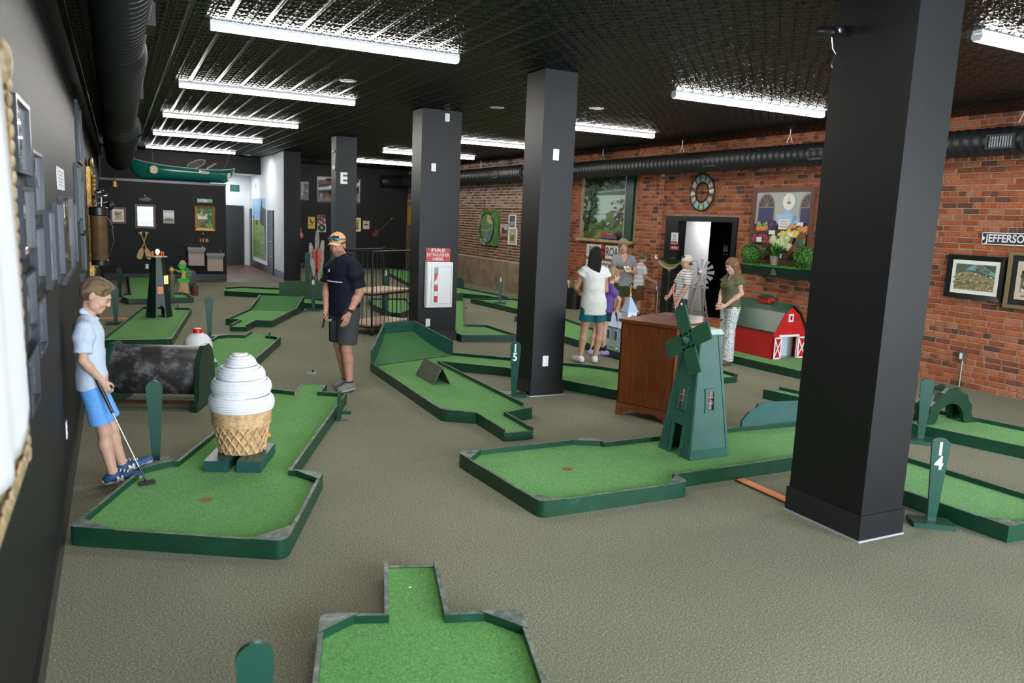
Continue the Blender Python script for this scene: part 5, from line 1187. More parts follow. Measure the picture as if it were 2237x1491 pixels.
for k in range(4): MB().tube([(.03 * math.cos(k * PI / 2), -.008, .03 * math.sin(k * PI / 2)), (.185 * math.cos(k * PI / 2), -.008, .185 * math.sin(k * PI / 2))], .005, 5).build('spoke', IRON, r)
for R_, w in ((.13, 2.05), (.17, 2.95)): MB().add([(.0, -.022, .012), (R_ * math.cos(w), -.022, R_ * math.sin(w)), (0, -.022, -.012), (.0, -.016, .012), (R_ * math.cos(w), -.016, R_ * math.sin(w)), (0, -.016, -.012)], [(0, 1, 2), (5, 4, 3), (0, 3, 4, 1), (1, 4, 5, 2), (2, 5, 3, 0)]).build('hand', BLACK, r)
MB().lathe([(.032, 0), (.032, .02), (.018, .028), (.0001, .03)], 16, 0, RX(PI / 2)).build('hub', BLACK, r, 40)

# ------------------------------------------------------------------ market stall mural and planter shelf
rn = random.Random(21)
it = [(rect(0, 0, 1, 1), 'b9b6ac'), (rect(0, .42, 1, 1), 'b4b3ab'), (rect(0, 0, 1, .52), '4a3830')]
for (a, c) in ((.04, .36), (.80, 1.0)):
    cx = (a + c) / 2 if c < 1 else .97; rx = .16
    it += [([(max(0, min(1, x)), z) for x, z in ellp(cx, .78, rx, .20, 16, 0, PI)], '9a7a6a'), ([(max(0, min(1, x)), z) for x, z in ellp(cx, .78, rx - .02, .175, 16, 0, PI)], '4b4d55'), (rect(max(0, cx - rx), .46, min(1, cx + rx), .78), '9a7a6a'), (rect(max(0, cx - rx + .02), .46, min(1, cx + rx - .02), .765), '3d4468'), (rect(max(0, cx - rx + .02), .46, min(1, cx + rx - .02), .55), '343a5c')]
    for q in (.5, 1.05, 1.57, 2.1, 2.64): it.append(([(max(0, min(1, p[0])), p[1]) for p in ((cx - .006, .78), (cx + .006, .78), (cx + .006 + (rx - .01) * math.cos(q), .78 + .185 * math.sin(q)), (cx - .006 + (rx - .01) * math.cos(q), .78 + .185 * math.sin(q)))], '9a7a6a'))
it += [([(.52, .66), (.56, .76), (.64, .76), (.68, .66)], '9fc0dc'), (ellp(.625, .855, .115, .125, 24), '8fb3d4'), (ellp(.61, .855, .108, .12, 24), 'f0ead6'), (rect(.605, .85, .612, .96), '6a6a70'), (ellp(.61, .84, .035, .022, 14), '7e8898'), (rect(.41, .52, .70, .67), 'a9c8e2'), (rect(.70, .52, .76, .66), '7fa3c6'), ([(.70, .52), (.83, .58), (.83, .62), (.72, .57)], '9fc0dc'), (rect(.46, .45, .66, .60), 'e9e6dc')]
for k in range(3): it.append((rect(.49, .565 - k * .04, .63 - .02 * (k % 2), .575 - k * .04), '8a8a90'))
def crate(pts, bed, n, cols, r0, r1, zr):
    out = [(pts, '8a5a3c')]; xs = [p[0] for p in pts]; zs = [p[1] for p in pts]; cx, cz = sum(xs) / len(xs), sum(zs) / len(zs)
    out.append(([(cx + (x - cx) * .93, cz + (z - cz) * .9) for x, z in pts], bed)); k = 0
    while k < n:
        u, v_ = rn.random(), rn.random(); a = [pts[0][i] + (pts[1][i] - pts[0][i]) * u for i in (0, 1)]; b_ = [pts[3][i] + (pts[2][i] - pts[3][i]) * u for i in (0, 1)]
        x = a[0] + (b_[0] - a[0]) * (.12 + .76 * v_); z = a[1] + (b_[1] - a[1]) * (.12 + .76 * v_); q = rn.uniform(r0, r1); x = min(1 - q, max(q, x))
        out += [(ellp(x, z, q, q * zr, 9), rn.choice(cols[:2])), (ellp(x - q * .2, z + q * .25, q * .6, q * .6 * zr, 8), rn.choice(cols[2:]))]; k += 1
    return out
it += crate([(.02, .46), (.34, .46), (.32, .54), (.04, .54)], '5a4a30', 16, ['7f9a58', '6f8b4c', 'a5bb7c'], .022, .03, 1.2)
it += crate([(.0, .36), (.26, .44), (.24, .46), (.0, .46)], '5a3a20', 8, ['d07a35', 'c2682a', 'e09a55'], .04, .05, .8)
it += [(ellp(.36, .50, .085, .085, 16), '3d2a45'), (ellp(.34, .52, .04, .04, 12), '5a4462'), ([(.18, .42), (.55, .44), (.48, .36), (.26, .36)], '3a2840'), (rect(.30, .37, .42, .43), 'e6e4de')]
it += crate([(.60, .44), (1.0, .42), (.98, .50), (.68, .52)], '6a4a30', 14, ['dc8a4c', 'd07a3e', 'eaa56c'], .034, .04, .8)
it += crate([(.46, .36), (.90, .32), (.98, .42), (.62, .44)], '6a5a30', 22, ['dcc24c', 'cfb23e', 'ecd672'], .036, .045, .85)
it += [(rect(.66, .35, .76, .41), 'e6e4de'), (rect(.80, .51, .92, .56), 'e6e4de')]
it += crate([(.0, .24), (.36, .22), (.42, .34), (.04, .36)], '40202a', 24, ['8a3040', '7a2838', 'a84a54'], .032, .042, .85)
it += [(rect(.10, .25, .2, .32), 'e6e4de')]
it += crate([(.38, .14), (.74, .14), (.78, .34), (.42, .36)], '586040', 14, ['c5cc9c', 'b3bf86', 'd8dcb4'], .05, .065, 1.0)
it += [([(.0, .0), (.3, .0), (.3, .2), (.0, .22)], '3c342c'), ([(.62, .02), (.70, .02), (1, .38), (1, .44), (.92, .40)], '7a4836'), ([(.76, .06), (1, .06), (1, .36), (.98, .36)], '3f5a3a')] + blobs(rn, 16, .82, 1, .12, .32, .02, .04, ['4d6a44', '37523a', '5f7c50']) + [(ellp(.86, .15, .05, .04, 12), 'b84a32')] + blobs(rn, 14, .02, .3, .02, .18, .02, .045, ['6f8052', '8a9a66', '54663e', '8a5a4a'])
picture('painted market stall mural with fruit crates and scale in a brown wooden frame', 'R', (9.968, 9.81, 1.40), 1.36, 1.265, it, .07, woodmat('brown_frame', (.085, .028, .014), (.15, .055, .028), .5), .05, name='painted_mural', cat='mural')
r = thing('planter_shelf', 'dark green wall shelf with artificial grass below the market mural', 'shelf', (9.97, 9.52, 1.20), -PI / 2)
MB().add([(-.78, -.40, .16), (.80, -.40, .16), (.80, 0, .16), (-.78, 0, .16), (-.76, -.34, .0), (.74, -.34, .0), (.74, 0, .0), (-.76, 0, .0)], [(0, 1, 2, 3), (7, 6, 5, 4), (0, 4, 5, 1), (1, 5, 6, 2), (2, 6, 7, 3), (3, 7, 4, 0)]).build('trough', mat('shelf_dark_green', (.004, .028, .018), .4), r)
MB().slab([(-.06, .03), (.06, .03), (.03, .12), (0, .14), (-.03, .12)], -.392, -.375).build('leaf_emblem', mat('emblem_olive', (.06, .09, .05), .5), r)
mb = MB(); rn = random.Random(3)
for k in range(420):
    x, y = rn.uniform(-.62, .45), rn.uniform(-.39, -.05); h_ = rn.uniform(.03, .06); a = rn.uniform(-.02, .02)
    mb.add([(x - .004, y, .155), (x + .004, y, .155), (x + a, y + a, .16 + h_)], [(0, 1, 2)])
mb.bb((-.64, -.39, .158), (.47, -.04, .172)); tag(mb.build('artificial_grass', mat('fake_grass', (.045, .24, .02), .7, var=.3, vs=40), r), kind='stuff')
BOX = mat('boxwood_leaf', (.055, .20, .018), .55, var=.45, vs=60)
def boxball(label, y, z, R_):
    r = thing('boxwood_ball', label, 'topiary', (9.68, y, z), 0, 'clipped boxwood balls')
    MB().ell((0, 0, R_), (R_ * .88, R_ * .88, R_ * .88), 20, 14).build('core', mat('boxwood_gap_shade', (.012, .035, .008), .9), r, 60); mb = MB(); rn = random.Random(int(y * 100))  # very dark core colour paints the shade in the gaps between leaves
    for k in range(1900):
        u = rn.uniform(-1, 1); w = rn.uniform(0, 2 * PI); q = math.sqrt(1 - u * u); n_ = Vector((q * math.cos(w), q * math.sin(w), u)); rad = R_ * rn.uniform(.90, 1.02)
        p = n_ * rad + Vector((0, 0, R_)); a = n_.orthogonal().normalized(); a.rotate(Matrix.Rotation(rn.uniform(0, 6.3), 3, n_)); b_ = n_.cross(a); L_ = .020
        tip = p + a * L_ + n_ * .010; mb.add([p, p + a * L_ * .5 + b_ * .009 + n_ * .006, tip, p + a * L_ * .5 - b_ * .009 + n_ * .006], [(0, 1, 2, 3)])
    tag(mb.build('foliage', BOX, r, recalc=False), kind='stuff')
boxball('clipped green boxwood ball at the left end of the planter shelf', 10.17, 1.385, .160); boxball('clipped green boxwood ball at the right end of the planter shelf', 8.98, 1.385, .170)
r = thing('potted_plant', 'variegated leafy plant in a taupe pot on the planter shelf', 'plant', (9.68, 9.62, 1.385), 0)
MB().lathe([(.05, 0), (.075, .14), (.08, .14), (.08, .155), (.07, .155), (.065, .13)], 24).build('pot', mat('taupe_pot', (.27, .21, .16), .5), r, 40)
LV = vcmat('variegated_leaf', .4); rn = random.Random(6)
for k in range(46):
    w = rn.uniform(0, 2 * PI); el = rn.uniform(.15, 1.35); L_ = rn.uniform(.13, .20); wd_ = .028
    A = T(0, 0, .14 + rn.uniform(0, .05)) @ RZ(w) @ RY(-el)
    mb = MB(); spine = [(0, 0), (.35, .05), (.7, .07), (1, .02)]
    C1 = (.02, .14, .012); C2 = (.30, .42, .14)
    st = [(L_ * u + .03, -z * .6 * L_ * 2 * (u > .5)) for u, z in spine]
    P0 = [Vector((x, 0, z)) for x, z in st]; Wd = [.004, wd_, wd_ * .8, 0.001]
    for i in range(3):
        for s in (-1, 1):
            mid = [P0[i] + Vector((0, s * Wd[i] * .45, 0)), P0[i + 1] + Vector((0, s * Wd[i + 1] * .45, 0))]
            mb.add([P0[i], P0[i + 1], mid[1], mid[0]], [(0, 1, 2, 3)], 0, A, C2 if k % 3 else C1); mb.add([mid[0], mid[1], P0[i + 1] + Vector((0, s * Wd[i + 1], .006)), P0[i] + Vector((0, s * Wd[i], .006))], [(0, 1, 2, 3)], 0, A, C1)
    mb.build('leaf', LV, r, recalc=False)
MB().bb((.06, -.09, .12), (.062, -.05, .19)).build('plant_tag', PLASTICW, r)

# ------------------------------------------------------------------ barn
r = thing('toy_barn', 'red wooden barn with green roof and white cross doors on a green', 'barn', (8.89, 8.93, .073), 0)
# local: long axis along y (gable towards -y)
BRD = mat('barn_red', (.50, .012, .012), .42, var=.08, vs=10); BL, BW = .53, .315
gable = [(-BW, 0), (BW, 0), (BW, .42), (BW * .55, .66), (0, .78), (-BW * .55, .66), (-BW, .42)]
def gab(y, door):
    pts = gable if not door else [(-BW, 0), (-.16, 0), (-.16, .33), (.16, .33), (.16, 0), (BW, 0)] + gable[2:]
    return MB().slab(pts, y, y + .015)
gab(-BL, True).build('gable_wall', BRD, r); gab(BL - .015, False).build('gable_wall', BRD, r)
for s in (-1, 1): MB().bb((s * BW - .0075, -BL + .015, 0), (s * BW + .0075, BL - .015, .43)).build('side_wall', BRD, r)
m, t, b = nt('barn_roof_green'); b.inputs['Base Color'].default_value = (.008, .055, .022, 1); b.inputs['Roughness'].default_value = .22; addbump(t, b, noise(t, 60, 3, .6, mapping(t, (12, .6, 12))), .25, .004); ROOFG = m
e = .05
for s in (-1, 1):
    for (x0, z0, x1, z1) in ((BW + .03, .395, BW * .55, .675), (BW * .55, .675, 0, .80)):
        vs = [(s * x0, -BL - e, z0), (s * x1, -BL - e, z1), (s * x1, BL + e, z1), (s * x0, BL + e, z0)]; vs += [(x, y, z + .015) for x, y, z in vs]
        MB().add(vs, [(0, 1, 2, 3), (7, 6, 5, 4), (0, 4, 5, 1), (1, 5, 6, 2), (2, 6, 7, 3), (3, 7, 4, 0)]).build('roof_slope', ROOFG, r)
MB().bb((-.12, -BL + .02, .0), (.12, -BL + .5, .005)).build('inner_floor', mat('metal_plate', (.3, .33, .34), .3, .6), r)
MB().bb((-BW + .02, -BL + .19, 0), (BW - .02, -BL + .20, .42)).build('inner_wall', mat('barn_inside', (.55, .62, .68), .6), r)
mb = MB().bb((-.20, -BL - .012, .33), (.20, -BL, .36)).bb((-.18, -BL - .012, 0), (-.16, -BL, .33)).bb((.16, -BL - .012, 0), (.18, -BL, .33)); mb.build('door_trim', WHITE, r)
for s in (-1, 1):
    A = T(s * .165, -BL - .014, 0) @ RZ(s * -.10)
    dd = MB().bb((0 if s > 0 else -.16, -.012, .005), (.16 if s > 0 else 0, 0, .33), 0, A).build('door', BRD, r)
    x0, x1 = (0, .16) if s > 0 else (-.16, 0)
    mb = MB().bb((x0, -.018, .005), (x0 + .022, -.012, .33), 0, A).bb((x1 - .022, -.018, .005), (x1, -.012, .33), 0, A).bb((x0, -.018, .005), (x1, -.012, .027), 0, A).bb((x0, -.018, .308), (x1, -.012, .33), 0, A)
    for a, c in (((x0, .01), (x1, .32)), ((x0, .32), (x1, .01))):
        d_ = Vector((c[0] - a[0], 0, c[1] - a[1])).normalized(); n_ = Vector((-d_.z, 0, d_.x)) * .010; P1, P2 = Vector((a[0], -.017, a[1])), Vector((c[0], -.017, c[1]))
        mb.add([P1 - n_, P2 - n_, P2 + n_, P1 + n_], [(0, 1, 2, 3)], 0, A)
    mb.build('cross_brace', WHITE, dd)
MB().bb((-.045, -BL - .012, .55), (.045, -BL, .67)).build('hayloft_frame', WHITE, r); MB().bb((-.022, -BL - .014, .575), (.022, -BL - .011, .645)).build('hayloft_window', BRD, r); MB().bb((-.01, -BL - .016, .59), (.01, -BL - .013, .63)).build('hayloft_pane', BLACK, r)
MB().bb((-.07, -.12, .78), (.07, .08, .86)).build('cupola', BRD, r); MB().add([(-.10, -.15, .86), (.10, -.15, .86), (.10, .11, .86), (-.10, .11, .86), (0, -.12, .905), (0, .08, .905)], [(0, 1, 4), (1, 2, 5, 4), (2, 3, 5), (3, 0, 4, 5), (3, 2, 1, 0)]).build('cupola_roof', ROOFG, r)
# ------------------------------------------------------------------ church
r = thing('toy_church', 'pale blue wooden church with arched windows and a steeple', 'church', (6.98, 9.82, .073), 0)
CHB = mat('church_blue', (.42, .55, .72), .5); CHR = mat('church_roof_blue', (.33, .46, .66), .45); CHW = mat('church_white', (.78, .80, .84), .5)
MB().bb((-.22, -.34, 0), (.22, .34, .34)).build('nave', CHB, r)
MB().add([(-.27, -.38, .33), (.27, -.38, .33), (.27, .38, .33), (-.27, .38, .33), (0, -.38, .52), (0, .38, .52)], [(0, 1, 4), (1, 2, 5, 4), (2, 3, 5), (3, 0, 4, 5), (3, 2, 1, 0)]).build('roof', CHR, r)
for k in range(22): MB().bb((-.224, -.335 + k * .0315, .01), (-.220, -.318 + k * .0315, .12)).build('picket', CHW, r)
for y in (-.22, -.02, .18):
    o = MB().slab([(y - .05, .10), (y + .05, .10), (y + .05, .24)] + [(y + .05 * math.cos(q), .24 + .05 * math.sin(q)) for q in [PI * k / 8 for k in range(1, 8)]] + [(y - .05, .24)], -.006, 0, 0, T(-.22, 0, 0) @ RZ(-PI / 2) @ Matrix.Diagonal((-1, 1, 1, 1))).build('arched_window', CHW, r)
    mb = MB()
    for dy in (-.022, .0, .022): mb.bb((-.229, y + dy - .008, .12), (-.2265, y + dy + .008, .26))
    mb.build('pane', mat('church_pane', (.10, .14, .20), .2), o)
MB().bb((-.08, -.10, .42), (.08, .06, .56)).build('belfry', CHW, r); MB().add([(-.10, -.12, .56), (.10, -.12, .56), (.10, .08, .56), (-.10, .08, .56), (0, -.02, .82)], [(0, 1, 4), (1, 2, 4), (2, 3, 4), (3, 0, 4), (3, 2, 1, 0)]).build('steeple', CHB, r)
BR = mat('brass', (.55, .34, .10), .3, .9); MB().lathe([(.025, .80), (.018, .83), (.022, .86), (.008, .88), (.008, .98)], 10, 0, T(0, -.02, 0)).bb((-.035, -.028, .935), (.035, -.012, .952)).build('cross', BR, r, 40)
# ------------------------------------------------------------------ garden windmill
r = thing('garden_windmill', 'weathered grey wooden farm windmill with a galvanised fan', 'windmill', (8.98, 10.6, .0), -.45)
GW = mat('weathered_wood', (.28, .24, .21), .8, var=.25, vs=20)
b0_, b1_, h_ = .22, .05, 1.05
for a in range(4):
    w = PI / 4 + a * PI / 2; MB().tube([(b0_ * 1.4 * math.cos(w), b0_ * 1.4 * math.sin(w), 0), (b1_ * math.cos(w), b1_ * math.sin(w), h_)], .016, 5).build('leg', GW, r)
def ring(z):
    q = b0_ + (b1_ / 1.4 - b0_) * z / h_; return [(q * 1.4 * math.cos(PI / 4 + a * PI / 2), q * 1.4 * math.sin(PI / 4 + a * PI / 2), z) for a in range(4)]
for z0 in (.22, .5):
    P = ring(z0)
    for a in range(4): MB().tube([P[a], P[(a + 1) % 4]], .010, 4).build('rung', GW, r)
for z0, z1 in ((.22, .5), (.03, .22)):
    P, Q = ring(z0), ring(z1)
    for a in range(4): MB().tube([P[a], Q[(a + 1) % 4]], .007, 4).tube([Q[a], P[(a + 1) % 4]], .007, 4).build('brace', GW, r)
MB().bb((-.14, -.10, .92), (.14, .10, .94)).build('platform', GW, r); MB().tube([(0, .0, 1.0), (0, 0, 1.19)], .018, 8).build('mast', GW, r)
for k in range(12):
    w = 2 * PI * k / 12; A = T(0, -.06, 1.19) @ RY(w); MB().add([(-.010, 0, .07), (.010, .012, .07), (.040, .03, .225), (-.036, -.01, .225)], [(0, 1, 2, 3)], 0, A).build('fan_blade', mat('fan_tin', (.42, .42, .42), .45, .3, var=.2), r)
MB().lathe([(.03, -.09), (.03, .02), (.0001, .03)], 12, 0, T(0, 0, 1.19) @ RX(PI / 2)).build('fan_hub', GALV, r, 40)
MB().slab([(-.10, 1.10), (.0, 1.12), (.0, 1.26), (-.10, 1.28)], -.004, .004, 0, T(0, .2, 0) @ RZ(PI / 2)).build('tail_vane', mat('vane_red', (.4, .05, .04), .5), r)
# ------------------------------------------------------------------ bass fish on a pole
r = thing('fish_trophy', 'painted bass fish figure mounted beside the doorway', 'fish', (9.06, 11.55, 0), -.2)
MB().tube([(0, 0, 0), (0, 0, 1.2)], .012, 8).build('pole', GREEN, r, 60); MB().bb((-.12, -.12, 0), (.12, .12, .03)).build('base', GREEN, r)
n = 14; mb = MB(); vs = []; k_ = 10
for i in range(n + 1):
    u = i / n; R_ = .085 * math.sin(PI * min(1, u * .93 + .06)) ** .8 * (1 if u < .7 else 1 - (u - .7) * 2.2) + .012; x = -.24 + .48 * u; zc = 1.26 + .07 * (2 * u - 1) ** 2
    for a in range(k_): w = 2 * PI * a / k_; vs.append((x, R_ * .45 * math.cos(w), zc + R_ * math.sin(w)))
for i in range(n):
    for a in range(k_): 
        f_ = (i * k_ + a, i * k_ + (a + 1) % k_, (i + 1) * k_ + (a + 1) % k_, (i + 1) * k_ + a); s_ = math.sin(2 * PI * (a + .5) / k_)
        mb.add([vs[j] for j in f_], [(0, 1, 2, 3)], 0, None, (.012, .020, .012) if s_ > .1 else ((.30, .26, .05) if s_ > -.6 else (.6, .58, .45)))
mb.build('body', vcmat('fish_skin', .25), r, 60)
MB().slab([(.22, 1.33), (.33, 1.28), (.30, 1.36), (.35, 1.46), (.25, 1.38)], -.006, .006).build('tail_fin', BLACK, r); MB().slab([(-.05, 1.33), (.12, 1.33), (.09, 1.40), (.0, 1.39)], -.004, .004).build('dorsal_fin', BLACK, r); MB().slab([(-.05, 1.18), (.03, 1.18), (.0, 1.10)], -.004, .004).build('belly_fin', mat('fin_tan', (.5, .45, .35), .5), r)
MB().tube([(-.26, -.0, 1.36), (-.30, 0, 1.37), (-.29, 0, 1.42)], .016, 8).build('lip', PLASTICW, r, 60)

# ------------------------------------------------------------------ lake mural recess
rn = random.Random(31)
it = [(rect(0, 0, 1, 1), 'b4cfc8'), (rect(0, .74, 1, 1), '8fb0c0'), (rect(0, .88, 1, 1), '4f86a4')] + blobs(rn, 14, .3, 1, .76, .9, .06, .12, ['b9c2c2', 'a4b2b6', 'cfd4d2'], .35)
it += [([(0, .66), (.3, .70), (1, .74), (1, .68), (0, .60)], '57706a'), (rect(0, .30, 1, .66), 'bcd8ce'), ([(0, .36), (1, .40), (1, .39), (0, .35)], '7a958c')] + [(rect(0, 0, 1, .2), '4a6238')]
it += blobs(rn, 40, 0, .5, .02, .24, .04, .10, ['4f6c35', '66863f', '3a5430', '7c9648'], .8) + blobs(rn, 60, .45, 1, .02, .40, .04, .09, ['3f5a30', '587440', '2f4628', '6a8048'], .8)
it += [([(.50, .16), (.58, .18), (.93, .70), (.90, .70)], '8a8478'), ([(.52, .17), (.55, .17), (.91, .69), (.90, .69)], '5a5450'), ([(.62, .30), (.70, .28), (.78, .44), (.72, .48)], '3c3c40'), ([(.52, .40), (.98, .40), (.98, .42), (.52, .43)], '8c8070')] + blobs(rn, 26, .55, .90, .22, .62, .012, .03, ['a9a498', '6b645c', '4a4648', 'c4bfb0'])
it += [([(.0, .10), (.04, .09), (.14, .34), (.20, .60), (.30, .98), (.24, .98), (.15, .62), (.10, .36)], '2a2a20'), ([(.20, .70), (.24, .72), (.45, .90), (.42, .92)], '2a2a20'), ([(.24, .8), (.62, .98), (.56, .98), (.22, .84)], '2e2e22')] + blobs(rn, 150, 0, .26, .25, 1, .015, .04, ['2b4a2a', '3a5c30', '24402a', '1e3522'], .9) + blobs(rn, 110, .2, .75, .74, 1, .014, .034, ['2b4a2a', '3a5c30', '24402a'], .9)
r = thing('lake_mural', 'painted lake and bridge mural set in the brick recess', 'mural', (10.10, 15.2, 1.60), -PI / 2)
MB().bb((-1.05, -.006, 0), (1.05, .004, 1.50)).build('canvas', mat('canvas_board', (.3, .35, .33), .6), r)
art(r, 2.1, 1.50, it, -.007, 'painting', VC, -1.05, 0)
MB().bb((.80, -.14, 0), (1.08, -.05, 1.52)).build('green_post', mat('post_green', (.010, .055, .028), .45), r); MB().bb((.78, -.15, 0), (.80, -.05, 1.52)).build('post_edge', mat('post_edge_grey', (.35, .40, .38), .5), r)
r = thing('window_sill', 'pale wooden sill under the lake mural', 'sill', (9.99, 15.15, 1.53), -PI / 2)
MB().bb((-1.15, -.10, 0), (1.15, .10, .06)).build('board', mat('pale_sill_wood', (.42, .30, .17), .6, var=.2), r)
r = thing('toy_train', 'small red and blue toy train standing on the sill', 'toy', (9.95, 14.95, 1.591), -PI / 2)
MB().bb((-.26, -.05, .02), (.26, .03, .06)).build('chassis', mat('toy_blue', (.05, .14, .32), .4), r); MB().bb((-.26, -.05, .06), (-.06, .03, .15)).bb((-.04, -.05, .06), (.25, .03, .11)).build('body', mat('toy_red', (.5, .03, .03), .4), r); MB().bb((-.04, -.052, .11), (.25, .03, .14)).build('rail', STEEL, r)
for x in (-.2, -.08, .08, .2): MB().lathe([(.0001, -.01), (.02, -.01), (.02, .01), (.0001, .01)], 12, 0, T(x, -.05, .02) @ RX(PI / 2)).build('wheel', BLACK, r)
# railroad crossing boards
SBL = mat('sign_black', (.02, .02, .02), .5); SWH = mat('enamel_sign_white', (.72, .71, .67), .45, var=.1)
r = thing('railroad_sign', 'white enamel board reading RAIL ROAD on the brick wall', 'sign', (9.97, 15.1, 1.16), -PI / 2)
MB().bb((-.78, -.012, 0), (-.16, 0, .30)).bb((.02, -.012, 0), (.78, 0, .30)).build('board', SWH, r); text('RAIL', .26, SBL, r, -.46, .15, -.0125, .0005, .004, .80); text('ROAD', .28, SBL, r, .38, .15, -.0125, .0005, .004, .85)
for z in (.05, .2): MB().lathe([(.07, 0), (.07, .03), (.04, .05), (.0001, .05)], 18, 0, T(-.06, 0, z + .03) @ RX(PI / 2)).build('lamp', mat('signal_red', (.25, .01, .02), .3), r, 40)
r = thing('railroad_sign', 'white enamel board reading CROSSING below the RAIL ROAD board', 'sign', (9.97, 15.1, .80), -PI / 2)
MB().bb((-.78, -.012, 0), (.78, 0, .30)).build('board', SWH, r); text('CROSSING', .26, SBL, r, 0, .15, -.0125, .0005, .004, .95)
r = thing('golf_club_bin', 'black bin full of colourful putters by the brick wall', 'bin', (9.25, 15.2, 0), 0)
MB().lathe([(.155, 0), (.165, .01), (.185, .48), (.172, .48), (.15, .02)], 24).build('bin', BLACK, r, 40); rn = random.Random(9)
for k, c_ in enumerate([(.05, .35, .08), (.7, .7, .7), (.75, .45, .03), (.05, .2, .5), (.7, .15, .03), (.8, .8, .8), (.75, .3, .03), (.1, .4, .6), (.05, .3, .1), (.6, .05, .05), (.8, .8, .75), (.05, .05, .05)]):
    w = 2 * PI * k / 12; x, y = .12 * math.cos(w), .12 * math.sin(w); A = T(x, y, 0); dx, dy = rn.uniform(-.04, .05), rn.uniform(-.05, .05)
    MB().tube([(x * .5, y * .5, .1), (x + dx, y + dy, .58 + rn.uniform(0, .08))], .009, 6).build('shaft', mat('club_grip_%d' % k, c_, .5), r); MB().bb((x + dx - .05, y + dy - .015, .58), (x + dx + .03, y + dy + .015, .61 + .02 * (k % 3)), 0).build('putter_head', mat('club_grip_%d' % k, c_, .5), r)
for lab, y, z0, z1 in (('metal conduit box on the brick wall below the framed creek photo', 6.41, .0, .36), ('metal conduit box beside the doorway pier', 13.05, .0, .62)):
    r = thing('conduit_box', lab, 'electrical box', (9.985 if y < 10 else 9.985, y, z0), -PI / 2, 'metal electrical boxes')
    MB().tube([(0, -.015, 0), (0, -.015, z1)], .011, 8).build('conduit', GALV, r, 60); MB().bb((-.035, -.05, z1), (.035, 0, z1 + .115)).build('box', GALV, r); MB().bb((-.022, -.053, z1 + .02), (.012, -.05, z1 + .095)).build('cover', PLASTICW, r); MB().bb((-.03, -.022, z1 * .45), (.03, 0, z1 * .45 + .015)).build('clip', GALV, r)
# framed pictures and street sign on the right
rn = random.Random(13)
it = [(rect(0, 0, 1, 1), '8f8a68'), ([(0, .62), (.3, .72), (.6, .66), (1, .5), (1, 1), (0, 1)], '4f6660'), ([(.25, .78), (.45, 1), (.62, 1), (1, .70), (1, .58), (.6, .74)], '7aa9a6'), (rect(.0, .8, .25, 1), '5a5f4c')] + blobs(rn, 190, 0, 1, 0, .66, .015, .035, ['a89c74', '857a52', 'c9bf9a', '6a6444', 'b58a4a', '9a9a80', '544e38'], 1.0, 6) + blobs(rn, 16, .55, 1, .75, 1, .02, .06, ['6f5a48', '88705c', '4c5a50'])
picture('black framed creek photo with white mount on the brick wall', 'R', (9.965, 6.37, 1.175), .76, .565, it, .065, mat('gloss_black_frame', (.010, .010, .011), .2), .06, .05, d2=.035)
it = [(rect(0, 0, 1, 1), 'c9b5a2'), (rect(.12, .2, .9, .66), '6a5e58'), (rect(.12, .66, .9, .76), '1c1a1a')] + blobs(rn, 30, .15, .88, .22, .62, .03, .08, ['a89a90', '2a2624', 'd8ccc0', '4c4440'])
q = picture('gold framed black and white picture cut off at the right edge', 'R', (9.965, 5.60, 1.12), .72, .70, it, .045, mat('antique_gold_frame', (.30, .22, .11), .4, .5), .045, .07, matc='17181a'); text('BERLIN', .03, SBL, q, -.12, .16, -.0262, .0002, .0004)
r = thing('street_sign', 'black and white street sign reading JEFFERSON', 'sign', (9.965, 5.86, 1.89), -PI / 2)
MB().slab([(-.50, .015), (-.485, 0), (.5, 0), (.5, .155), (-.485, .155), (-.50, .14)], -.006, 0).build('plate', mat('sign_border_white', (.8, .8, .8), .35), r); MB().slab([(-.488, .02), (-.48, .012), (.49, .012), (.49, .143), (-.48, .143), (-.488, .135)], -.009, -.006).build('field', SBL, r)
text('JEFFERSON', .135, MATS['sign_border_white'], r, -.445, .078, -.0095, .0004, .003, .88, 'lettering', 'LEFT'); MB().slab(ellp(-.478, .078, .018, .024, 14), -.0105, -.009).build('end_dot', MATS['sign_border_white'], r)
# train board and pictures on the far brick
r = thing('model_railway_board', 'green model railway board with a black oval track hung on the far brick wall', 'model', (9.485, 20.35, 1.20), -PI / 2)
MB().bb((-.60, -.06, 0), (.60, 0, .98)).build('board', mat('model_green', (.06, .20, .035), .7, var=.4, vs=8), r)
it = [(ellp(.46, .5, .40, .46, 30), '6f6a58'), (ellp(.46, .5, .385, .445, 30), '5f7f52'), (rect(.42, .06, .46, .4), '9a9c92'), ([(.1, .42), (.46, .40), (.8, .52), (.8, .545), (.46, .43), (.1, .45)], '9a9c92')] + blobs(rn, 22, .1, .5, .02, .2, .03, .06, ['a9a48c', '8c8a78', 'c4c0b0']) + blobs(rn, 16, .5, .75, .62, .85, .03, .06, ['b5b08a', '93a068', 'c5b04a']) + [(rect(.55, .15, .7, .28), '5f86a8')] + blobs(rn, 14, .0, .14, .6, .95, .03, .06, ['a9a290', '8f8a7a'])
art(r, 1.2, .98, it, -.061, 'scenery', VCM, -.6, 0)
MB().tube([(-.05 + .46 * math.cos(2 * PI * k / 40), -.07, .49 + .43 * math.sin(2 * PI * k / 40)) for k in range(41)], .016, 6, 0, False).build('track', BLACK, r, 60)
for k, x in enumerate((-.35, -.15, .05, .25)): MB().bb((x, -.09, .98), (x + .15, -.03, 1.03)).build('wagon', mat('wagon_%d' % k, [(.05, .05, .06), (.4, .05, .03), (.6, .25, .03), (.1, .2, .08)][k], .5), r)
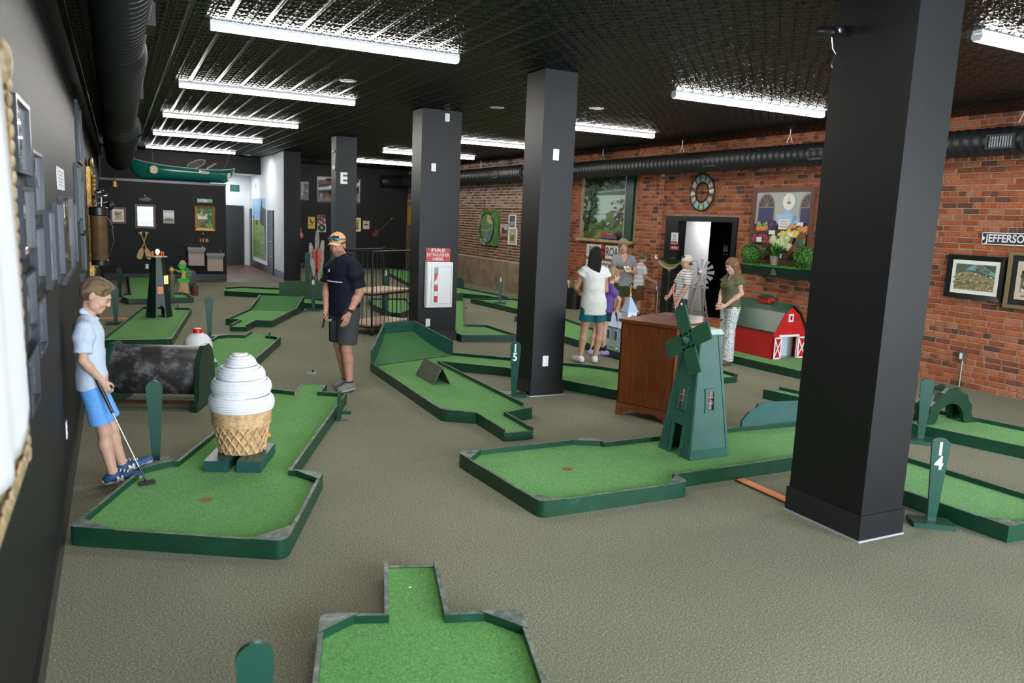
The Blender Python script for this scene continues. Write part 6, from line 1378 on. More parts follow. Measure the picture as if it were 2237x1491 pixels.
picture('red locomotive print in a wooden frame on the far brick wall', 'R', (9.485, 19.38, 1.45), .58, .42, [(rect(0, 0, 1, 1), 'b9b4ae'), (rect(0, 0, 1, .3), '8f8a86'), (ellp(.35, .45, .18, .26, 16), '7a2c30'), ([(.3, .1), (.6, .25), (.9, .3), (.9, .5), (.5, .5)], '4c4448'), (ellp(.42, .9, .05, .07, 10), '8a8a90')], .035, woodmat('red_brown_frame', (.12, .04, .02), (.2, .07, .035), .5), .03)
picture('small framed railway photo half behind the column', 'R', (9.485, 18.9, 1.72), .42, .36, [(rect(0, 0, 1, 1), '4a5a5c'), (rect(.1, .1, .9, .5), '8c9890')], .03, WHITE, .03)
picture('cream framed train print lowest beside the column', 'R', (9.485, 18.85, 1.28), .50, .44, [(rect(0, 0, 1, 1), 'b9ac8c'), (rect(.2, .2, .7, .6), '7a6c50')], .03, WHITE, .03)
r = thing('wall_banner', 'orange and yellow painted banner on the far brick wall', 'banner', (9.485, 27.2, 1.50), -PI / 2)
MB().bb((-.62, -.01, 0), (.62, 0, 1.0)).build('cloth', mat('banner_cream', (.75, .68, .45), .8), r)
art(r, 1.1, .92, [(rect(0, 0, 1, 1), 'd98a2a'), (rect(0, .75, .3, 1), 'c76a2a'), (rect(.35, .82, .6, 1), '6fa0a8'), ([(.3, 0), (.55, .1), (.6, .8), (.35, .8)], 'e8c23a'), ([(.55, 0), (.9, 0), (.95, .8), (.6, .8)], 'd9cf3c'), ([(.8, 0), (1, 0), (1, .5), (.85, .4)], '8fae4a'), ([(.05, 0), (.25, .0), (.2, .7), (.05, .75)], 'c9752a')], -.011, 'painting', VCM, -.55, .04)
r = thing('handrail', 'dark metal handrail along the concrete base of the far wall', 'handrail', (9.40, 25.0, .0), -PI / 2)
MB().tube([(-1.3, 0, .75), (1.6, 0, .95)], .018, 8).build('rail', IRON, r, 60)
for x, z in ((-1.0, .77), (1.2, .92)): MB().tube([(x, 0, z), (x, .06, z)], .012, 6).build('bracket', IRON, r)

# loose golf balls
for lab, p, c_ in (('orange golf ball beside the ice cream cone', (1.07, 6.50, .073 + .0215), (.80, .26, .03)), ('pink golf ball on the church green', (6.66, 9.62, .073 + .0215), (.75, .45, .45))):
    o = MB().ell((0, 0, 0), (.0225, .0225, .0225), 18, 12).build('golf_ball', mat('ball_' + lab.split()[0], c_, .35), None, 60, p); tag(o, lab, 'golf ball')
# ------------------------------------------------------------------ people: bodies and clothes grown from blended limb volumes
def surface_nets(F, org, h):
    S = F < 0; nx, ny, nz = F.shape
    c = np.zeros((nx - 1, ny - 1, nz - 1), np.int8)
    for i in (0, 1):
        for j in (0, 1):
            for k in (0, 1): c += S[i:nx - 1 + i, j:ny - 1 + j, k:nz - 1 + k]
    act = (c > 0) & (c < 8); ids = np.argwhere(act); idx = -np.ones(act.shape, np.int64); idx[act] = np.arange(len(ids))
    pos = np.zeros((len(ids), 3)); cnt = np.zeros(len(ids)); cor = [(i, j, k) for i in (0, 1) for j in (0, 1) for k in (0, 1)]
    for a in cor:
        for ax in range(3):
            if a[ax]: continue
            b = list(a); b[ax] = 1
            va = F[ids[:, 0] + a[0], ids[:, 1] + a[1], ids[:, 2] + a[2]]; vb = F[ids[:, 0] + b[0], ids[:, 1] + b[1], ids[:, 2] + b[2]]
            cr = (va < 0) != (vb < 0); t_ = np.where(cr, va / np.where(cr, va - vb, 1), 0)
            p = np.tile(np.array(a, float), (len(ids), 1)); p[:, ax] += t_; pos[cr] += p[cr]; cnt[cr] += 1
    V = (ids + pos / cnt[:, None]) * h + org
    Q = []
    for ax in range(3):
        u, v = (ax + 1) % 3, (ax + 2) % 3; lo = [slice(None)] * 3; hi = [slice(None)] * 3
        lo[ax] = slice(0, -1); hi[ax] = slice(1, None)
        for w in (u, v): lo[w] = slice(1, -1); hi[w] = slice(1, -1)
        A, B = S[tuple(lo)], S[tuple(hi)]; e = np.argwhere(A != B)
        if len(e) == 0: continue
        st = A[e[:, 0], e[:, 1], e[:, 2]]; e = e.copy(); e[:, u] += 1; e[:, v] += 1
        def cell(du, dv): q = e.copy(); q[:, u] += du; q[:, v] += dv; return idx[q[:, 0], q[:, 1], q[:, 2]]
        q = np.stack([cell(-1, -1), cell(0, -1), cell(0, 0), cell(-1, 0)], 1); q[~st] = q[~st][:, ::-1]; Q.append(q)
    return V, np.concatenate(Q)
class SDF:
    def __init__(s): s.p = []
    def cap(s, a, b, ra, rb=None, k=.02, sc=None, yaw=0.0, cut=None, sub=False, R=None):
        s.p.append((np.array(a, float), np.array(b, float), ra, ra if rb is None else rb, k, sc, yaw, cut, sub, R)); return s
    def mesh(s, h, clip=(), noise_=None):
        pts = np.array([q for p in s.p if not p[8] for q in (p[0], p[1])]); mr = max(max(p[2], p[3]) * max(p[5] or (1,)) for p in s.p)
        lo = pts.min(0) - mr - 3 * h; hi = pts.max(0) + mr + 3 * h; n = np.ceil((hi - lo) / h).astype(int) + 1
        F = np.full(n, .15, np.float32)
        for (a, b, ra, rb_, k, sc, yaw, cut, sub, R) in s.p:
            m_ = max(ra, rb_) * (max(sc) if sc else 1) + k + 2 * h
            i0 = np.maximum(0, np.floor((np.minimum(a, b) - m_ - lo) / h).astype(int)); i1 = np.minimum(n, np.ceil((np.maximum(a, b) + m_ - lo) / h).astype(int) + 1)
            if (i1 <= i0).any(): continue
            G = np.stack(np.meshgrid(*[lo[d] + h * np.arange(i0[d], i1[d]) for d in range(3)], indexing='ij'), -1)
            ab = b - a; L2 = ab @ ab; P = G - a
            t_ = np.clip((P @ ab) / L2, 0, 1) if L2 > 1e-12 else np.zeros(P.shape[:3])
            q = P - t_[..., None] * ab; rad = ra + (rb_ - ra) * t_
            if sc:
                if R is not None: q = q @ R
                elif yaw: c_, s_ = math.cos(-yaw), math.sin(-yaw); q = np.stack([c_ * q[..., 0] - s_ * q[..., 1], s_ * q[..., 0] + c_ * q[..., 1], q[..., 2]], -1)
                q = q / np.array(sc); d = (np.sqrt((q * q).sum(-1)) - rad) * min(sc)
            else: d = np.sqrt((q * q).sum(-1)) - rad
            if cut is not None: d = np.maximum(d, (G - np.array(cut[0])) @ np.array(cut[1]))
            sl_ = tuple(slice(i0[d_], i1[d_]) for d_ in range(3)); f = F[sl_]
            if sub:
                hh = np.clip(.5 - .5 * (f + d) / k, 0, 1); F[sl_] = f + (-d - f) * hh + k * hh * (1 - hh)
            else:
                hh = np.clip(.5 + .5 * (d - f) / k, 0, 1); F[sl_] = d * (1 - hh) + f * hh - k * hh * (1 - hh)
        if clip:
            G = np.stack(np.meshgrid(*[lo[d] + h * np.arange(n[d]) for d in range(3)], indexing='ij'), -1)
            for (p0, nn) in clip: F = np.maximum(F, (G - np.array(p0)) @ np.array(nn))
        F[0] = F[-1] = .1; F[:, 0] = F[:, -1] = .1; F[:, :, 0] = F[:, :, -1] = .1
        return surface_nets(F, lo, h)
def obj_from(V, Q, name, m_, parent, col=None):
    me = bpy.data.meshes.new(name); me.from_pydata(V.tolist(), [], Q.tolist()); me.materials.append(m_)
    me.polygons.foreach_set('use_smooth', [True] * len(me.polygons))
    if col is not None:
        at = me.color_attributes.new('Col', 'FLOAT_COLOR', 'POINT'); at.data.foreach_set('color', np.concatenate([col, np.ones((len(col), 1))], 1).astype(np.float32).ravel())
    me.update(); o = bpy.data.objects.new(name, me); COL.objects.link(o); o.parent = parent; return o
HAIRM = vcmat('hair_strands', .48, spec=.35)
_t = HAIRM.node_tree; addbump(_t, _t.nodes['Principled BSDF'], noise(_t, 3, 4, .7, mapping(_t, (60, 60, 7))), .9, .02)
SKIN = vcmat('skin', .5, sss=.12, spec=.35)
def V3(*a): return np.array(a, float)
def rotz(a): c_, s_ = math.cos(a), math.sin(a); return np.array([[c_, -s_, 0], [s_, c_, 0], [0, 0, 1.]])
def rotx(a): c_, s_ = math.cos(a), math.sin(a); return np.array([[1., 0, 0], [0, c_, -s_], [0, s_, c_]])
def roty(a): c_, s_ = math.cos(a), math.sin(a); return np.array([[c_, 0, s_], [0, 1., 0], [-s_, 0, c_]])
def hand(b, wr, d, palm, curl=.5, s=1.0, thumb_side=None, spread=.0):
    d = d / np.linalg.norm(d); n_ = palm - d * (palm @ d); n_ = n_ / np.linalg.norm(n_); side = np.cross(d, n_)
    if thumb_side is not None and side @ thumb_side < 0: side = -side
    kn = wr + d * .085 * s
    b.cap(wr, wr + d * .03 * s, .024 * s, .026 * s, .012)
    for j in range(4):
        o_ = side * (.027 - .018 * j) * s; b.cap(wr + d * .02 * s + o_ * .55, kn + o_, .013 * s, .0115 * s, .012)
        p = kn + o_; ang = 0.25 * curl; L_ = [(.040, .026, .020), (.045, .029, .021), (.041, .027, .020), (.032, .021, .018)][j]
        for q in range(3):
            ang += curl * (.75 if q else .6); dirv = d * math.cos(ang) + n_ * math.sin(ang); p2 = p + dirv * L_[q] * s
            b.cap(p, p2, (.0098 - .0008 * q) * s, (.0092 - .0009 * q) * s, .004); p = p2
    t0 = wr + d * .022 * s + side * .022 * s; t1 = t0 + (d * .6 + side * .62 + n_ * .35 * curl) * .040 * s; t2 = t1 + (d * .75 + side * .1 + n_ * .6 * curl) * .032 * s; t3 = t2 + (d * .8 - side * .15 + n_ * .7 * curl) * .024 * s
    b.cap(t0, t1, .0145 * s, .0115 * s, .010).cap(t1, t2, .0112 * s, .010 * s, .004).cap(t2, t3, .010 * s, .0085 * s, .004)
def person(label, loc, J, H, yaw=0.0, face=0.0, pitch=0.0, tilt=0.0, build=1.0, skin=(.52, .30, .21), res=.009, hs=1.0, female=False, shirt=None, shorts=None, pants=None, shoes=None, socks=None, hair=None, eyes=True, beard=None, hands=None, legw=1.0, sleeve=.62, down=False):
    """joints J are local metres; yaw = direction the chest faces (0 looks towards -y, positive turns counter-clockwise)"""
    r = thing('person', label, 'person', loc, 0)
    s = H / 1.75; w = build; Rb = rotz(yaw); lat = Rb @ V3(1, 0, 0); fwd = Rb @ V3(0, -1, 0)
    j = {k: V3(*v) for k, v in J.items()}
    pel, nb = j['pel'], j['nb']; up_ = (nb - pel) / np.linalg.norm(nb - pel); L = np.linalg.norm(nb - pel)
    shw = (.165 if not female else .145) * s * (1 + (w - 1) * .5)
    for sd, sg in (('R', -1), ('L', 1)):
        j.setdefault('sh' + sd, nb - up_ * .075 * s + lat * sg * shw); j.setdefault('hip' + sd, pel + lat * sg * .085 * s * w)
    P = {}
    def put(tag_, *a, **k): P.setdefault(tag_, []).append((a, k))
    ty = dict(yaw=yaw)
    put('torso', pel, pel + up_ * L * .12, .112 * s * w, .112 * s * w, .03, (1.38, .98, 1), **ty)
    put('torso', pel + up_ * L * .15, pel + up_ * L * .42, .108 * s * w, .106 * s * w, .04, (1.22 if not female else 1.08, .98 + (w - 1) * .8, 1), **ty)
    put('torso', pel + up_ * L * .50, pel + up_ * L * .74, .112 * s * w, .116 * s * w, .05, (1.33 if not female else 1.18, .95, 1), **ty)
    put('torso', j['shR'] * .82 + j['shL'] * .18, j['shL'] * .82 + j['shR'] * .18, .062 * s * w, .062 * s * w, .05)
    put('torso', pel + up_ * L * .74, nb - up_ * .03 * s, .10 * s * w, .062 * s * w, .05, (1.25, .85, 1), **ty)
    if female:
        for sg in (-1, 1): put('torso', pel + up_ * L * .66 + lat * sg * .068 * s + fwd * .085 * s, pel + up_ * L * .66 + lat * sg * .068 * s + fwd * .085 * s, .062 * s * w, None, .04)
    hc = j['head']; Rh = rotz(face) @ roty(tilt) @ rotx(pitch); hh = hs * s
    def hp(x, y, z): return hc + Rh @ (V3(x, y, z) * hh)
    put('neck', nb - up_ * .03 * s, hp(0, .02, -.07), .060 * s * w ** .5, .054 * s * w ** .5, .03)
    for sd, sg in (('R', -1), ('L', 1)):
        sh, el, wr = j['sh' + sd], j['el' + sd], j['wr' + sd]
        put('arm' + sd, sh, sh + (el - sh) * .25, .054 * s * w, .050 * s * w, .03); put('arm' + sd, sh + (el - sh) * .2, el, .049 * s * w, .039 * s * w, .02)
        put('fore' + sd, el, el + (wr - el) * .3, .039 * s * w, .041 * s * w, .02); put('fore' + sd, el + (wr - el) * .3, wr, .041 * s * w, .026 * s, .02)
        hi_, kn, an = j['hip' + sd], j['kn' + sd], j['an' + sd]
        put('thigh' + sd, hi_, kn, .090 * s * w * legw, .056 * s * legw, .03)
        ax_ = (an - kn); put('shin' + sd, kn, kn + ax_ * .3 - fwd * .012, .054 * s * legw, .057 * s * legw, .02); put('shin' + sd, kn + ax_ * .3 - fwd * .012, an, .057 * s * legw, .036 * s, .02)
        td = V3(*J['td' + sd]) if 'td' + sd in J else fwd; td = td / np.linalg.norm(td); zf = an[2] - .055 * s if 'fz' + sd not in J else J['fz' + sd]
        hz = V3(0, 0, 1); heel = an - hz * .045 * s - td * .035 * s; toe = an - hz * .052 * s + td * .155 * s
        if 'toe' + sd in J: toe = j['toe' + sd]
        put('foot' + sd, an, heel, .038 * s, .034 * s, .02); put('foot' + sd, heel, (heel + toe) / 2, .034 * s, .036 * s, .02); put('foot' + sd, (heel + toe) / 2, toe, .037 * s, .028 * s, .02)
    b = SDF()
    tags = ['torso', 'neck', 'armR', 'armL', 'foreR', 'foreL', 'thighR', 'thighL', 'shinR', 'shinL', 'footR', 'footL']
    for t_ in tags:
        for a, k in P[t_]:
            a = list(a)
            if (shirt and t_ == 'torso') or (pants and t_ in ('thighR', 'thighL')): a[2] -= .012; a[3] = (a[3] or a[2] + .012) - .012
            if t_.startswith('foot') and shoes: a[2] *= .7; a[3] *= .7
            b.cap(*a, **k)
    for sd, sg in (('R', -1), ('L', 1)):
        hd = (hands or {}).get(sd, {}); wr, el = j['wr' + sd], j['el' + sd]
        hand(b, wr, V3(*hd.get('d', (wr - el))), V3(*hd.get('n', (-lat * sg))), hd.get('curl', .45), s * 1.0, V3(*hd['t']) if 't' in hd else fwd)
    E_ = lambda c, r_, k=.012: b.cap(hp(*c), hp(*c), 1.0 * hh, None, k, tuple(r_), R=Rh)
    E_((0, .014, .026), (.075, .094, .086), .02); E_((0, -.026, -.030), (.062, .062, .080), .02); E_((0, -.055, -.096), (.036, .030, .024), .02)
    for sg in (-1, 1):
        E_((sg * .040, -.058, -.036), (.022, .022, .020), .015); E_((sg * .078, .018, -.012), (.009, .019, .030), .006); E_((sg * .052, -.02, -.07), (.018, .03, .025), .02)
    b.cap(hp(-.034, -.080, .014), hp(.034, -.080, .014), .013 * hh, None, .012); b.cap(hp(0, -.086, .004), hp(0, -.100, -.034), .0085 * hh, .0130 * hh, .008)
    for sg in (-1, 1): b.cap(hp(sg * .010, -.094, -.038), hp(sg * .010, -.094, -.038), .0085 * hh, None, .005); b.cap(hp(sg * .031, -.100, -.002), hp(sg * .031, -.100, -.002), .0135 * hh, None, .006, sub=True)
    b.cap(hp(-.019, -.084, -.064), hp(.019, -.084, -.064), .0075 * hh, None, .006); b.cap(hp(-.016, -.083, -.075), hp(.016, -.083, -.075), .0080 * hh, None, .006)
    V, Q = b.mesh(res)
    col = np.tile(np.array(skin), (len(V), 1)); Lp = ((V - hc) @ Rh) / hh
    inh = (np.abs(Lp) < .2).all(1); front = inh & (Lp[:, 1] < -.05)
    lips = front & (np.abs(Lp[:, 0]) < .024) & (Lp[:, 2] > -.080) & (Lp[:, 2] < -.058) & (Lp[:, 1] < -.078); col[lips] = np.array(skin) * (.80, .55, .55)
    chk = front & (np.abs(np.abs(Lp[:, 0]) - .04) < .02) & (Lp[:, 2] < -.01) & (Lp[:, 2] > -.06); col[chk] = np.array(skin) * (1.06, .92, .90)
    if beard is not None:
        bd = inh & (Lp[:, 1] < .0) & (Lp[:, 2] < -.052) & (Lp[:, 2] > -.13) & ~lips & ~((np.abs(Lp[:, 0]) < .02) & (Lp[:, 2] > -.058)); col[bd] = np.array(skin) * .45 + np.array(beard) * .55
    hcol = hair['c'] if hair else (.1, .06, .04)
    body = obj_from(V, Q, 'body', SKIN, r, col)
    if eyes:
        for sg in (-1, 1):
            c = hp(sg * .031, -.079, -.003); A = Matrix.Translation(c) @ Matrix(Rh.tolist()).to_4x4()
            if not down:
                MB().ell((0, 0, 0), (.0125 * hh, .0125 * hh, .0085 * hh), 12, 8, 0, A, (.75, .72, .70)).ell((0, -.0105 * hh, 0), (.0052 * hh, .004 * hh, .0052 * hh), 10, 6, 0, A, (.03, .02, .015)).build('eye', vcmat('eye_wet', .15), body, 60)
            MB().tube([hp(sg * .014, -.092, .012 if not down else .010), hp(sg * .033, -.093, .018), hp(sg * .050, -.080, .012)], .0035 * hh, 6).build('eyebrow', mat('brow_%02d%02d' % (int(hcol[0] * 99), int(hcol[1] * 99)), tuple(q * .7 for q in hcol), .8), body, 60)
            if down: MB().tube([hp(sg * .019, -.090, -.006), hp(sg * .031, -.092, -.009), hp(sg * .043, -.087, -.006)], .0022 * hh, 5).build('eyelash', mat('lash', (.03, .02, .015), .7), body)
    def garment(name, tl, m_, infl, colf=None, clip=(), extra=(), h=None, cutend=None):
        g = SDF()
        for t_ in tl:
            fr_ = 1.0
            if isinstance(t_, tuple): t_, fr_ = t_
            for a, k in P[t_]:
                a = list(a); k = dict(k); ra = a[2]; rb_ = a[3] if a[3] is not None else a[2]
                if fr_ < 1.0:
                    root = j[('sh' if t_.startswith('arm') else 'hip') + t_[-1]]; end = j[('el' if t_.startswith('arm') else 'kn') + t_[-1]]; e_ = root + (end - root) * fr_; nv = (end - root) / np.linalg.norm(end - root)
                    if (a[0] - e_) @ nv > 0: continue
                    k['cut'] = (e_, nv); fl = cutend or 0; a[3] = rb_ + fl
                    rb_ = a[3]
                a[4] = min(a[4], .018) if t_.startswith('arm') else a[4]; g.cap(a[0], a[1], ra + infl, rb_ + infl, *a[4:], **k)
        for e_ in extra: g.cap(*e_[0], **e_[1])
        V, Q = g.mesh(h or res, clip); c_ = None
        if colf is not None: c_ = np.array([colf(p) for p in V]) if not hasattr(colf, 'vec') else colf.vec(V)
        return obj_from(V, Q, name, m_, r, c_)
    ctx = dict(j=j, P=P, s=s, w=w, lat=lat, fwd=fwd, up=up_, L=L, pel=pel, nb=nb, hp=hp, hh=hh, Rh=Rh, hc=hc, r=r, body=body, garment=garment, res=res, yaw=yaw)
    if shirt:
        hem = shirt.get('hem', -.04); pz = pel + up_ * hem
        ex = [((pel + up_ * (hem - .02), pel + up_ * L * .3, .118 * s * w * shirt.get('flare', 1), .112 * s * w, .04, (1.34, 1.0, 1)), dict(yaw=yaw))]
        tl = ['torso'] + ([('armR', sleeve), ('armL', sleeve)] if sleeve else [])
        o = garment(shirt.get('name', 'shirt'), tl, shirt['m'], shirt.get('infl', .012), shirt.get('col'), [(pz, -up_)], ex + ([((nb + fwd * .02, nb + fwd * .14 * s - up_ * shirt['vneck'] * s, .075 * s, .03 * s, .01), dict(sub=True))] if 'vneck' in shirt else []), cutend=shirt.get('loose', .016))
    if shorts:
        ln = shorts.get('len', .62)
        garment('shorts', [('thighR', ln), ('thighL', ln)], shorts['m'], .014, None, [(pel + up_ * shorts.get('top', .06), up_)],
                [((pel - up_ * .02, pel + up_ * .05, .118 * s * w, .116 * s * w, .03, (1.36, 1.0, 1)), dict(yaw=yaw))], cutend=shorts.get('loose', .030))
    if pants:
        ex = [((pel - up_ * .02, pel + up_ * .05, .118 * s * w, .114 * s * w, .03, (1.36, 1.0, 1)), dict(yaw=yaw))]
        for sd in 'RL':
            an, kn = j['an' + sd], j['kn' + sd]; ex += [((kn, an + (an - kn) * .05, .075 * s * pants.get('wide', 1), .085 * s * pants.get('wide', 1), .03), dict(cut=(an + V3(0, 0, -.03), V3(0, 0, -1))))]
        garment('trousers', ['thighR', 'thighL'], pants['m'], .016, pants.get('col'), [(pel + up_ * .06, up_)], ex)
    if socks:
        for sd in 'RL':
            an, kn = j['an' + sd], j['kn' + sd]; q = an + (kn - an) * socks.get('h', .12); g = SDF().cap(an - V3(0, 0, .02), q, .042 * s, .044 * s, .01, cut=(q, (kn - an) / np.linalg.norm(kn - an))); V, Q = g.mesh(res); obj_from(V, Q, 'sock', socks['m'], r)
    if shoes:
        for sd in 'RL':
            g = SDF(); fl = P['foot' + sd]; heel, toe = fl[0][0][1], fl[2][0][1]; an = j['an' + sd]
            zb = min(heel[2], toe[2]) - .032 * s; nrm = V3(0, 0, 1)
            dirf = (toe - heel); nrm = np.cross(np.cross(dirf, V3(0, 0, 1)), dirf); nrm = nrm / np.linalg.norm(nrm)
            g.cap(an - nrm * .005, heel, .044 * s, .042 * s, .02).cap(heel, (heel + toe) / 2, .042 * s, .043 * s, .02).cap((heel + toe) / 2, toe, .043 * s, .034 * s, .02)
            top = an + nrm * .012
            V, Q = g.mesh(min(res, .008), [(top, nrm)]); base = heel - nrm * .034 * s
            hgt = (V - base) @ nrm; c_ = np.where((hgt < .022 * s)[:, None], np.array(shoes.get('sole', (.75, .75, .75))), np.array(shoes['c']))
            V = V - np.minimum(0, hgt)[:, None] * nrm
            o = obj_from(V, Q, 'shoe', vcmat('shoe_fabric', .6), r, c_)
            ctx['shoe' + sd] = (o, heel, toe, nrm, an)
    if hair:
        g = SDF(); hr = hair.get('t', .014); kind = hair.get('kind', 'short')
        def E2(c, r_, k=.02, sub=False): g.cap(hp(*c), hp(*c), 1.0 * hh, None, k, tuple(r_), R=Rh, sub=sub)
        E2((0, .018, .032), (.0765 + hr * .3, .0945 + hr * .45, .085 + hr)) if kind == 'short' else E2((0, .020, .032), (.079 + hr * .6, .096 + hr * .6, .086 + hr))
        if kind == 'short': 
            E2((0, .050, -.015), (.068, .054, .050)); E2((0, -.040, .086), (.058, .044, .020 + hr)); [E2((.05 * math.sin(k * 2.4), -.06 + .022 * k, .098 - .002 * k * k), (.016, .03, .016), .01) for k in range(7)]
        elif kind == 'long':
            for (x, y, z, rx, ry, rz) in hair['blobs']: E2((x, y, z), (rx, ry, rz), .03)
        E2((0, -.105, -.045), (.062, .075, .095), .015, True)
        for sg in (-1, 1):
            if kind == 'short': E2((sg * .088, -.030, -.048), (.034, .062, .062), .01, True)
        E2((0, .03, -.16), (.10, .12, .075), .01, True) if kind == 'short' else None
        V, Q = g.mesh(min(res, .008)); Lp = (V - hc) @ Rh / hh; rs_ = np.sin(Lp[:, 0] * 260 + 3 * np.sin(Lp[:, 2] * 40)) * .5 + .5
        c_ = np.array(hair['c'])[None] * (.75 + .5 * rs_[:, None]) if 'c2' not in hair else np.array(hair['c'])[None] * (1 - rs_[:, None]) + np.array(hair['c2'])[None] * rs_[:, None]
        obj_from(V, Q, 'hair', HAIRM, r, c_)
    return ctx
def putter(label, grip, head, hd, gm=None, hm=None, g2=.30, lower=None):
    """grip/head in world coordinates"""
    r = thing('putter', label, 'golf club', tuple(head), 0); a = Vector(grip) - Vector(head); up1 = a.normalized()
    base = Vector((0, 0, .012)); top = a
    MB().tube([base + up1 * .03, top * (1 - g2 / a.length)], .0055, 8).build('shaft', STEEL, r, 60)
    if lower is not None: MB().tube([base + up1 * .03, top * .42], .006, 8).build('lower_shaft', lower, r, 60)
    MB().tube([top * (1 - g2 / a.length), top], [.0105, .0135], 8).build('grip', gm or BLACK, r, 60)
    d = Vector(hd).normalized(); w_ = Vector((-d.y, d.x, 0)).normalized(); Ah = Matrix((d, w_, Vector((0, 0, 1)))).transposed().to_4x4()
    MB().bb((-.045, -.018, .002), (.055, .018, .024), 0, Ah).build('head', hm or STEEL, r)
    MB().tube([base + up1 * .035, base + Vector((0, 0, .0))], .008, 6).build('hosel', BLACK, r)
    return r
def fabric(name, col, rough=.85, var=.08, vs=30, b=.35, bs=9):
    return mat('fabric_' + name, col, rough, var=var, vs=vs, bump=b, bs=bs, spec=.2, bdist=.03)

# ---- boy leaning on the left wall
ctx = person('boy in light blue shirt and blue shorts leaning on the left wall with a putter', (0.03, 5.9, 0),
    dict(pel=(-.215, 0, .715), nb=(-.225, 0, 1.195), head=(-.165, 0, 1.335), shR=(-.245, -.135, 1.13), shL=(-.235, .135, 1.13), elR=(-.255, -.175, .925), wrR=(-.15, -.145, .775), elL=(-.215, .17, .93), wrL=(-.135, .0, .80),
         hipR=(-.205, -.07, .69), hipL=(-.205, .07, .69), knR=(-.145, -.075, .41), knL=(-.105, .075, .40), anR=(-.105, -.085, .105), anL=(-.045, .075, .115), tdR=(.98, -.12, 0), tdL=(.97, .2, 0), toeR=(.06, -.105, .095), toeL=(.125, .10, .135)),
    1.42, yaw=PI / 2, face=PI / 2 - .12, pitch=.46, build=.88, skin=(.56, .33, .23), res=.0072, hs=1.17, legw=.95, sleeve=.78, down=True,
    shirt=dict(m=fabric('chambray_pale', (.50, .57, .67), var=.06, vs=90), hem=-.015, infl=.014, loose=.022, flare=1.08, vneck=.05), shorts=dict(m=fabric('sky_blue_cotton', (.13, .34, .74)), len=.78, loose=.026),
    shoes=dict(c=(.025, .07, .19), sole=(.68, .68, .68)), hair=dict(c=(.13, .085, .045), c2=(.32, .21, .115), t=.012, kind='short'),
    hands=dict(R=dict(d=(.35, -.02, -.9), n=(.2, 1, .1), curl=1.0), L=dict(d=(.1, -.75, -.5), n=(-.4, -.3, -.2), curl=1.0)))
g = SDF()
for sg in (-1, 1): g.cap((-.25, sg * .03, 1.235), (-.165, sg * .065, 1.165), .017, .010, .012, (1, 1, 1))
g.cap((-.255, -.05, 1.23), (-.255, .05, 1.23), .018, None, .012); V, Q = g.mesh(.0072); obj_from(V, Q, 'collar', MATS['fabric_chambray_pale'], ctx['r'])
for sd in 'RL':
    o, heel, toe, nrm, an = ctx['shoe' + sd]; mid = (heel + toe) / 2; lf = np.cross(nrm, toe - heel); lf = lf / np.linalg.norm(lf); sg = -1 if sd == 'R' else 1
    d_ = (toe - heel) / np.linalg.norm(toe - heel); out_ = lf if (lf[1] < 0) else -lf
    A = Matrix((d_.tolist(), (-out_).tolist(), nrm.tolist())).transposed().to_4x4(); A.translation = (mid + out_ * .043 - nrm * .002 - d_ * .02).tolist()
    text('N', .052, WHITE, o, 0, 0.004, 0, .003, .003, 1.0, 'emblem', 'CENTER', A)
    mb = MB()
    for k in range(4):
        p = an * .55 + toe * .45 + d_ * (-.045 + .022 * k) + nrm * (.042 - .007 * k); mb.tube([p - lf * .024, p + nrm * .006, p + lf * .024], .0042, 5)
    mb.build('laces', WHITE, o, 60)
    MB().ell((heel - d_ * .030 - nrm * .004).tolist(), (.02, .028, .016), 10, 8).build('heel_tab', mat('heel_yellow', (.75, .55, .08), .5), o, 60)
MB().tube([(-.305, -.03, .735), (-.30, -.065, .73)], .008, 6).build('button', mat('button_blue', (.2, .25, .35), .5), ctx['r'])
putter('black and steel putter held by the leaning boy', (-.155, 5.755, .80), (.125, 5.62, .073), (.9, .25, 0), g2=.26, hm=BLACK, lower=BLACK)

# ---- man in navy polo
MF = -1.22      # chest direction
ctx = person('man in navy polo, grey shorts and tan cap holding a putter', (2.20, 8.40, 0),
    dict(pel=(.0, .0, .90), nb=(-.01, .005, 1.455), head=(-.075, .03, 1.60), elL=(.115, -.165, 1.10), wrL=(-.005, -.215, .885), elR=(-.155, .16, 1.12), wrR=(-.20, .02, .90),
         knL=(.0, -.09, .475), anL=(.035, -.10, .10), knR=(-.03, .10, .48), anR=(.045, .10, .10), tdL=(-.80, -.55, 0), tdR=(-.75, -.50, 0)),
    1.76, yaw=MF, face=-.72, pitch=.16, tilt=.0, build=1.13, skin=(.52, .25, .175), res=.008, beard=(.07, .035, .02), hs=1.0, sleeve=.80, legw=1.0,
    shirt=dict(m=fabric('navy_knit', (.0075, .0095, .019), .8, .1), hem=-.06, infl=.018, loose=.03, flare=1.06, name='polo_shirt'), shorts=dict(m=fabric('charcoal_cotton', (.055, .055, .058)), len=.86, loose=.040),
    shoes=dict(c=(.17, .18, .17), sole=(.62, .62, .58)), socks=dict(m=fabric('dark_sock', (.03, .03, .03)), h=.06), hair=dict(c=(.05, .03, .02), t=.004, kind='short'),
    hands=dict(L=dict(d=(-.35, .05, -.95), n=(-.2, .9, 0), curl=.35), R=dict(d=(-.1, -.1, -.95), n=(.6, -.5, 0), curl=.95)))
r = ctx['r']; hp = ctx['hp']; hh = ctx['hh']; Rh = ctx['Rh']
g = SDF(); g.cap(hp(0, .012, .050), hp(0, .012, .050), 1.0, None, .01, tuple(np.array((.087, .105, .088)) * hh), R=Rh); V, Q = g.mesh(.008, [(hp(0, 0, .034), Rh @ V3(0, .12, -1))])
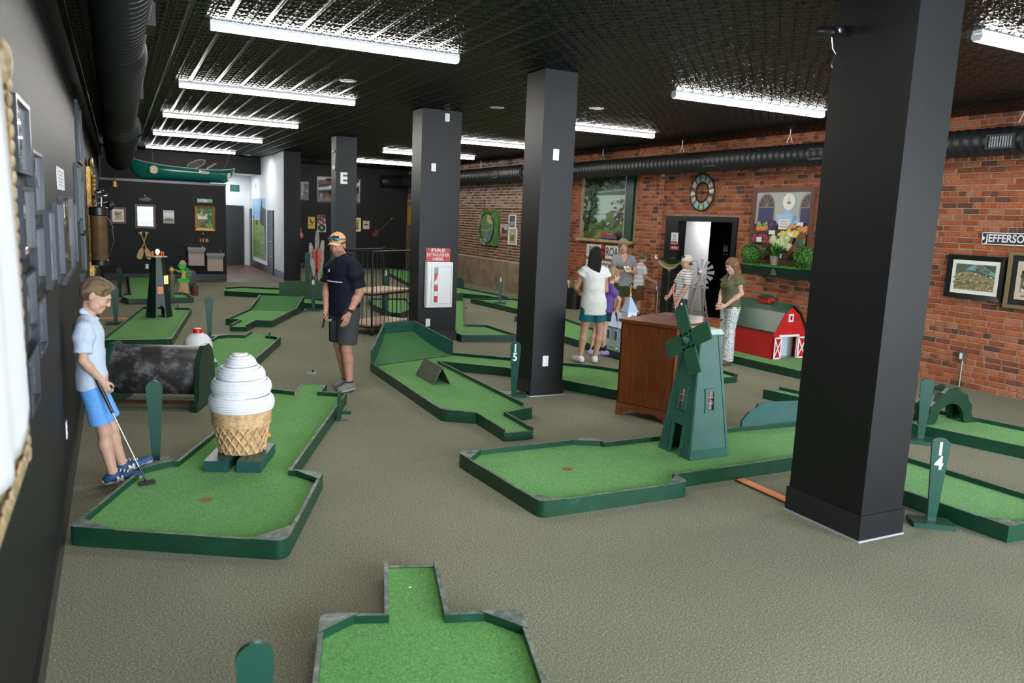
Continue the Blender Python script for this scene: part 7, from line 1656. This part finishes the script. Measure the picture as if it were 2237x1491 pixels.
Lp = (V - ctx['hc']) @ Rh / hh; capo = obj_from(V, Q, 'cap', vcmat('cap_cloth', .8), r, np.where((Lp[:, 1] > .045)[:, None], np.array((.03, .02, .015)), np.array((.62, .37, .19))))
def BP(x, y, z): return tuple(hp(x, y, z))
vs = []; nb_ = 12
for i in range(nb_ + 1):
    u = -1 + 2 * i / nb_; drop = -.030 * u * u
    for kk, (yy, zz) in enumerate(((-.086, .050), (-.122, .047), (-.158, .036))):
        sx_ = (.078, .074, .060)[kk]; yb = yy + (.05 if kk else .04) * u * u; vs.append(BP(u * sx_, yb, zz + drop))
o = MB().add(vs, [(i * 3 + k, (i + 1) * 3 + k, (i + 1) * 3 + k + 1, i * 3 + k + 1) for i in range(nb_) for k in range(2)]).build('brim', mat('cap_tan', (.62, .37, .19), .8), capo, 60); so = o.modifiers.new('s', 'SOLIDIFY'); so.thickness = .006
MB().ell(BP(0, .01, .140), (.008, .008, .005), 8, 6).build('button', mat('cap_tan', (.7, .44, .21), .8), capo)
sg_ = MB(); 
for q in (-1, 1):
    A = Matrix.Translation(BP(q * .037, -.092, .076)) @ Matrix(Rh.tolist()).to_4x4() @ RZ(q * .35) @ RX(-.25); sg_.ell((0, 0, 0), (.033 * hh, .008 * hh, .018 * hh), 16, 10, 0, A)
    MB().ell((0, -.0035, 0), (.027 * hh, .007 * hh, .0135 * hh), 16, 10, 0, A).build('lens', mat('mirror_blue_lens', (.05, .32, .60), .08, .8), r, 60)
    MB().tube([BP(q * .068, -.075, .080), BP(q * .088, -.02, .072), BP(q * .091, .05, .055)], .0055, 6).build('temple', mat('sunglass_frame', (.06, .065, .07), .3), r, 60)
sg_.tube([BP(-.012, -.100, .080), BP(.012, -.100, .080)], .005, 6).build('sunglasses', mat('sunglass_frame', (.06, .065, .07), .3), r, 60)
g = SDF(); nb = ctx['nb']; lat, fwd = ctx['lat'], ctx['fwd']
for q in (-1, 1): g.cap(nb + V3(0, 0, .045) - fwd * .03 + lat * q * .058, nb + fwd * .105 + lat * q * .040 - V3(0, 0, .035), .020, .011, .012)
g.cap(nb + V3(0, 0, .05) - fwd * .055 - lat * .05, nb + V3(0, 0, .05) - fwd * .055 + lat * .05, .020, None, .015); V, Q = g.mesh(.008); obj_from(V, Q, 'collar', MATS['fabric_navy_knit'], r)
ch = ctx['pel'] + ctx['up'] * ctx['L'] * .60
Am = Matrix((lat.tolist(), (-fwd).tolist(), (0, 0, 1))).transposed().to_4x4()
for k in range(15):
    u = -.125 + .25 * k / 14; dp = .122 * 1.18 * math.sqrt(max(.05, 1 - (u / .185) ** 2)) + .016; p = ch + lat * u + fwd * dp + V3(0, 0, -.02)
    MB().box((0, 0, 0), (.0135, .012, .010), 0, Matrix.Translation(p.tolist()) @ Am).build('stripe_mark', WHITE, r)
A = Am.copy(); A.translation = (ch - lat * .075 + fwd * .146 + V3(0, 0, .09)).tolist()
MB().tube([(-.014, 0, .014), (-.006, 0, .004), (.006, 0, .004), (.014, 0, .014)], .0035, 5, 0, True, A).tube([(-.014, 0, -.012), (-.006, 0, -.002), (.006, 0, -.002), (.014, 0, -.012)], .0035, 5, 0, True, A).build('chest_logo', WHITE, r)
wl = ctx['j']['wrL']; el = ctx['j']['elL']; dv = Vector((wl - el).tolist()).normalized()
MB().tube([Vector(wl.tolist()) - dv * .035, Vector(wl.tolist()) - dv * .012], .034, 16).build('watch_strap', BLACK, r, 60)
nv = Vector((.25, -.95, .1)).normalized(); MB().tube([Vector(wl.tolist()) - dv * .024 + nv * .030, Vector(wl.tolist()) - dv * .024 + nv * .042], .020, 18).build('watch_face', BLACKTRIM, r, 40)
putter('steel putter hanging from the hand of the man in navy', (1.995, 8.40, .86), (1.86, 8.44, .19), (-.95, .3, 0), g2=.16, hm=STEEL)

# ---- woman in white top, back to the viewer
ctx = person('dark haired woman in white top and teal shorts seen from behind', (5.90, 9.17, 0),
    dict(pel=(.02, -.0, .82), nb=(.0, .0, 1.36), head=(.02, .02, 1.515), elL=(-.165, .18, 1.06), wrL=(-.06, .30, .98), elR=(.205, .0, 1.03), wrR=(.15, .19, .93), knL=(-.075, .06, .44), knR=(.125, -.03, .44), anL=(-.125, .05, .09), anR=(.07, -.03, .09), tdL=(-.1, .9, 0), tdR=(.45, .7, 0)),
    1.62, yaw=PI - .42, face=PI - .75, build=1.0, female=True, skin=(.50, .28, .19), res=.009, sleeve=.22,
    shirt=dict(m=fabric('white_linen', (.70, .68, .65)), hem=-.13, infl=.020, loose=.035, flare=1.26, name='top'), shorts=dict(m=fabric('teal_cotton', (.012, .13, .15)), len=.60, loose=.03),
    shoes=dict(c=(.72, .70, .68), sole=(.78, .76, .72)), hair=dict(c=(.010, .006, .006), t=.020, kind='long', blobs=[(0, .07, -.04, .090, .06, .10), (0, .085, -.14, .098, .05, .11), (.01, .095, -.24, .102, .042, .09), (.055, .095, -.33, .045, .032, .09), (-.02, .095, -.30, .05, .032, .07), (.085, .085, -.29, .03, .03, .06), (.075, .10, -.39, .018, .016, .07), (.03, .10, -.42, .016, .016, .06), (-.03, .10, -.37, .016, .016, .05), (-.07, .095, -.31, .02, .018, .06), (.05, .03, -.12, .05, .06, .12), (-.05, .03, -.12, .05, .06, .12)]),
    hands=dict(R=dict(curl=.7), L=dict(curl=.7)))
# ---- girl in purple
ctx = person('fair haired girl in a purple shirt beside the woman in white', (6.31, 9.62, 0),
    dict(pel=(.12, 0, .65), nb=(.17, 0, 1.06), head=(.22, -.01, 1.20), elL=(.14, .14, .86), wrL=(.22, .12, .74), elR=(.26, -.13, .85), wrR=(.26, -.05, .69), knL=(.0, .06, .36), knR=(.06, -.06, .36), anL=(-.06, .05, .085), anR=(.10, -.05, .085), tdL=(.8, -.5, 0), tdR=(.8, -.5, 0)),
    1.30, yaw=PI / 2 - .3, face=PI / 2 - .1, pitch=.1, build=.86, skin=(.58, .35, .26), hs=1.18, res=.009, sleeve=.6,
    shirt=dict(m=fabric('purple_cotton', (.15, .075, .30)), hem=-.08, infl=.014), shorts=dict(m=fabric('dark_short', (.02, .02, .03)), len=.4), shoes=dict(c=(.36, .34, .72), sole=(.40, .38, .75)), socks=dict(m=fabric('black_sock', (.012, .012, .014)), h=.35),
    hair=dict(c=(.33, .21, .11), c2=(.52, .37, .21), t=.014, kind='long', blobs=[(0, .07, -.03, .06, .05, .07)]), hands=dict(R=dict(d=(.3, -.1, -.9), curl=1.0), L=dict(curl=.9)))
putter('thin putter with a lilac head held by the girl in purple', (6.57, 9.56, .66), (6.68, 9.52, .073), (.9, -.3, 0), g2=.14, hm=mat('lilac_head', (.30, .25, .55), .4))
# ---- woman in grey T-shirt
ctx = person('woman in grey T-shirt and olive shorts looking at a card', (7.90, 11.15, 0),
    dict(pel=(-.10, .04, .92), nb=(-.12, .05, 1.44), head=(-.155, .03, 1.585), elL=(.075, -.06, 1.14), wrL=(-.15, -.20, 1.165), elR=(-.30, .06, 1.14), wrR=(-.25, -.16, 1.16), knL=(-.03, -.0, .53), knR=(-.19, .05, .53), anL=(.0, -.02, .09), anR=(-.16, .04, .09), tdL=(-.4, -.9, 0), tdR=(-.6, -.8, 0)),
    1.72, yaw=-.40, face=-.45, pitch=.22, build=.95, female=True, skin=(.55, .30, .205), res=.009, sleeve=.58,
    shirt=dict(m=fabric('grey_marl', (.23, .235, .245), var=.12, vs=120), hem=-.02, infl=.012, loose=.014, vneck=.12), shorts=dict(m=fabric('olive_cotton', (.045, .055, .018)), len=.52, loose=.022, top=.12), shoes=dict(c=(.5, .5, .5)),
    hair=dict(c=(.22, .14, .075), c2=(.40, .28, .17), t=.014, kind='long', blobs=[(0, .075, -.03, .062, .05, .075), (.068, .0, -.01, .018, .04, .06), (-.068, .0, -.01, .018, .04, .06), (.045, -.055, .060, .035, .035, .035), (-.045, -.055, .060, .035, .035, .035), (0, .09, -.08, .04, .03, .06)]),
    hands=dict(L=dict(d=(-.8, -.5, .1), n=(-.3, .5, .7), curl=.7, t=(0, 0, 1)), R=dict(d=(.4, -.8, .1), n=(.5, .4, .7), curl=.7, t=(0, 0, 1))))
q = thing('score_card', 'white and yellow score card held by the woman in grey', 'card', (7.66, 10.86, 1.17), .3)
MB().bb((-.07, -.003, 0), (.07, 0, .10), 0, RX(-.6)).build('card', PLASTICW, q); MB().slab(ellp(-.01, .045, .045, .03, 16), -.006, -.003, 0, RX(-.6)).build('print', mat('card_olive', (.35, .30, .08), .5), q)
# ---- boy with back turned near the wall
ctx = person('boy in a white and pink striped T-shirt reaching towards the brick pier', (9.50, 13.02, 0),
    dict(pel=(-.05, .0, .72), nb=(-.02, 0, 1.17), head=(.04, .0, 1.305), elL=(.05, .15, .93), wrL=(.14, .16, .80), elR=(.0, -.15, .92), wrR=(.20, -.17, .83), knL=(-.02, .06, .39), knR=(-.05, -.06, .39), anL=(.0, .06, .09), anR=(-.03, -.06, .09)),
    1.42, yaw=PI / 2 - .1, face=PI / 2 + .1, pitch=.35, build=.9, skin=(.50, .28, .19), hs=1.12, res=.0095, sleeve=.75, eyes=False,
    shirt=dict(m=vcmat('striped_tee', .85), hem=-.06, infl=.014, col=lambda p: (.66, .66, .68) if (p[2] * 100) % 9 < 5 else ((.62, .46, .46) if (p[2] * 100) % 18 < 9 else (.50, .55, .62))), shorts=dict(m=fabric('brown_cotton', (.13, .065, .03)), len=.82, loose=.03), shoes=dict(c=(.03, .03, .03)), socks=dict(m=fabric('black_sock', (.012, .012, .014)), h=.3),
    hair=dict(c=(.14, .09, .05), c2=(.25, .17, .10), t=.014, kind='short'), hands=dict(R=dict(curl=.4)))
# ---- teen in cap
ctx = person('teen in a striped polo and backwards white cap behind the cabinet', (8.42, 10.30, 0),
    dict(pel=(-.05, .02, .76), nb=(.0, .0, 1.235), head=(.005, .0, 1.375), elL=(-.10, -.17, .97), wrL=(-.215, -.12, .73), elR=(-.05, .19, .97), wrR=(-.27, .06, .80), knL=(-.05, -.07, .40), knR=(-.05, .10, .40), anL=(-.02, -.07, .09), anR=(-.02, .10, .09)),
    1.52, yaw=-PI / 2 - .35, face=-PI / 2 - .45, pitch=.15, build=.92, skin=(.50, .28, .19), hs=1.08, res=.0095, sleeve=.8, eyes=False,
    shirt=dict(m=vcmat('striped_polo', .85), hem=-.05, infl=.016, col=lambda p: (.06, .06, .08) if (p[2] * 100) % 4.2 < .95 else (.66, .64, .60)), shorts=dict(m=fabric('slate_cotton', (.04, .045, .06)), len=.85), shoes=dict(c=(.4, .4, .4)), hair=dict(c=(.07, .045, .025), t=.010, kind='short'),
    hands=dict(L=dict(d=(-.4, -.1, -.85), curl=1.0), R=dict(d=(-.7, .0, -.4), curl=.8)))
hp, hh, Rh, r = ctx['hp'], ctx['hh'], ctx['Rh'], ctx['r']
g = SDF(); g.cap(hp(0, .014, .040), hp(0, .014, .040), 1.0, None, .01, tuple(np.array((.090, .108, .092)) * hh), R=Rh); V, Q = g.mesh(.008, [(hp(0, 0, .012), Rh @ V3(0, -.12, -1))]); capo = obj_from(V, Q, 'cap', fabric('cap_cream', (.62, .57, .48)), r)
vs = []
for i in range(11):
    u = -1 + i / 5
    for kk, (yy, zz) in enumerate(((.095, .015), (.14, -.012), (.175, -.045))): vs.append(tuple(hp(u * (.078, .072, .058)[kk], yy - .045 * u * u, zz - .02 * u * u)))
o = MB().add(vs, [(i * 3 + k, (i + 1) * 3 + k, (i + 1) * 3 + k + 1, i * 3 + k + 1) for i in range(10) for k in range(2)]).build('brim', MATS['fabric_cap_cream'], capo, 60); so = o.modifiers.new('s', 'SOLIDIFY'); so.thickness = .006
putter('putter with a coral grip held by the teen in the cap', (8.10, 10.22, .98), (8.27, 10.12, .02), (-.9, .2, 0), gm=mat('coral_grip', (.70, .22, .17), .5), g2=.32)
o = MB().ell((0, 0, 0), (.0215, .0215, .0215), 14, 10).build('golf_ball', mat('ball_white', (.8, .8, .8), .35), None, 60, (8.215, 10.10, .70)); tag(o, 'white golf ball held in the hand of the teen', 'golf ball')
# ---- woman in olive blouse
def spot(p): return (.62, .62, .60)
m, t, b = nt('speckled_trousers'); vv = N(t, 'ShaderNodeTexVoronoi'); vv.inputs['Scale'].default_value = 62; t.links.new(N(t, 'ShaderNodeTexCoord').outputs['Object'], vv.inputs['Vector'])
t.links.new(ramp(t, vv.outputs['Distance'], [(.30, (.045, .05, .05)), (.42, (.58, .60, .58))]), b.inputs['Base Color']); b.inputs['Roughness'].default_value = .85
ctx = person('woman in an olive blouse and speckled trousers standing by the barn', (7.86, 8.60, 0),
    dict(pel=(.03, .0, .84), nb=(.04, .0, 1.295), head=(-.005, .015, 1.425), elL=(.05, -.17, 1.045), wrL=(-.125, -.06, .86), elR=(.0, .17, 1.04), wrR=(-.14, .05, .86), knL=(.0, -.06, .45), knR=(.0, .06, .45), anL=(.0, -.06, .085), anR=(.0, .05, .085), tdL=(-.9, -.4, 0), tdR=(-.9, -.2, 0)),
    1.57, yaw=-PI / 2 - .1, face=-PI / 2 + .1, pitch=.28, build=1.0, female=True, skin=(.58, .34, .25), res=.0085, sleeve=.30,
    shirt=dict(m=fabric('olive_blouse', (.105, .105, .052)), hem=-.02, infl=.022, loose=.035, flare=1.05, vneck=.09, name='blouse'), pants=dict(m=m, wide=1.12), shoes=dict(c=(.14, .07, .04), sole=(.2, .12, .08)),
    hair=dict(c=(.17, .085, .035), c2=(.30, .165, .08), t=.022, kind='long', blobs=[(0, .07, -.04, .085, .06, .10), (0, .085, -.13, .09, .055, .085), (0, .08, -.19, .075, .05, .05), (.072, .02, -.06, .022, .05, .09), (-.072, .02, -.06, .022, .05, .09)]),
    hands=dict(L=dict(d=(-.9, .1, -.3), n=(0, 1, .2), curl=.8, t=(0, 0, 1)), R=dict(d=(-.8, -.3, -.3), n=(0, -1, .2), curl=.8, t=(0, 0, 1))))
o = MB().ell((0, 0, 0), (.0215, .0215, .0215), 14, 10).build('golf_ball', mat('ball_coral', (.75, .18, .06), .35), None, 60, (7.64, 8.60, .815)); tag(o, 'coral golf ball in the hands of the woman in olive', 'golf ball')
